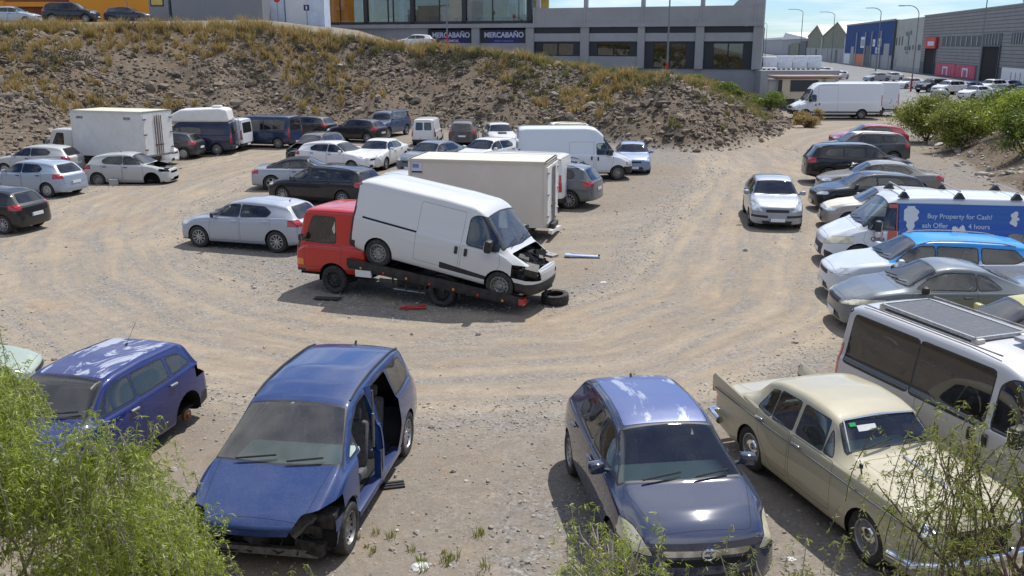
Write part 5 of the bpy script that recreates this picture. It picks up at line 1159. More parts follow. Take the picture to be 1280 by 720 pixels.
o = car('pajero', lambda: suv(L=4.5, W=1.70, H=1.75, glassm='glass', lowtrim=.2, wstyle='alloy', top=[(0, .55), (.03, .60), (.1, .615), (.25, .635), (.27, .65), (.33, .94), (.40, .985), (.6, 1.0), (.9, .99), (.965, .93), (.99, .66), (1, .6)], rw=(.66, .68, .9, .66),
    windows=[('f', [(.33, .65), (.49, .65), (.49, .91), (.375, .91)]), ('r', [(.50, .65), (.68, .65), (.68, .91), (.50, .91)]), ('q', [(.70, .66), (.93, .66), (.91, .90), (.70, .90)])], ws=(.285, .84, .335, .72)), (.04, .075, .15, .9), -8.1, 60.4, 250, .95, 'parked_offroader', 'old faded blue off-roader with roof rails facing us under the rocks', 'car'); PROTO.pop('pajero')
o = car('wreckO', lambda: estate(L=4.3, W=1.72, H=1.48, glassm='dirtyglass', lowtrim=0, wstyle='steel', plates=None, mirror=None), (.06, .062, .062, 1), -10.0, 47.3, 254, .96, 'wrecked_car', 'dusty grey estate wreck with its whole nose missing', 'car'); PROTO.pop('wreckO')
drop(o, 'bonnet', 'headlight', 'grille', 'lower_grille')
q = MB()
for i in range(30): q.box((random.uniform(1.4, 2.1), random.uniform(-.6, .6), random.uniform(.35, .84)), (random.uniform(.1, .4), random.uniform(.1, .4), random.uniform(.05, .2)), random.choice([MT['engine'], MT['engine'], MT['trim'], MT['gap']]), Matrix.Rotation(random.uniform(-1, 1), 3, (random.random(), random.random(), 1)))
q.build('engine', o)
car('hatchW', lambda: hatch(L=4.25, W=1.78, H=1.45, wstyle='alloy', glassm='dglass'), (.70, .70, .71, .3), -8.3, 43.9, 338, .95, 'parked_car', 'clean white hatchback pointing right behind the silver convertible', 'car')
car('sedan', lambda: sedan(glassm='glass', wstyle='sport'), (.70, .70, .66, .8), -6.45, 45.3, 256, .94, 'parked_car', 'dusty off-white saloon facing us beside the clean white hatchback', 'car')
MT['softtop'] = mat('dark_fabric_roof', (.02, .022, .035), .9, var=.2, scale=6)
o = car('cabr', lambda: cabrio(L=4.5, W=1.80, H=1.40, wstyle='sport', glassm='glass', r=.34, paint='paintm', feats=sedan()['feats'] + [('soft_top', 'softtop', 'top', [(.435, .9), (.435, -.9), (.83, -.9), (.83, .9)], 'one', dict(rnd=0, only=0))]), (.38, .40, .43, .4), -8.6, 38.2, 2, .93, 'parked_convertible', 'silver convertible with a closed dark fabric roof pointing right', 'car'); PROTO.pop('cabr')
o = car('estS', lambda: estate(L=4.6, W=1.80, H=1.46, wstyle='alloy', glassm='glass'), (.006, .008, .014, .08), -7.1, 34.65, 157, .97, 'parked_estate_car', 'black estate car with roof rails just behind the silver hatchback and the tow truck', 'car')
o = car('leon', lambda: hatch(L=4.2, W=1.80, H=1.44, axles=(.19, .805), r=.32, near=True, wstyle='alloy', glassm='glass', antenna=.80, lowtrim=0, mirrorm='trim', handlem='paint', paint='paintm', seats=[(.47, 'pair'), (.70, 'bench')]), (.40, .43, .48, .35), -7.73, 27.0, 163, 1.0, 'parked_car', 'silver-blue hatchback left of the red tow truck, nose to the left', 'car')
# back row
car('kangoo', lambda: van(L=4.0, W=1.67, H=1.80, axles=(.17, .82), r=.30, wr=.78, glassm='dglass', rw=None, plates=(.2, .30), mirrorm='trim',
    feats=van()['feats'] + [('rear_pane', 'dglass', 'rear', [(.08, .60), (.62, .60), (.58, .86), (.08, .86)], 'both', dict(pad=.02, rnd=.05, only=None))]), (.70, .70, .68, .5), -5.05, 56.0, 86, .88, 'parked_van', 'small white van with two rear door windows facing away', 'van')
PROTO.pop('kangoo')
o = car('suvV', lambda: suv(L=4.45, W=1.82, H=1.68, glassm='dglass', roofm=1), (.075, .065, .06, .6), -2.85, 55.2, 89, .90, 'parked_suv', 'grey-brown SUV seen from behind, right of the small white van', 'car')
o = car('sub', lambda: hatch(L=4.4, W=1.74, H=1.47, glassm='glass'), (.60, .61, .60, .8), -.75, 54.0, 279, .95, 'parked_car', 'dusty pale saloon with a dark bonnet scoop facing us at the back row', 'car'); PROTO.pop('sub')
q = MB(); q.box((1.35, 0, .985), (.32, .5, .07), MT['trim'], None, .02); q.build('bonnet_scoop', o)
car('sedan', None, (.10, .12, .15, .4), -3.72, 43.9, 242, .97, 'parked_car', 'slate blue car behind the beige box lorry, its windscreen reflecting blue', 'car')
car('hatchN', None, (.68, .68, .65, .6), -1.15, 44.6, 236, 1.0, 'parked_car', 'white car whose roof shows above the middle of the beige box lorry', 'car')
o = car('wreckZ', lambda: suv(L=4.3, W=1.74, H=1.62, glassm='dirtyglass', plates=None, mirror=None, wstyle='steel', lowtrim=.2, feats=suv()['feats'] + [('roof', 'cream', 'top', [(.39, .9), (.39, -.9), (.88, -.9), (.88, .9)], 'one', dict(rnd=0))]), (.05, .045, .04, 1), 2.6, 52.6, 190, .95, 'wrecked_car', 'dark wreck with a faded beige roof behind the white high-roof van', 'car'); PROTO.pop('wreckZ')
o = car('transit', lambda: van(L=5.4, W=1.95, H=2.42, axles=(.145, .72), r=.33, wr=.72, glassm='glass', lowtrim=.15, railh=.2, rw=None,
    top=[(0, .36), (.02, .42), (.07, .45), (.15, .50), (.165, .51), (.27, .86), (.33, .97), (.40, 1.0), (.9, 1.0), (.98, .99), (1, .97)], belt=[(0, .33), (.1, .41), (.2, .46), (.5, .48), (1, .48)], ws=(.18, .84, .27, .72),
    windows=[('f', [(.20, .485), (.325, .485), (.325, .68), (.255, .69), (.235, .67)])], doors=[('front_door', 'f', [(.185, .465), (.185, .36), (.21, .18), (.335, .18), (.335, .465)]), ('sliding_door', 's', [(.35, .72), (.35, .2), (.56, .2), (.56, .72)])], handles=dict(f=(.315, .41), s=(.37, .42)), mirror=(.215, .52),
    feats=van()['feats'][:3] + [('headlight', 'lamp', 'front', [(.55, .27), (1.0, .27), (1.0, .37), (.6, .36)], 'both', dict(gap=.006, rnd=.03, xlim=.3)), ('indicator', 'orange', 'side', [(.035, .28), (.075, .28), (.075, .35), (.035, .345)], 'both', {}), van()['feats'][5]]), (.66, .70, .74, .4), 3.1, 41.2, 4, .96, 'parked_van', 'white high-roof van pointing right in the middle of the back row', 'van'); PROTO.pop('transit')
o = car('a3', lambda: hatch(L=4.2, W=1.77, H=1.42, glassm='glass', wstyle='alloy', paint='paintm'), (.20, .26, .40, .35), 5.75, 44.1, 265, .92, 'parked_car', 'light metallic blue hatchback facing us right of the white high-roof van', 'car')
car('estS', None, (.012, .016, .03, .4), 1.0, 37.2, 170, .95, 'parked_estate_car', 'dark blue car with roof bars between beige box lorry and white high-roof van', 'car')
car('suvX', lambda: suv(L=4.6, W=1.82, H=1.68, glassm='dglass', paint='paintm', lowtrim=.2), (.10, .12, .135, .4), 1.15, 34.2, 158, .94, 'parked_suv', 'grey SUV tail sticking out behind the beige box lorry', 'car')
# beige box lorry with its low chassis, and the van behind it
r = empty('box_lorry'); S = tmfix(cabover(L=1.8, W=1.8, H=1.95, glassm='glass')); cb = build_vehicle('cab', S, (.62, .62, .58, .7))
for c in list(cb.children): c.parent = r; c.location.x += 3.15
bpy.data.objects.remove(cb)
lorry_box(r, -2.1, 2.25, 2.0, .48, 2.46, 'cream')
q = MB(); q.box((.4, 0, .40), (5.4, .8, .14), MT['trim']); q.box((-2.25, 0, .22), (.12, 1.8, .1), MT['white'], Matrix.Rotation(.1, 3, 'X')); q.build('chassis', r)
q = MB(); q.box((2.0, 1.012, 2.22), (.34, .014, .34), MT['letter']); q.box((2.0, 1.022, 2.09), (.34, .01, .05), MT['navy']); q.box((2.04, 1.022, 2.28), (.2, .01, .12), MT['lblue']); q.build('sticker', r)
for s in (1, -1): add_wheel(r, -1.3, s * .8, .33, .22, 'steel', s)
place(r, -.80, 28.65, 168, .97, 'box_lorry', 'low beige box lorry with a small navy sticker behind the tow truck', 'lorry')
o = car('vanAF', lambda: van(L=4.9, W=1.9, H=2.0, axles=(.18, .80), glassm='dglass', rw=None), (.68, .68, .66, .5), -.35, 33.9, 163.5, 1.0, 'parked_van', 'white van rear with tall red lights tucked behind the beige box lorry', 'van'); PROTO.pop('vanAF')

# --- right side
GR_ = 'vehicles parked along the right bank'
car('hatchW', None, (.36, .02, .045, .4), 20.2, 52.6, 172, 1.0, 'parked_car', 'red hatchback, farthest car of the row under the right bank', 'car', GR_)
o = car('suvH', lambda: suv(L=4.6, W=1.83, H=1.66, glassm='dglass', feats=suv()['feats'] + [('roof', 'white', 'top', [(.40, .62), (.40, -.62), (.86, -.62), (.86, .62)], 'one', dict(rnd=.04))]), (.055, .058, .06, .6), 17.4, 46.2, 178, .97, 'parked_suv', 'grey SUV with a white roof panel between the red hatchback and the black SUV', 'car', GR_); PROTO.pop('suvH')
car('ml', lambda: suv(L=4.78, W=1.91, H=1.80, axles=(.18, .79), r=.38, glassm='dglass', wstyle='sport', lowtrim=0, lip=False, paint='paint', rails=(.40, .86, .02)), (.004, .005, .008, .08), 14.95, 39.7, 352, .95, 'parked_suv', 'large black SUV with its tail towards the track, side windows tinted', 'car', GR_)
car('sedanV', lambda: sedan(L=4.8, W=1.78, H=1.41, glassm='glass', wstyle='alloy'), (.19, .18, .16, .8), 14.4, 36.2, 172, .98, 'parked_car', 'dusty taupe saloon between the black SUV and the black hatchback', 'car', GR_); PROTO.pop('sedanV')
car('hatchK', lambda: hatch(L=4.2, W=1.78, H=1.44, glassm='glass', wstyle='alloy'), (.005, .007, .014, .1), 12.85, 33.0, 177, .96, 'parked_car', 'black hatchback nosing onto the track beside the taupe saloon', 'car', GR_)
o = car('estL', lambda: estate(L=4.6, W=1.76, H=1.44, glassm='glass', wstyle='cap', paint='paintm', feats=estate()['feats'][1:] + [('bonnet', 'bonnetc', 'top', [(.035, .66), (.035, -.66), (.262, -.80), (.262, .80)], 'one', dict(gap=.006, rnd=.06))]) if 'bonnetc' in MT else None, (.33, .30, .28, .5), 12.2, 29.6, 170, .93, 'parked_car', 'silver car with a cream bonnet half hidden behind the advertising van', 'car', GR_) if MT.setdefault('bonnetc', mat('cream_bonnet', (.58, .54, .46), .5, var=.1)) else None
# advertising van
MT['adblue'] = mat('blue_vinyl_wrap', (.006, .08, .36), .35, var=.05, scale=1, coat=.4); MT['adwhite'] = mat('white_vinyl', (.62, .64, .66), .4); MT['adred'] = mat('coral_vinyl', (.50, .12, .09), .5); MT['adtext'] = mat('pale_vinyl_letters', (.42, .52, .66), .5)
o = car('custom', lambda: van(L=5.34, W=1.99, H=1.99, axles=(.17, .79), r=.335, wr=.79, near=True, glassm='glass', lowtrim=.14, rw=None, wstyle='alloy', mirrorm='trim',
    feats=van()['feats'][:1] + [('headlight', 'oldlamp', 'front', [(.50, .30), (1.1, .36), (1.1, .46), (.62, .42)], 'both', dict(gap=.006, rnd=.05, xlim=.75)), ('grille', 'trim', 'front', [(-.45, .14), (.45, .14), (.55, .30), (-.55, .30)], 'one', dict(rnd=.05)), ('fog_lamp_housing', 'trim', 'front', [(.66, .12), (.95, .14), (.95, .22), (.66, .24)], 'both', dict(rnd=.04)), ('tail_light', 'red', 'rear', [(.86, .36), (1.1, .36), (1.1, .66), (.86, .66)], 'both', dict(rnd=.02, xlim=.14))]),
    (.62, .66, .70, .35), 10.95, 24.5, 172, 1.0, 'advertising_van', 'white van with a torn blue property advertisement and roof bars', 'van', GR_); PROTO.pop('custom')
def side_y(o, x, z, s):
    """outer surface of the vehicle side"""
    best = 0
    for c in o.children:
        if c.type != 'MESH' or c.name.split('.')[0] not in ('body', 'sliding_door', 'front_door'): continue
        for v in c.data.vertices:
            if abs(v.co.x - x) < .1 and abs(v.co.z - z) < .09 and v.co.y * s > best: best = v.co.y * s
    return best
def side_profile(o, s, x=-.6):
    zs = np.linspace(.5, 1.95, 60); ys = np.array([side_y(o, x, z, s) for z in zs]); k_ = np.ones(9) / 9; return zs, np.convolve(np.pad(ys, 4, 'edge'), k_, 'valid')
def decal(o, x0, x1, z0, z1, m_, s, name, off=.006, n=26, k=10, shape=None, parent=None):
    """a vinyl sheet that follows the curved side of a vehicle"""
    k = max(k, int((z1 - z0) / .03)); vs = [(x0 + (x1 - x0) * i / n, s * (float(np.interp(z0 + (z1 - z0) * j / k, *PROF)) + off), z0 + (z1 - z0) * j / k) for i in range(n + 1) for j in range(k + 1)]; fs = []
    for i in range(n):
        for j in range(k):
            if shape and not shape((i + .5) / n, (j + .5) / k): continue
            a = i * (k + 1) + j; fs.append((a, a + 1, a + k + 2, a + k + 1))
    q = MB(); q.add(vs, fs, m_, True); return q.build(name, parent or o, fix=False), None
PROF = side_profile(o, 1)
zH = 1.99
ad, _ = decal(o, .72, -2.45, .78, 1.78, MT['adblue'], 1, 'advert_wrap', .010)
def blob(cx_, cy_, rx, ry, seed):
    rr = [1 + .28 * math.sin(seed + 2.3 * a) + .18 * math.sin(seed * 2 + 5 * a) for a in np.linspace(0, 2 * math.pi, 40)]
    return lambda u, v: math.hypot((u - cx_) / rx, (v - cy_) / ry) < rr[int((math.atan2(v - cy_, u - cx_) / (2 * math.pi) % 1) * 39)]
decal(o, .60, .22, .78, 1.72, MT['adwhite'], 1, 'torn_vinyl', .022, 30, 40, lambda u, v: abs(u - .45) < .36 + .16 * math.sin(9 * v + 1) + .07 * math.sin(31 * v), ad)
decal(o, -.55, -1.02, .80, 1.37, MT['adwhite'], 1, 'torn_vinyl', .022, 36, 36, blob(.5, .42, .33, .45, 1.3), ad)
decal(o, -1.95, -2.30, 1.22, 1.64, MT['adwhite'], 1, 'torn_vinyl', .022, 30, 30, blob(.5, .55, .34, .36, 4.2), ad)
decal(o, -1.65, -1.85, .80, 1.05, MT['adwhite'], 1, 'torn_vinyl', .022, 20, 20, blob(.5, .5, .32, .4, 2.2), ad)
decal(o, .98, .74, .72, 1.76, MT['adred'], 1, 'coral_band', .012, 20, 40, lambda u, v: u < .95 and (v > .9 or v < .36 or u > .85), ad)
decal(o, -1.75, -2.45, .78, 1.08, MT['steel'], 1, 'printed_coin', .018, 30, 20, blob(.75, .1, .55, .75, 3.0), ad)
def side_text(o, txt, x, z, size, m_, s, parent, bold=.0025):
    t_ = text_mesh(txt, size, m_, 'advert_lettering', parent, (0, 0, 0), (0, 0, 0), .0, 'LEFT', bold)
    for v in t_.data.vertices: a_, b_ = v.co.x, v.co.y; v.co = (x - a_, s * (float(np.interp(z + b_, *PROF)) + .020), z + b_)
    return t_
side_text(o, 'Buy Property for Cash!', .02, 1.42, .17, MT['adtext'], 1, ad); side_text(o, 'ash Offer', .14, 1.18, .17, MT['adtext'], 1, ad); side_text(o, '4 hours', -1.0, 1.18, .17, MT['adtext'], 1, ad)
q = MB(); q.lathe([(.10, -.003), (.12, 0), (.10, .003)], MT['adred'], 20, 'y', (1.22, side_y(o, 1.22, .9, 1) + .008, .98)); q.build('ring_emblem', ad)
text_mesh('Quick', .15, MT['gdark'], 'door_lettering', ad, (1.40, side_y(o, 1.2, .8, 1) + .012, .80), (R(88), 0, R(180)), .003, 'LEFT', .003)
for x_ in (.62, -.75, -2.15):
    q = MB(); q.tube([(x_, -.78, 2.12), (x_, .78, 2.12)], .022, MT['alloy'], 8)
    for s in (1, -1): q.prism([(-.14, 0), (.14, 0), (.03, .15), (-.03, .15)], s * .70, s * .84, MT['trim'])
    # feet were modelled at x = 0: shift them to the bar
    n_ = len(q.v); q.v = [(a + x_, b_, c + 1.93) if i >= n_ - 16 else (a, b_, c) for i, (a, b_, c) in enumerate(q.v)]; q.build('roof_bar', o)
# white estate with the bright blue roof
MT['brightblue'] = mat('bright_blue_vinyl', (.0, .27, .72), .35, coat=.4)
o = car('megane', lambda: estate(L=4.63, W=1.81, H=1.45, near=True, wstyle='alloy', glassm='glass', rails=(.40, .84, .04), railm='alloy', lowtrim=0, feats=estate()['feats'] + [('roof', 'brightblue', 'top', [(.27, .88), (.27, -.88), (.93, -.88), (.93, .88)], 'one', dict(rnd=0))]), (.56, .60, .64, .35), 9.72, 21.0, 173, 1.04, 'parked_estate_car', 'pearl white estate car with a bright blue roof', 'car', GR_); PROTO.pop('megane')
o = car('cc', lambda: cabrio(near=True, glassm='glass', wstyle='alloy', paint='paintm', mirrorm='trim', L=4.38, feats=cabrio()['feats'][:-2] + [('headlight', 'oldlamp', 'front', [(.46, .40), (1.1, .47), (1.1, .57), (.60, .50)], 'both', dict(gap=.006, rnd=.05, xlim=.85)), ('tail_light', 'red', 'rear', [(.62, .50), (1.1, .50), (1.1, .62), (.60, .62)], 'both', dict(rnd=.02))]), (.13, .15, .165, .45), 8.95, 18.75, 176, 1.0, 'parked_coupe', 'grey hardtop coupe beside the estate with the bright blue roof', 'car', GR_); PROTO.pop('cc')
o = car('yellow', lambda: hatch(L=3.9, W=1.66, H=1.42, near=True, glassm='dirtyglass'), (.50, .44, .13, .5), 9.35, 15.75, 172, 1.0, 'parked_car', 'pale yellow car whose roof corner shows at the right edge', 'car', GR_); PROTO.pop('yellow')
# silver van with the solar panel
MT['solar'] = mat('solar_cells', (.05, .052, .06), .5, var=.1, scale=3, coat=.1)
WN4 = [('f', [(.215, .55), (.358, .55), (.358, .83), (.33, .89), (.295, .89), (.225, .67)]), ('s', [(.385, .53), (.655, .53), (.655, .905), (.385, .905)]), ('q', [(.662, .53), (.955, .53), (.945, .905), (.662, .905)])]
o = car('trafS', lambda: van(near=True, windows=WN4, glassm='dglass', wsm='glass', lowtrim=.12, rw=(.56, .74, .88, .70), paint='paintm', doors=[('front_door', 'f', [(.20, .545), (.19, .40), (.235, .22), (.37, .22), (.37, .545)]), ('sliding_door', 's', [(.378, .545), (.378, .22), (.625, .22), (.625, .545)])]), (.50, .50, .51, .4), 6.72, 11.80, 289, 1.0, 'parked_minibus', 'silver minibus with tinted windows and a solar panel on the roof', 'van', GR_); PROTO.pop('trafS')
pn = empty('solar_panel', (0, 0, 0)); pn.parent = o
q = MB(); q.box((-.95, -.12, 1.995), (1.75, .84, .03), MT['solar']); q.build('cells', pn); q = MB()
for y_ in (-.53, .29): q.box((-.95, y_ * 1.05, 1.995), (1.79, .03, .05), MT['alloy'])
for x_ in (-1.84, -.06): q.box((x_, -.12, 1.995), (.03, .88, .05), MT['alloy'])
for x_ in (-1.84, -.06):
    for y_ in (-.5, .26): q.box((x_, y_, 1.965), (.13, .13, .08), MT['cream'], None, .02)
for i in range(1, 6): q.box((-.95 - .875 + 1.75 * i / 6, -.12, 2.011), (.005, .79, .002), MT['steel'])
for i in range(1, 4): q.box((-.95, -.12 - .4 + .8 * i / 4, 2.011), (1.74, .005, .002), MT['steel'])
q.build('frame', pn)
q = MB(); q.box((.45, .1, 2.03), (.62, .46, .07), MT['alloy'], None, .03); q.build('roof_hatch', o)
q = MB()
for s in (1, -1): q.tube([(-2.1, s * .66, 1.945), (.5, s * .66, 1.955)], .012, MT['steel'], 6)
q.build('roof_channel', o)
# peugeot-like silver hatch on the track
o = car('307', lambda: hatch(L=4.2, W=1.75, H=1.51, near=True, glassm='glass', paint='paintm', mirrorm='paint',
    feats=hatch()['feats'][:2] + [('bumper_strip', 'trim', 'front', [(.34, .28), (1.1, .30), (1.1, .345), (.34, .335)], 'both', dict(rnd=.01, xlim=.3)), ('lower_grille', 'trim', 'front', [(-.5, .14), (.5, .14), (.56, .22), (-.56, .22)], 'one', dict(rnd=.02)), hatch()['feats'][3], ('headlight', 'lamp', 'front', [(.48, .40), (1.1, .44), (1.1, .60), (.66, .555)], 'both', dict(gap=.005, rnd=.05, xlim=.75)), hatch()['feats'][5]]), (.30, .325, .36, .35), 8.83, 31.0, 260, .98, 'parked_car', 'silver hatchback standing alone on the track, facing us with a sun glint on its windscreen', 'car', 'vehicles standing on the track'); PROTO.pop('307')
# vans by the street
o = car('crafter', lambda: bigvan(glassm='glass'), (.70, .71, .72, .3), 25.6, 75.4, 180, 1.04, 'parked_van', 'long white high-roof van standing across the far exit, nose to the left', 'van', 'white vans at the far exit')
o = car('crafter', None, (.64, .65, .67, .5), 28.3, 78.6, 178, 1.02, 'parked_van', 'second white van hidden behind the long one, only its tail showing on the right', 'van', 'white vans at the far exit')
# cars on top of the embankment
car('hatchW', None, (.42, .48, .55, .3), -41.6, 80, 4, 1.0, 'parked_car', 'silver-blue hatchback leftmost on top of the embankment', 'car', 'cars on top of the embankment', gz(-41.6, 80))
car('suvV', None, (.015, .016, .02, .3), -36.9, 80.5, 4, 1.0, 'parked_car', 'big black people carrier in the middle of the three cars on top of the embankment', 'car', 'cars on top of the embankment', gz(-37, 80.5))
car('hatchW', None, (.03, .032, .045, .3), -33.6, 84, 6, .95, 'parked_car', 'dark small car rightmost of the three on top of the embankment', 'car', 'cars on top of the embankment', gz(-33.6, 84))
o = copy_tree(PROTO['hatchW']); place(o, -10.1, 100, 178, 1.0, 'parked_car', 'white hatchback before the showroom beside the left navy sign board', 'car', None, gz(-10, 100)); recolor(o, (.68, .70, .72, .2))
# --- the tow truck
MT['bedm'] = mat('black_truck_bed', (.018, .018, .018), .7, var=.3, scale=6, col2=(.05, .04, .035))
RED = (.50, .018, .012, .3)
r = empty('tow_truck')
S = tmfix(cabover(L=2.0, W=1.80, H=2.05, near=True, axles=(.56,), r=.34, arch=.42, glassm='glass', wstyle='dark', mirs=.75, railh=.06, base=[(0, .22), (.5, .22), (1, .24)], paint='paint', mirrorm='trim', mirror=(.16, .64), miry=.98,
    windows=[('f', [(.17, .60), (.60, .60), (.60, .90), (.30, .90)])], doors=[('front_door', 'f', [(.16, .575), (.16, .30), (.68, .30), (.68, .575)])], wrnd=.06, ws=(.045, .88, .155, .80),
    wr=.90, pF=[(0, .02), (.25, 0), (.5, .0), (.6, .01), (1, .02)], cF=(.03, .06), top=[(0, .56), (.015, .60), (.03, .62), (.16, .95), (.20, .99), (.5, 1.0), (.96, 1.0), (1, .99)]))
cb = build_vehicle('cab', S, RED)
for c in list(cb.children):
    c.parent = r; c.location.x += 1.45
    if c.name.startswith('body'): c.name = 'cab'
bpy.data.objects.remove(cb)
q = MB(); q.prism([(1.0, .60), (-3.15, .42), (-3.15, .34), (1.0, .48)], -.42, .42, MT['bedm'])
for s in (1, -1): q.beam((1.0, s * .45, .55), (-2.6, s * .45, .42), .08, .14, MT['bedm'])
q.build('chassis', r)
bd = MB(); th_ = math.atan2(.50, 4.4)
for s in (1, -1): bd.prism([(.98, .84), (.98, .70), (-3.45, .22), (-3.45, .32)], s * .52, s * .98, MT['bedm']); bd.beam((.98, s * .98, .86), (-3.42, s * .98, .36), .05, .16, MT['bedm'])
for k in range(8): x_ = .8 - k * .58; bd.box((x_, 0, .76 - (.98 - x_) * .113), (.08, 1.1, .05), MT['bedm'])
bed = bd.build('flatbed', r)
q = MB()
for i in range(9): q.box((.93, -.75 + i * .185, 1.02), (.05, .045, .5), MT['redp'])
q.box((.93, 0, 1.28), (.07, 1.7, .06), MT['redp']); q.build('headboard', r)
q = MB(); q.box((.55, .97, .60), (.42, .06, .16), MT['plate']); q.build('number_plate', r)
for k, x_ in enumerate((-.2, -.55, -.9, -1.05)): q = MB(); q.tube([(x_, .92, .62), (x_, .92, .28 if k % 2 else .2)], .025, MT['bedm'], 6); q.build('bed_support', r)
q = MB(); q.tube([(-.2, .92, .30), (-1.05, .92, .27)], .02, MT['steel'], 6); q.tube([(.4, .5, .35), (-1.2, .5, .33)], .05, MT['steel'], 6); q.build('side_guard', r)
for s in (1, -1):
    add_wheel(r, -1.45, s * .80, .34, .30, 'dark', s)
    q = MB(); A_ = np.linspace(.2, math.pi * .75, 8); q.add([( -1.45 + .42 * math.cos(a) * -1, s * yy, .34 + .40 * math.sin(a)) for a in A_ for yy in (.64, .96)], [(2 * i, 2 * i + 1, 2 * i + 3, 2 * i + 2) for i in range(7)], MT['bedm'], True); q.build('mudguard', r)
q = MB(); q.box((-3.45, .93, .34), (.12, .2, .14), MT['red']); q.build('tail_light', r)
q = MB(); q.box((.72, 0, .98), (.34, .6, .26), MT['bedm'], None, .04); q.lathe([(.001, -.2), (.09, -.2), (.09, .2), (.001, .2)], MT['steel'], 14, 'y', (.72, 0, 1.16)); q.build('winch', r)
q = MB(); q.box((-.55, .55, .42), (.75, .32, .30), MT['engine'], None, .04); q.build('fuel_tank', r)
q = MB(); q.box((-1.92, .82, .42), (.02, .30, .36), MT['rubber']); q.build('mud_flap', r)
for k in range(7): q = MB(); q.box((.6 - k * .6, 1.008, .77 - (k * .6 + .3) * .113), (.05, .012, .05), MT['redp' if k % 2 else 'orange']); q.build('side_reflector', r)
place(r, -2.60, 21.62, 157.5, 1.0, 'tow_truck', 'old red flatbed tow truck carrying a damaged white van', 'truck', 'vehicles standing on the track')
# --- the damaged van lying on its bed
o = car('trafW', lambda: van(near=True, r=.33, glassm='glass', wsm='dirtyglass', lowtrim=0, steer=0, plates=None, rw=(.56, .74, .88, .70), mirrorm='trim', wstyle={(0, -1): 'steel', (1, -1): 'steel', (0, 1): 'steel', (1, 1): 'steel'},
    feats=[van()['feats'][1], van()['feats'][2], van()['feats'][5], van()['feats'][6], ('nose_panel', 'paint', 'front', [(-.42, .27), (.42, .27), (.5, .40), (-.5, .40)], 'one', dict(gap=.006, rnd=.06)), ('void', 'trim', 'front', [(.44, .28), (1.1, .31), (1.1, .455), (.58, .44)], 'both', dict(rnd=.05, xlim=.6, keep=False)),
    ('void', 'trim', 'top', [(.028, .62), (.028, -.62), (.150, -.78), (.150, .78)], 'one', dict(rnd=.05, keep=False)), ('side_moulding', 'trim', 'side', [(.235, .245), (.235, .20), (.49, .20), (.49, .275)], 'both', dict(only=None)), ('door_rail', 'gap', 'side', [(.63, .555), (.63, .535), (.93, .545), (.93, .565)], 'both', {}), ('rear_corner_trim', 'trim', 'side', [(.975, .24), (1.05, .24), (1.05, 1.0), (.975, 1.0)], 'both', dict(only=None))]),
    (.62, .62, .60, .4), 0, 0, 0, 1.0, 'damaged_van', 'white panel van with a smashed open nose lying tilted on the red tow truck', 'van', 'vehicles standing on the track'); PROTO.pop('trafW')
q = MB(); random.seed(9)
for i in range(46): q.box((random.uniform(1.45, 2.15), random.uniform(-.72, .72), random.uniform(.50, .92) - 0), (random.uniform(.08, .35), random.uniform(.08, .35), random.uniform(.04, .18)), random.choice([MT['engine'], MT['engine'], MT['steel'], MT['trim'], MT['gap']]), Matrix.Rotation(random.uniform(-1.2, 1.2), 3, (random.random(), random.random(), 1)))
for i in range(10): a = random.uniform(-.7, .7); q.tube([(1.5, a, .9), (1.8, a + random.uniform(-.2, .2), random.uniform(.85, 1.0)), (2.15, a + random.uniform(-.3, .3), .75)], .018, MT['trim'], 5)
q.build('engine', o)
ta = math.atan2(.50, 3.15)
o.rotation_mode = 'XYZ'; yw = R(157.5 + 180); U2 = Vector((math.cos(R(157.5)), math.sin(R(157.5)), 0))
mid_ = Vector((-2.60, 21.62, 0)) + U2 * (-1.30); o.location = (mid_.x, mid_.y, .54); o.rotation_euler = (0, ta, yw)

# --- three cars in the foreground on the left and in the middle
# people carrier with its doors and front bumper gone
o = car('zaf', lambda: minivan(paint='paint', glassm='dirtyglass', antenna=.90, antl=.15, voids=[(1, [(.345, .175), (.338, .52), (.352, .74), (.435, .885), (.51, .90), (.51, .175)]), (1, [(.524, .175), (.524, .905), (.70, .895), (.715, .62), (.70, .40), (.67, .175)])], rails=(.42, .90, .012), holes={(1, 'f'), (1, 'r'), (1, 'mirror'), (-1, 'mirror')}, plates=None, seatm='seatg', dashm='dashl', dashd=.85, wstyle={(0, 1): 'none', (0, -1): 'none', (1, 1): 'alloy', (1, -1): 'alloy'}, lowtrim=0,
    feats=[minivan()['feats'][0], ('void', 'trim', 'front', [(-1.2, 0), (1.2, 0), (1.2, .395), (-1.2, .395)], 'one', dict(rnd=0, xlim=.5, only=None, keep=False)), ('void', 'trim', 'front', [(.50, .39), (1.2, .39), (1.2, .53), (.62, .50)], 'both', dict(rnd=.03, xlim=.75, only=None, keep=False)), minivan()['feats'][3], ('tail_light', 'red', 'rear', [(.72, .50), (1.1, .50), (1.1, .86), (.80, .86)], 'both', dict(rnd=.02, xlim=.3))]),
    (.003, .028, .13, .28), -2.57, 11.18, 261.6, 1.0, 'wrecked_people_carrier', 'dusty blue people carrier with both left doors, bumper and headlights missing', 'car', 'wrecks in the foreground'); PROTO.pop('zaf')
q = MB(); random.seed(4)
q.box((1.75, 0, .50), (.07, 1.35, .10), MT['engine']); q.box((1.80, 0, .22), (.07, 1.3, .09), MT['steel']); q.box((1.70, 0, .38), (.06, .8, .42), MT['gap'])
for s in (1, -1): q.box((1.45, s * .62, .45), (.6, .12, .14), MT['engine']); q.box((1.62, s * .70, .58), (.22, .26, .2), MT['engine'], None, .03)
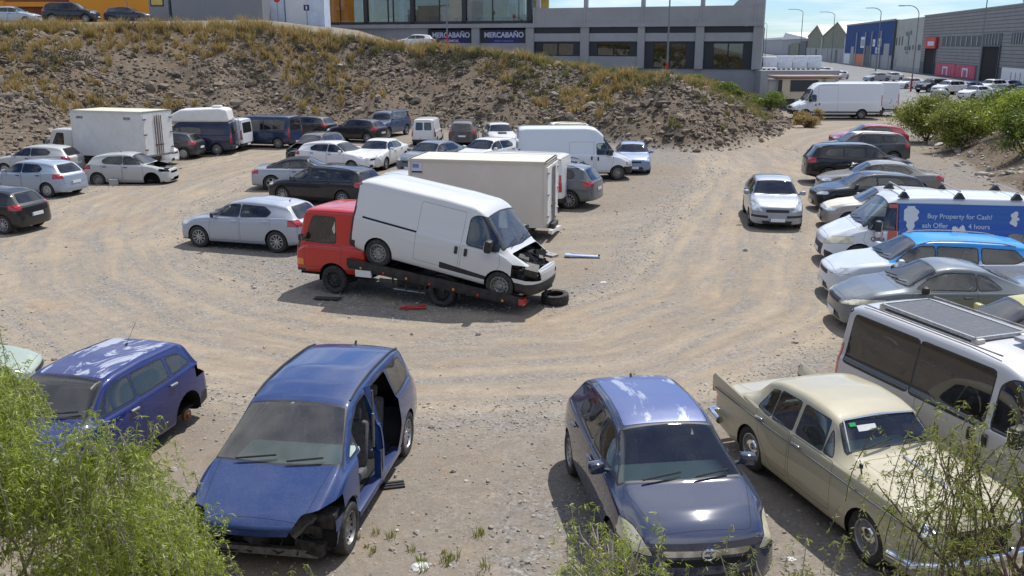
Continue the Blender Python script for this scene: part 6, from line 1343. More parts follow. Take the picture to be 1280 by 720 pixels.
for i in range(34): q.box((random.uniform(1.0, 1.72), random.uniform(-.62, .62), random.uniform(.25, .66)), (random.uniform(.1, .35), random.uniform(.1, .35), random.uniform(.06, .2)), random.choice([MT['engine'], MT['engine'], MT['gap'], MT['trim'], MT['steel']]), Matrix.Rotation(random.uniform(-1, 1), 3, (random.random(), random.random(), 1)))
for i in range(8): q.tube([(1.5, random.uniform(-.6, .6), .6), (1.78, random.uniform(-.8, .8), random.uniform(.2, .5)), (1.84, random.uniform(-.8, .8), .2)], .012, MT['trim'], 5)
q.build('engine', o)
add_wheel(o, .5 * (.81 - .205) * 4.46, .80, .31, .2, 'steel', 1); add_wheel(o, .5 * (.81 - .205) * 4.46, -.80, .31, .2, 'steel', -1)
q = MB(); q.tube([(1.95, -.98, .55), (2.0, -.95, .35), (1.75, -1.0, .18)], .03, MT['trim'], 6); q.tube([(1.6, -.9, .75), (1.98, -.98, .6)], .025, MT['trim'], 6); q.build('loose_wheel_arch_liner', o)
# pillars and sills left in the door openings
q = MB(); q.beam((-.03, .83, .22), (-.03, .84, .70), .16, .09, MT['paint']); q.beam((-.03, .835, .68), (-.05, .80, 1.02), .14, .08, MT['paint']); q.beam((-.05, .80, 1.0), (-.10, .66, 1.52), .11, .06, MT['paint']); q.build('door_pillar', o, color=(.003, .028, .13, .28))
q = MB(); q.box((0, .80, .27), (1.9, .16, .09), MT['paint'], None, .02); q.box((0, .70, .24), (1.9, .1, .1), MT['gap']); q.build('sill', o, color=(.003, .028, .13, .28))
q = MB(); q.box((-.02, .775, 1.1), (.03, .02, .8), MT['seatg']); q.tube([(.05, .79, .75), (.02, .79, 1.2)], .02, MT['steel'], 5); q.build('seat_belt', o)
# dark blue small car
o = car('corsa', lambda: hatch(L=4.0, W=1.74, H=1.49, axles=(.205, .833), near=True, wr=.69, wstyle='alloy', glassm='glass', paint='paintg', antl=.15, antenna=.82, handlem='paint', plates=(None, .4), wsbow=.04, dashm='dashl', dashd=.7, seatm='seatg',
    top=[(0, .50), (.03, .56), (.10, .62), (.215, .675), (.235, .69), (.41, .955), (.49, .995), (.60, 1.0), (.78, .965), (.89, .90), (.97, .66), (1, .60)], ws=(.245, .86, .415, .64),
    windows=[('f', [(.33, .70), (.52, .70), (.52, .905), (.445, .90), (.385, .82)]), ('r', [(.535, .70), (.74, .74), (.76, .80), (.71, .885), (.535, .905)]), ('qf', [(.275, .695), (.315, .70), (.345, .775), (.335, .775)])],
    feats=[('bonnet', 'paint', 'top', [(.045, .60), (.045, -.60), (.232, -.84), (.232, .84)], 'one', dict(gap=.006, rnd=.08)), ('roof', 'peel', 'top', [(.418, .60), (.418, -.60), (.86, -.58), (.86, .58)], 'one', dict(gap=.008, rnd=.04)),
           ('headlight', 'oldlamp', 'front', [(.64, .40), (1.1, .43), (1.1, .565), (.82, .555)], 'both', dict(gap=.006, rnd=.06, xlim=.62)), ('grille_bar', 'chrome', 'front', [(-.52, .405), (.52, .405), (.56, .45), (-.56, .45)], 'one', dict(rnd=.03)), ('grille', 'gap', 'front', [(-.5, .33), (.5, .33), (.55, .385), (-.55, .385)], 'one', dict(rnd=.03)), ('lower_grille', 'trim', 'front', [(-.6, .16), (.6, .16), (.66, .27), (-.66, .27)], 'one', dict(rnd=.04)),
           hatch()['feats'][3], ('tail_light', 'red', 'rear', [(.76, .54), (1.1, .54), (1.1, .76), (.78, .74)], 'both', dict(rnd=.02, xlim=.35))]), (.013, .022, .060, .12), 1.79, 10.64, 277.6, 1.0, 'parked_car', 'navy hatchback with peeling pale blue roof facing us in the foreground', 'car', 'cars in the foreground'); PROTO.pop('corsa')
for c in findpart(o, 'roof'): c.color = (.075, .11, .27, .15)
q = MB(); q.lathe([(.06, 0), (.075, .012), (.06, .02)], MT['chrome'], 20, 'x', (2.06, 0, .632)); q.box((2.075, 0, .632), (.01, .13, .02), MT['chrome']); q.build('front_emblem', o)
MT['green'] = mat('green_sticker', (.02, .35, .10), .5); q = MB(); q.box((.32, -.50, 1.385), (.05, .07, .004), MT['green'], Matrix.Rotation(R(27), 3, 'Y')); q.build('windscreen_sticker', o)
# the stripped blue hatchback
o = car('ibz', lambda: hatch(L=3.85, W=1.64, H=1.42, near=True, wstyle='brake', glassm='glass', paint='paint', mirror=None, antenna=.74, plates=None, handlem='alloy', wr=.76, r=.29, arch=.35,
    sig=.035, railh=.055, top=[(0, .52), (.04, .59), (.15, .645), (.25, .68), (.275, .695), (.40, .95), (.46, .985), (.62, 1.0), (.84, .975), (.90, .93), (.965, .70), (1, .62)],
    windows=[('f', [(.315, .69), (.515, .69), (.515, .905), (.445, .90), (.40, .845)]), ('r', [(.532, .69), (.72, .70), (.72, .895), (.532, .905)]), ('q', [(.745, .71), (.87, .74), (.82, .86), (.745, .885)])],
    feats=hatch()['feats'] + [('roof', 'bleach', 'top', [(.43, .62), (.43, -.62), (.88, -.60), (.88, .60)], 'one', dict(rnd=.04)), ('rear_bumper', 'trim', 'rear', [(.55, .15), (1.1, .15), (1.1, .34), (.55, .34)], 'both', dict(rnd=.02, xlim=.35))]), (.002, .013, .12, .06), -6.05, 12.30, 256, 1.0, 'wrecked_car', 'bright blue hatchback without wheels and a sun-bleached roof behind the foreground bush', 'car', 'wrecks in the foreground'); PROTO.pop('ibz')
for c in findpart(o, 'roof'): c.color = (.03, .045, .16, .3)
drop(o, 'tail_light')
for c in findpart(o, 'brake_hub'): c.scale = (.62, 1, .62); c.location.z = .24
# pale green wreck at the left edge
o = car('pale', lambda: sedan(L=4.4, W=1.7, H=1.4, near=True, glassm='dirtyglass', wstyle='steel', plates=None), (.34, .40, .31, .5), -9.75, 14.3, 15, .85, 'wrecked_car', 'pale green wreck peeping out at the left edge behind the bush', 'car', 'wrecks in the foreground'); PROTO.pop('pale')

# --- the vintage saloon
VC = (.44, .395, .265, .22)
o = car('vint', lambda: vintage(glassm='glass', dashm='dashl', dashd=.6), VC, 4.42, 10.90, 286.5, 1.0, 'vintage_saloon', 'beige vintage saloon with tail fins and chrome bumpers', 'car', 'cars in the foreground'); PROTO.pop('vint')
pt = MT['paint']
for s in (1, -1):
    q = MB()   # tail fin: a wedge rising to the rear
    P = [(-.85, .66), (-1.1, 1.00), (-2.20, 1.14), (-2.36, 1.06), (-2.30, .80), (-1.2, .80)]
    vs = []; n = 12
    for i in range(n + 1):
        x = -1.0 - (2.36 - 1.0) * i / n; zt = .945 + .13 * (i / n) ** 1.1; zb_ = .80; y1 = .785 - .02 * i / n
        vs += [(x, s * (y1 - .005), zb_), (x, s * (y1 + .008), (zt + zb_) / 2), (x, s * (y1 - .010), zt - .012), (x, s * (y1 - .03), zt), (x, s * (y1 - .05), zt - .012), (x, s * (y1 - .10 - .02 * (1 - i / n)), zb_ + .10)]
    fs = [(6 * i + j, 6 * i + j + 1, 6 * i + j + 7, 6 * i + j + 6) for i in range(n) for j in range(5)] + [tuple(6 * n + j for j in range(6)), tuple(range(6))]
    q.add(vs, fs, pt, True); f_ = q.build('tail_fin', o, color=VC)
    q = MB(); q.box((-2.37, s * .73, .90), (.05, .07, .26), MT['red'], None, .02); q.build('fin_light', f_)
    q = MB(); q.lathe([(.001, .06), (.06, .05), (.085, .02), (.09, 0), (.085, -.02)], MT['lamp'], 18, 'x', (2.09, s * .60, .74)); h_ = q.build('headlamp', o)
    q = MB(); q.lathe([(.09, .01), (.108, .06), (.12, .0), (.12, -.10), (.09, -.2)], MT['chrome'], 20, 'x', (2.09, s * .60, .74))
    q.build('headlamp_rim', h_)
    q = MB(); q.tube([(1.9, s * .812, .83), (.6, s * .822, .845), (-1.0, s * .818, .855), (-2.25, s * .795, .88)], .010, MT['gdark'], 6); q.build('side_moulding', o)
q = MB(); q.tube([(1.80, .88, .46), (2.10, .82, .46), (2.20, .5, .46), (2.225, 0, .46), (2.20, -.5, .46), (2.10, -.82, .46), (1.80, -.88, .46)], .055, MT['chrome'], 10)
for s in (1, -1): q.box((2.24, s * .35, .47), (.06, .07, .2), MT['chrome'], None, .02)
q.build('front_bumper', o)
q = MB(); q.tube([(-1.95, .86, .48), (-2.30, .82, .48), (-2.44, .5, .48), (-2.47, 0, .48), (-2.44, -.5, .48), (-2.30, -.82, .48), (-1.95, -.86, .48)], .058, MT['chrome'], 10); q.build('rear_bumper', o)
q = MB()
for k in range(6): q.box((2.10, 0, .52 + k * .037), (.03, .72, .012), MT['chrome'])
q.box((2.08, 0, .75), (.05, .76, .03), MT['chrome'], None, .01); q.build('grille_bars', o)
q = MB(); q.tube([(1.75, 0, 1.01), (.85, 0, 1.055)], .012, MT['chrome'], 6); q.box((1.78, 0, 1.03), (.12, .03, .04), MT['chrome'], None, .01); q.build('bonnet_strip', o)
wm = prof_fn(vintage()['top'], 4.5)
q = MB(); ptsw = [(.68, -.60, 1.04), (.35, -.50, 1.37), (.36, 0, 1.40), (.35, .50, 1.37), (.68, .60, 1.04), (.74, 0, 1.055), (.68, -.60, 1.04)]; q.tube(ptsw, .014, MT['chrome'], 6); q.build('windscreen_frame', o)
q = MB(); q.box((.42, -.42, 1.33), (.05, .09, .004), MT['green'], Matrix.Rotation(R(45), 3, 'Y')); q.box((.46, -.24, 1.29), (.08, .26, .004), MT['plate'], Matrix.Rotation(R(45), 3, 'Y')); q.build('windscreen_sticker', o)
for s in (-1, 1): q = MB(); q.tube([(1.0, s * .68, .98), (1.0, s * .70, 1.06)], .01, MT['trim'], 5); q.box((1.0, s * .70, 1.09), (.05, .03, .06), MT['trim'], None, .01); q.build('wing_mirror', o)

# --- cars in the street
random.seed(21)
SG = 'cars parked in the street'
cols = dict(w=(.68, .69, .71, .2), k=(.012, .012, .014, .2), g=(.35, .37, .40, .2), b=(.02, .06, .20, .2), r=(.30, .012, .02, .2))
row = [(61.2, 152.5, 'w', 'hatchW', 'farthest white car of the street row, left of the grey gateway'), (53.6, 127, 'w', 'hatchW', 'white hatchback right behind the lamp post with the red foot'), (52.2, 117.0, 'k', 'suvV', 'black SUV with a pale roof line right of the red-footed lamp'), (51.8, 111.5, 'w', 'suvV', 'white SUV right of the black one in the street row'), (54.8, 113.3, 'b', 'hatchW', 'blue car partly hidden behind the white SUV in the street'),
       (50.6, 102.6, 'w', 'hatchW', 'white hatchback above the round green bush tops'), (58.6, 115, 'w', 'suvV', 'white SUV whose roof shows in front of the dark gateway'), (62.5, 119, 'b', 'hatchW', 'deep blue car in front of the wide dark gateway'), (55.6, 106, 'k', 'hatchW', 'dark car below the deep blue one in the street'), (52.6, 96.5, 'k', 'suvV', 'dark SUV roof close behind the bushes'), (46.5, 83.5, 'g', 'hatchW', 'silver car at the right edge behind the bush')]
for x, y, c, kk, lb in row: car(kk, None, cols[c], x, y, random.uniform(196, 206), 1.0, 'street_car', lb, 'car', SG)
for i, (x, y, c, lb) in enumerate(((52, 158, 'w', 'white car under the blue warehouse sign, above the van roof'), (55.5, 160, 'w', 'white car right behind the tall lamp base'), (49.5, 166, 'g', 'silver car behind the van roof left of the tall lamp'), (47.6, 175, 'r', 'dark red car on the yard left of the tall lamp'), (44.2, 172, 'b', 'small blue car next to the dark red one'), (61, 185, 'w', 'far white car before the orange roller door'), (58, 150, 'g', 'silver hatch between the lamps in the far street'))): car('hatchW', None, cols[c], x, y, random.uniform(190, 250), 1.0, 'street_car', lb, 'car', SG)
r = copy_tree(PROTO['crafter']); place(r, 55.5, 245, 200, .9, 'parked_van', 'tiny white truck on the far yard right of the showroom corner', 'van', SG)
# ---------------------------------------------------------------- rocks, grass, bushes
def leaf_mat(name, cols, rough=.6, trans=.35):
    m, t, b = newmat(name); ge = N(t, 'ShaderNodeNewGeometry'); r = N(t, 'ShaderNodeValToRGB'); els = r.color_ramp.elements
    while len(els) < len(cols): els.new(.5)
    for i, c in enumerate(cols): els[i].position = i / (len(cols) - 1); els[i].color = (*c, 1)
    t.links.new(ge.outputs['Random Per Island'], r.inputs[0]); t.links.new(r.outputs[0], b.inputs['Base Color']); b.inputs['Roughness'].default_value = rough
    if trans:
        o = [n for n in t.nodes if n.type == 'OUTPUT_MATERIAL'][0]; tl = N(t, 'ShaderNodeBsdfTranslucent'); t.links.new(r.outputs[0], tl.inputs[0]); ms = N(t, 'ShaderNodeMixShader'); ms.inputs[0].default_value = trans
        t.links.new(b.outputs[0], ms.inputs[1]); t.links.new(tl.outputs[0], ms.inputs[2]); t.links.new(ms.outputs[0], o.inputs[0])
    return m
MT['rockm'] = leaf_mat('broken_rock', [(.055, .045, .036), (.15, .118, .086), (.24, .19, .138), (.10, .08, .062), (.34, .285, .22)], .95, 0)
MT['stonem'] = leaf_mat('grey_stones', [(.26, .235, .20), (.38, .34, .29), (.30, .27, .23), (.50, .46, .40)], .9, 0)
MT['drygrass'] = leaf_mat('dry_golden_grass', [(.42, .28, .085), (.48, .35, .15), (.30, .22, .085), (.18, .16, .06)], .7)
MT['olivegrass'] = leaf_mat('olive_grass', [(.16, .17, .045), (.24, .22, .07), (.11, .13, .04), (.30, .24, .10)], .7)
MT['greyshrub'] = leaf_mat('grey_dry_shrub', [(.10, .085, .06), (.16, .14, .10), (.06, .06, .035), (.12, .13, .06)], .9, .2)
MT['leafA'] = leaf_mat('pepper_tree_leaflets', [(.25, .32, .025), (.38, .45, .06), (.13, .19, .02), (.48, .50, .13)], .5, .4)
MT['leafB'] = leaf_mat('thin_olive_leaflets', [(.20, .24, .03), (.31, .34, .06), (.11, .14, .02), (.40, .38, .13)], .5, .4)
MT['leafC'] = leaf_mat('bush_leaves', [(.11, .16, .018), (.20, .27, .03), (.06, .09, .014), (.27, .32, .07)], .55, .35)
MT['bark'] = mat('brown_bark', (.12, .08, .06), .9, var=.3, scale=30); MT['palebark'] = mat('pale_dry_twigs', (.33, .28, .23), .9, var=.2, scale=30)
def bulk(name, verts, faces, m_, smooth=False, parent=None, loc=None):
    me = bpy.data.meshes.new(name); me.from_pydata(verts.tolist() if hasattr(verts, 'tolist') else verts, [], faces.tolist() if hasattr(faces, 'tolist') else faces); me.materials.append(m_)
    if smooth: me.polygons.foreach_set('use_smooth', [True] * len(me.polygons))
    o = bpy.data.objects.new(name, me); C.objects.link(o); o.parent = parent
    if loc is not None: o.location = loc
    return o
bmi = bmesh.new(); bmesh.ops.create_icosphere(bmi, subdivisions=1, radius=1); ICO_V = np.array([v.co[:] for v in bmi.verts]); ICO_F = np.array([[v.index for v in f.verts] for f in bmi.faces]); bmi.free()
def rocks(name, X, Y, Z, S_, m_, flat=.7):
    n = len(X); V = ICO_V[None] * (1 + rng.uniform(-.32, .32, (n, len(ICO_V), 1))); sc = S_[:, None, None] * rng.uniform(.6, 1.25, (n, 1, 3)); sc[:, :, 2] *= flat; V = V * sc
    a = rng.uniform(0, 6.28, n); c, s = np.cos(a), np.sin(a); tl = rng.uniform(-.6, .6, n); ct, st = np.cos(tl), np.sin(tl)
    x, y, z = V[..., 0], V[..., 1], V[..., 2]; y, z = y * ct[:, None] - z * st[:, None], y * st[:, None] + z * ct[:, None]; x, y = x * c[:, None] - y * s[:, None], x * s[:, None] + y * c[:, None]
    V = np.stack([x + X[:, None], y + Y[:, None], z + Z[:, None]], -1).reshape(-1, 3); F = (ICO_F[None] + (np.arange(n) * len(ICO_V))[:, None, None]).reshape(-1, 3)
    return bulk(name, V, F, m_)
n = 130; X = rng.uniform(-46, 25, n); Y = rng.uniform(42, 84, n); Z, RK, D1, _ = height(X, Y); k = (D1 > .2) & (D1 < 11); tag(rocks('boulders', X[k], Y[k], Z[k], rng.uniform(.28, .6, k.sum()), MT['rockm'], .6), kind='stuff')
# rubble on the slopes
n = 150000; X = rng.uniform(-46, 27, n); Y = rng.uniform(38, 88, n); Z, RK, D1, _ = height(X, Y)
dens = (.55 + 1.1 * np.clip(vnoise(X, Y, 7, 33, 3) + .35, 0, 1)) * np.clip(D1 / 1.2 + .3, 0, 1) * np.clip((16 - D1) / 5, 0, 1) * (D1 > -1.2) * (.5 + .8 * np.clip(vnoise(X, Y, 5, 31, 3) + .3, 0, 1)); k = rng.random(n) < dens; X, Y, Z = X[k], Y[k], Z[k]
S_ = np.clip(np.exp(rng.normal(-2.62, .55, len(X))), .035, .55); tag(rocks('rubble', X, Y, Z + S_ * .15, S_, MT['rockm']), kind='stuff')
n = 5200; X = rng.uniform(18, 42, n); Y = rng.uniform(22, 66, n); Z, RK, _, D2 = height(X, Y); k = (D2 > -.5) & (rng.random(n) < np.clip(1.2 - D2 / 9, .15, 1)); X, Y, Z = X[k], Y[k], Z[k]
S_ = np.clip(np.exp(rng.normal(-2.7, .6, len(X))), .03, .30); tag(rocks('bank_stones', X, Y, Z + S_ * .15, S_, MT['stonem']), kind='stuff')
# loose stones on the lot
n = 90000; Y = 7 + 50 * rng.random(n) ** 1.7; X = rng.uniform(-1, 1, n) * (Y * .62 + 2.5); Z, RK, D1, D2 = height(X, Y)
ldp = sdist(LOOP, X, Y); gvp = .25 + .8 * np.clip(vnoise(X, Y, 7, 12, 4) * .9 + .3, 0, 1) + 2.2 * np.exp(-((np.abs(ldp) - 3.0) / .7) ** 2)
k = (D1 < 0) & (D2 < 0) & (rng.random(n) < np.clip(gvp * .5, 0, 1) * np.where(np.abs(ldp) < 2.3, .22, 1)); X, Y, Z = X[k], Y[k], Z[k]
S_ = np.clip(np.exp(rng.normal(-4.4, .45, len(X))), .008, .085) * (1 + Y / 120); tag(rocks('gravel', X, Y, Z + S_ * .25, S_, MT['stonem']), kind='stuff')
# grass tufts: thin bent blades
def tufts(name, X, Y, Z, H_, m_, blades=46, wid=.02, spread=.45):
    n = len(X) * blades; i = np.repeat(np.arange(len(X)), blades); a = rng.uniform(0, 6.28, n); rr = rng.random(n) ** .5 * spread * H_[i]
    bx, by = X[i] + np.cos(a) * rr * .5, Y[i] + np.sin(a) * rr * .5; h = H_[i] * rng.uniform(.5, 1.1, n); lean = rng.uniform(.15, .75, n) * h
    tx, ty, tz = bx + np.cos(a) * lean, by + np.sin(a) * lean, Z[i] + h; mx_, my_, mz_ = bx + np.cos(a) * lean * .35, by + np.sin(a) * lean * .35, Z[i] + h * .62
    p = rng.uniform(0, 6.28, n); wx_, wy_ = np.cos(p) * wid, np.sin(p) * wid
    V = np.stack([np.stack([bx - wx_, by - wy_, Z[i] - .05], -1), np.stack([bx + wx_, by + wy_, Z[i] - .05], -1), np.stack([mx_ + wx_ * .7, my_ + wy_ * .7, mz_], -1), np.stack([mx_ - wx_ * .7, my_ - wy_ * .7, mz_], -1), np.stack([tx, ty, tz], -1)], 1).reshape(-1, 3)
    b = np.arange(n) * 5; F = [(q, q + 1, q + 2, q + 3) for q in b] + [(q + 3, q + 2, q + 4) for q in b]
    return bulk(name, V, F, m_)
def scatter(n, x0, x1, y0, y1, fn):
    X = rng.uniform(x0, x1, n); Y = rng.uniform(y0, y1, n); Z, RK, D1, D2 = height(X, Y); k = rng.random(n) < fn(X, Y, D1, D2); return X[k], Y[k], Z[k]
WD_ = lambda X: np.interp(X, [-50, -30, -10, 2, 8, 14, 20, 26], [17, 14, 12, 12, 9, 7, 6, 5])
crest = lambda X, Y, D, D2: np.clip(1.25 - np.abs(D - WD_(X) - .6) / 2.6, 0, 1) * (.55 + .5 * vnoise(X, Y, 3, 41, 2)) * (X < 24)
X, Y, Z = scatter(9500, -48, 26, 52, 96, crest); hg = rng.uniform(.55, 1.25, len(X)) * np.interp(X, [-30, -8, 6, 20], [1.05, .95, .75, .55]); tag(tufts('dry_grass', X, Y, Z, hg, MT['drygrass'], 64), kind='stuff')
X, Y, Z = scatter(4200, -48, 26, 52, 96, crest); tag(tufts('olive_grass', X, Y, Z, rng.uniform(.4, 1.0, len(X)), MT['olivegrass'], 40), kind='stuff')
slope = lambda X, Y, D, D2: (D > 1.5) * (D < WD_(X)) * np.clip(vnoise(X, Y, 5, 43, 3) * 1.5 - .1 + .75 * np.clip((D / WD_(X) - .35) * 3, 0, 1) * (X < -14) + .4 * (D / WD_(X) > .7), 0, 1)
X, Y, Z = scatter(8200, -48, 26, 42, 90, slope); tag(tufts('slope_grass', X, Y, Z, rng.uniform(.35, .85, len(X)), MT['drygrass'], 40), kind='stuff')
X, Y, Z = scatter(1900, 0, 26, 50, 92, lambda X, Y, D, D2: (D > 1.) * np.clip(.5 + vnoise(X, Y, 4, 47, 2), 0, 1)); tag(tufts('weeds', X, Y, Z, rng.uniform(.3, .7, len(X)), MT['olivegrass'], 40), kind='stuff')
X, Y, Z = scatter(6500, -48, 10, 42, 90, lambda X, Y, D, D2: (D > 1.5) * (D < WD_(X) + 3) * np.clip(vnoise(X, Y, 5, 45, 3) * 1.5 + .25, 0, 1) * (.2 + .8 * (D / WD_(X) > .55)))
def leafcloud(name, cx_, cy_, cz_, rx, ry, rz_, cnt, size, m_, ratio=.5, parent=None, shell=.35, seed=0, clumps=0):
    """leaf faces gathered in clumps through a crown volume"""
    r = np.random.default_rng(seed)
    if clumps:
        d = r.normal(size=(clumps, 3)); d /= np.linalg.norm(d, axis=1)[:, None]; rad = r.random(clumps) ** (1 / 3); cen = d * rad[:, None] * .85; ci = r.integers(0, clumps, cnt); pos = cen[ci] + r.normal(size=(cnt, 3)) * r.uniform(.10, .24, clumps)[ci][:, None]
    else:
        d = r.normal(size=(cnt, 3)); d /= np.linalg.norm(d, axis=1)[:, None]; pos = d * (shell + (1 - shell) * r.random(cnt) ** .5)[:, None]
    P = pos * np.array([rx, ry, rz_]) + np.array([cx_, cy_, cz_]); P[:, 2] = np.maximum(P[:, 2], cz_ - rz_ * 1.0)
    u = r.normal(size=(cnt, 3)); u /= np.linalg.norm(u, axis=1)[:, None]; v = np.cross(u, r.normal(size=(cnt, 3))); v /= np.linalg.norm(v, axis=1)[:, None]; s = size * r.uniform(.6, 1.3, cnt)[:, None]
    V = np.stack([P - u * s, P + v * s * ratio, P + u * s, P - v * s * ratio], 1).reshape(-1, 3); b = np.arange(cnt) * 4; F = np.stack([b, b + 1, b + 2, b + 3], -1)
    return bulk(name, V, F, m_, parent=parent)
# grey-brown shrubs on the slope read as one tangled cover
VV = []; 
for i in range(len(X)):
    r_ = rng.uniform(.3, .85); c = 60; d = rng.normal(size=(c, 3)); d /= np.linalg.norm(d, axis=1)[:, None]; d[:, 2] = np.abs(d[:, 2]) * .8; p = np.array([X[i], Y[i], Z[i]]) + d * r_ * rng.uniform(.4, 1, (c, 1)); t_ = p + d * r_ * .35 + rng.normal(size=(c, 3)) * .06; w_ = rng.normal(size=(c, 3)) * .035
    VV.append(np.stack([p - w_, p + w_, t_], 1).reshape(-1, 3))
VV = np.concatenate(VV); tag(bulk('slope_shrubs', VV, np.arange(len(VV)).reshape(-1, 3), MT['greyshrub']), kind='stuff')
def branchy(q, p, d, ln, r, depth, m_, ends, curl=.25, split=2):
    p = Vector(p); pts = [p.copy()]; d = Vector(d).normalized(); rs = [r]
    for i in range(5): d = (d + Vector((random.uniform(-1, 1), random.uniform(-1, 1), random.uniform(-.4, .8))) * curl).normalized(); p = p + d * ln / 5; pts.append(p.copy()); rs.append(r * (1 - .5 * (i + 1) / 5))
    q.tube(pts, rs, m_, 5 if depth else 6, False)
    if depth == 0: ends.append((p, d)); return
    for k in range(split + (random.random() < .5)): branchy(q, pts[random.randint(3, 5)], d + Vector((random.uniform(-1, 1), random.uniform(-1, 1), random.uniform(-.2, .7))) * .9, ln * random.uniform(.6, .85), r * .5, depth - 1, m_, ends, curl, split)
def bush(x, y, rx, ry, rz_, n_, size, m_, label, name='bush', seed=1, clumps=26, group=None, ratio=.35, base=None):
    z = gz(x, y) if base is None else base; r = empty(name, (x, y, z), 0, label, 'bush', group); random.seed(seed); q = MB(); ends = []
    for k in range(5): branchy(q, (random.uniform(-.1, .1), random.uniform(-.1, .1), -.1), (random.uniform(-.8, .8) * rx, random.uniform(-.8, .8) * ry, rz_ * 1.2), rz_ * 1.0, .05, 1, MT['bark'], ends)
    q.build('stems', r)
    leafcloud('foliage', 0, 0, rz_ * 1.0, rx, ry, rz_, n_, size, m_, ratio, r, seed=seed, clumps=clumps); return r
BG = 'green bushes on the right bank'
for i, (x, y, rx, ry, rz_, n_, lb, mm) in enumerate(((25.2, 56.5, 2.3, 1.6, 1.5, 16000, 'grey-green bush nearest the red hatchback on the right bank', 'leafB'), (27.2, 53.0, 2.3, 1.8, 1.1, 20000, 'bright green bush left of the middle of the right bank', 'leafC'), (30.8, 53.5, 2.4, 1.7, .95, 18000, 'dense green bush behind the others on the right bank', 'leafC'),
        (26.6, 48.5, 2.0, 1.6, .95, 16000, 'rounded bright bush in the centre of the right bank', 'leafA'), (24.4, 50.6, 1.7, 1.4, 1.3, 11000, 'low scrubby bush at the foot of the right bank', 'leafB'), (24.6, 44.0, 1.8, 1.5, 1.15, 13000, 'bush at the right picture edge above the stones', 'leafC'), (29.2, 46.5, 2.2, 1.6, .9, 16000, 'tall bush rightmost on the bank', 'leafA'), (22.9, 38.5, 1.5, 1.2, 1.0, 9000, 'small green bush low at the right edge above the advertising van', 'leafB'), (33.5, 57, 1.8, 1.8, .9, 9000, 'bush hiding the silver street cars at the right', 'leafC'))):
    bush(x, y, rx, ry, rz_, n_, .085, MT[mm], lb, seed=50 + i, group=BG, clumps=34)
for i, (x, y, s_, mm, lb) in enumerate(((16.5, 72, 1.0, 'leafC', 'green shrub on the soil heap below the showroom corner'), (20.3, 74, 1.2, 'leafC', 'larger green shrub left of the concrete gate pillar'), (14.0, 74, .8, 'leafB', 'small shrub under the right showroom windows'), (32.4, 77.5, .55, 'drygrass', 'small yellowish shrub right of the white vans'), (34.2, 76.5, .6, 'olivegrass', 'round olive shrub at the corner of the street'), (22.3, 70, .9, 'drygrass', 'straw-coloured bush beside the nose of the long white van'), (21.2, 67, .7, 'drygrass', 'orange dry bush on the end of the soil heap'))):
    bush(x, y, s_ * 1.3, s_, s_ * .65, int(3500 * s_), .10, MT[mm], lb, seed=80 + i, clumps=14, ratio=.3)
# weeping foreground trees
def weeping(x, y, z0, label, m_, lm, stems, droop_n, spread, hgt, seed, leaf=.05, lw=.16, strand=.5, bark=None, name='pepper_tree', dens=26, cat='tree', ctr=(0, 0)):
    random.seed(seed); r = empty(name, (x, y, z0), 0, label, cat); q = MB(); ends = []; bark = bark or MT['bark']
    for k in range(stems): a = random.uniform(0, 6.28); branchy(q, (0, 0, 0), (math.cos(a) * spread * .5 + ctr[0] * .5, math.sin(a) * spread * .5 + ctr[1] * .5, hgt), hgt * .62, .035 if stems > 3 else .03, 2, bark, ends, .28, 3)
    VL = []; g = np.random.default_rng(seed)
    for i in range(droop_n):
        p, d = random.choice(ends); p = p + Vector(g.normal(size=3)) * .12; a = random.uniform(0, 6.28); hd = Vector((math.cos(a), math.sin(a), 0)); L_ = strand * random.uniform(.5, 1.2); pts = [p]; n_ = 9
        for k in range(1, n_): t = k / (n_ - 1); pts.append(p + hd * L_ * .42 * math.sin(t * 1.5) + Vector((0, 0, .16 * L_ * math.sin(min(1, t * 2.2) * math.pi) - L_ * t ** 1.8)))
        if i % 3 == 0: q.tube(pts, .0035, bark, 3, False)
        tt = g.random(dens) * (n_ - 1.01); kk = tt.astype(int); PA = np.array([tuple(v) for v in pts]); c = PA[kk] + (PA[kk + 1] - PA[kk]) * (tt - kk)[:, None]
        u = np.stack([g.normal(size=dens) * .7, g.normal(size=dens) * .7, -.55 + g.normal(size=dens) * .35], -1); u /= np.linalg.norm(u, axis=1)[:, None]; w_ = np.cross(u, g.normal(size=(dens, 3))); w_ /= np.linalg.norm(w_, axis=1)[:, None]; s = leaf * g.uniform(.6, 1.25, (dens, 1))
        VL.append(np.stack([c, c + u * s * .5 + w_ * s * lw * .5, c + u * s, c + u * s * .5 - w_ * s * lw * .5], 1))
    q.build('branches', r); V = np.concatenate(VL).reshape(-1, 3); b = np.arange(len(V) // 4) * 4; bulk('foliage', V, np.stack([b, b + 1, b + 2, b + 3], -1), lm, parent=r); return r
weeping(-4.75, 6.9, .6, 'big light green weeping shrub filling the lower left corner', None, MT['leafA'], 15, 6200, 1.7, 2.05, 3, leaf=.055, lw=.16, strand=.46, bark=MT['palebark'], dens=38, name='weeping_shrub', cat='bush')
weeping(-3.35, 7.3, .2, 'lower right shoulder of the light green shrub, beside the blue people carrier', None, MT['leafA'], 10, 2600, 1.15, 1.25, 8, leaf=.052, lw=.17, strand=.34, bark=MT['palebark'], dens=34, name='weeping_shrub', cat='bush')
weeping(3.45, 5.2, 1.6, 'thin young tree with drooping olive sprays in front of the vintage saloon', None, MT['leafB'], 3, 240, 1.7, 1.4, 12, leaf=.043, lw=.2, strand=.75, dens=50, name='young_tree')
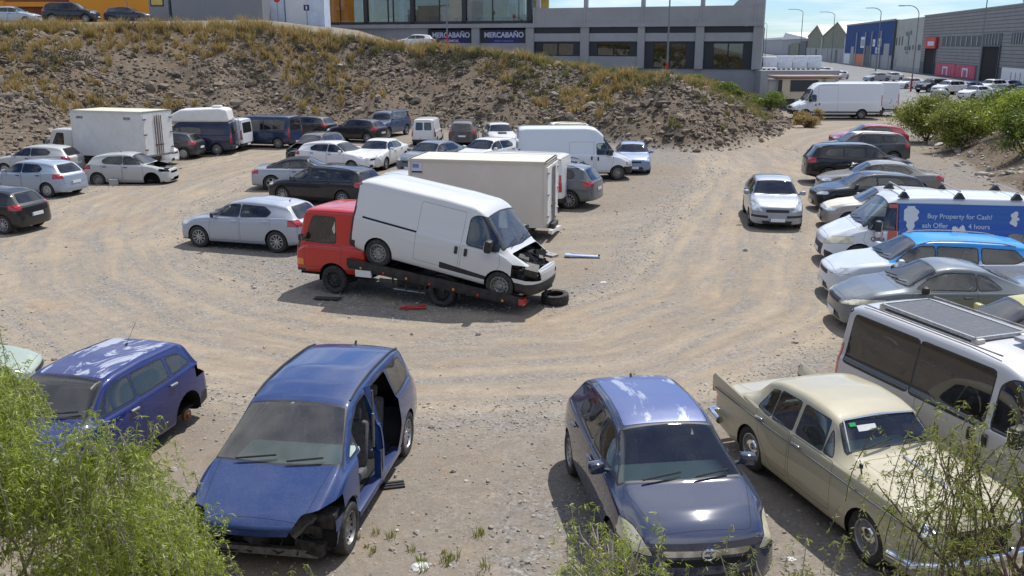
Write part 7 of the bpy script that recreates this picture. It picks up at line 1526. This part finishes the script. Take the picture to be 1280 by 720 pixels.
weeping(.72, 5.9, 1.35, 'small drooping sapling in front of the navy hatchback headlight', None, MT['leafA'], 4, 130, .5, .78, 14, leaf=.05, lw=.18, strand=.34, bark=MT['palebark'], dens=26, name='sapling')
weeping(1.9, 5.6, 1.25, 'low wispy sprig at the bottom edge between navy hatchback and vintage saloon', None, MT['leafB'], 3, 70, .8, .75, 15, leaf=.05, lw=.18, strand=.34, bark=MT['palebark'], dens=26, name='sapling')
weeping(-1.6, 7.6, .05, 'sparse sprig under the nose of the blue people carrier', None, MT['leafA'], 4, 60, .9, .7, 16, leaf=.05, lw=.2, strand=.22, bark=MT['palebark'], dens=22, name='sapling')
# tyre, plank, plastic sheet, litter
q = MB(); q.lathe([(.20, -.10), (.27, -.115), (.315, -.10), (.325, 0), (.315, .10), (.27, .115), (.20, .10), (.205, .06), (.29, .05), (.30, 0), (.29, -.05), (.205, -.06)], MT['rubber'], 30, 'z', (0, 0, .125), True)
o = q.build('old_tyre', None, (1.0, 20.55, 0)); o.rotation_euler = (R(3), R(-2), 0); tag(o, 'worn tyre lying flat under the nose of the damaged white van', 'tyre')
MT['panelblue'] = mat('pale_blue_panel', (.36, .46, .66), .5, var=.1, scale=3)
q = MB(); q.box((0, 0, .05), (1.0, .16, .05), MT['panelblue'], Matrix.Rotation(.03, 3, 'Y'), .015); q.box((-.42, .05, .07), (.16, .16, .06), MT['panelblue'], None, .02); q.box((.46, -.04, .08), (.05, .05, .05), MT['trim']); o = q.build('bodywork_debris', None, (1.98, 25.2, 0)); o.rotation_euler = (0, 0, R(-4)); tag(o, 'pale blue strip of broken bodywork on the dirt right of the tow truck', 'debris')
q = MB(); q.tube([(-.3, 0, .03), (-.1, .06, .05), (.1, -.02, .04), (.3, .04, .03)], .03, MT['redp'], 6); q.tube([(-.15, -.1, .03), (.1, .12, .04), (.28, .1, .07)], .025, MT['redp'], 6); o = q.build('red_strap', None, (-2.25, 20.0, 0)); tag(o, 'red strap lying in the shade under the tow truck', 'strap')
q = MB(); q.box((0, 0, .012), (.62, .30, .015), MT['rubber'], Matrix.Rotation(R(-4), 3, 'X')); o = q.build('rubber_mat', None, (-4.35, 20.9, 0)); o.rotation_euler = (0, 0, R(-8)); tag(o, 'flat dark rubber mat by the front wheel of the tow truck', 'mat')
q = MB()
for i in range(3): q.box((.0, i * .05, .03 + i * .012), (.32, .04, .03), MT['trim'])
o = q.build('broken_vent', None, (-1.60, 11.28, 0)); o.rotation_euler = (0, 0, R(15)); tag(o, 'dark slatted vent piece on the ground beside the open doors of the blue people carrier', 'debris')
MT['bag'] = mat('white_plastic_litter', (.62, .62, .60), .6)
def litter(x, y, s, lb, seed):
    random.seed(seed); bm = bmesh.new(); bmesh.ops.create_icosphere(bm, subdivisions=2, radius=s)
    for v in bm.verts: v.co = Vector((v.co.x * random.uniform(.7, 1.5), v.co.y * random.uniform(.7, 1.2), max(0, v.co.z * random.uniform(.15, .6)) + .004))
    me = bpy.data.meshes.new('litter'); bm.to_mesh(me); bm.free(); me.materials.append(MT['bag']); o = bpy.data.objects.new('litter', me); C.objects.link(o); o.location = (x, y, gz(x, y)); tag(o, lb, 'litter')
litter(-1.05, 9.35, .10, 'crumpled white plastic right of the people carrier nose', 1); litter(3.25, 9.55, .05, 'small white scrap between navy hatchback and vintage saloon', 2); litter(2.3, 22.4, .07, 'tiny white scrap right of the tyre', 3); litter(6.6, 16.6, .05, 'white scrap on the gravel right of the track', 4); litter(-11.5, 19.5, .06, 'white scrap at the left of the track', 5)
# weeds near the people carrier
X = rng.uniform(-1.9, -.2, 26); Y = rng.uniform(8.3, 10.2, 26); Z = height(X, Y)[0]; tag(tufts('foreground_weeds', X, Y, Z, rng.uniform(.05, .14, len(X)), MT['leafB'], 22, .006, .9), kind='stuff')
X = rng.uniform(-3.5, 6, 90); Y = rng.uniform(6.9, 8.4, 90); Z = height(X, Y)[0]; tag(tufts('foreground_grass', X, Y, Z, rng.uniform(.12, .42, len(X)), MT['olivegrass'], 30, .007, .7), kind='stuff')

weeping(-5.5, 5.9, .6, 'near left part of the light green shrub at the very corner of the picture', None, MT['leafA'], 9, 1500, 1.5, 1.9, 5, leaf=.06, lw=.16, strand=.42, bark=MT['palebark'], dens=34, name='weeping_shrub', cat='bush')
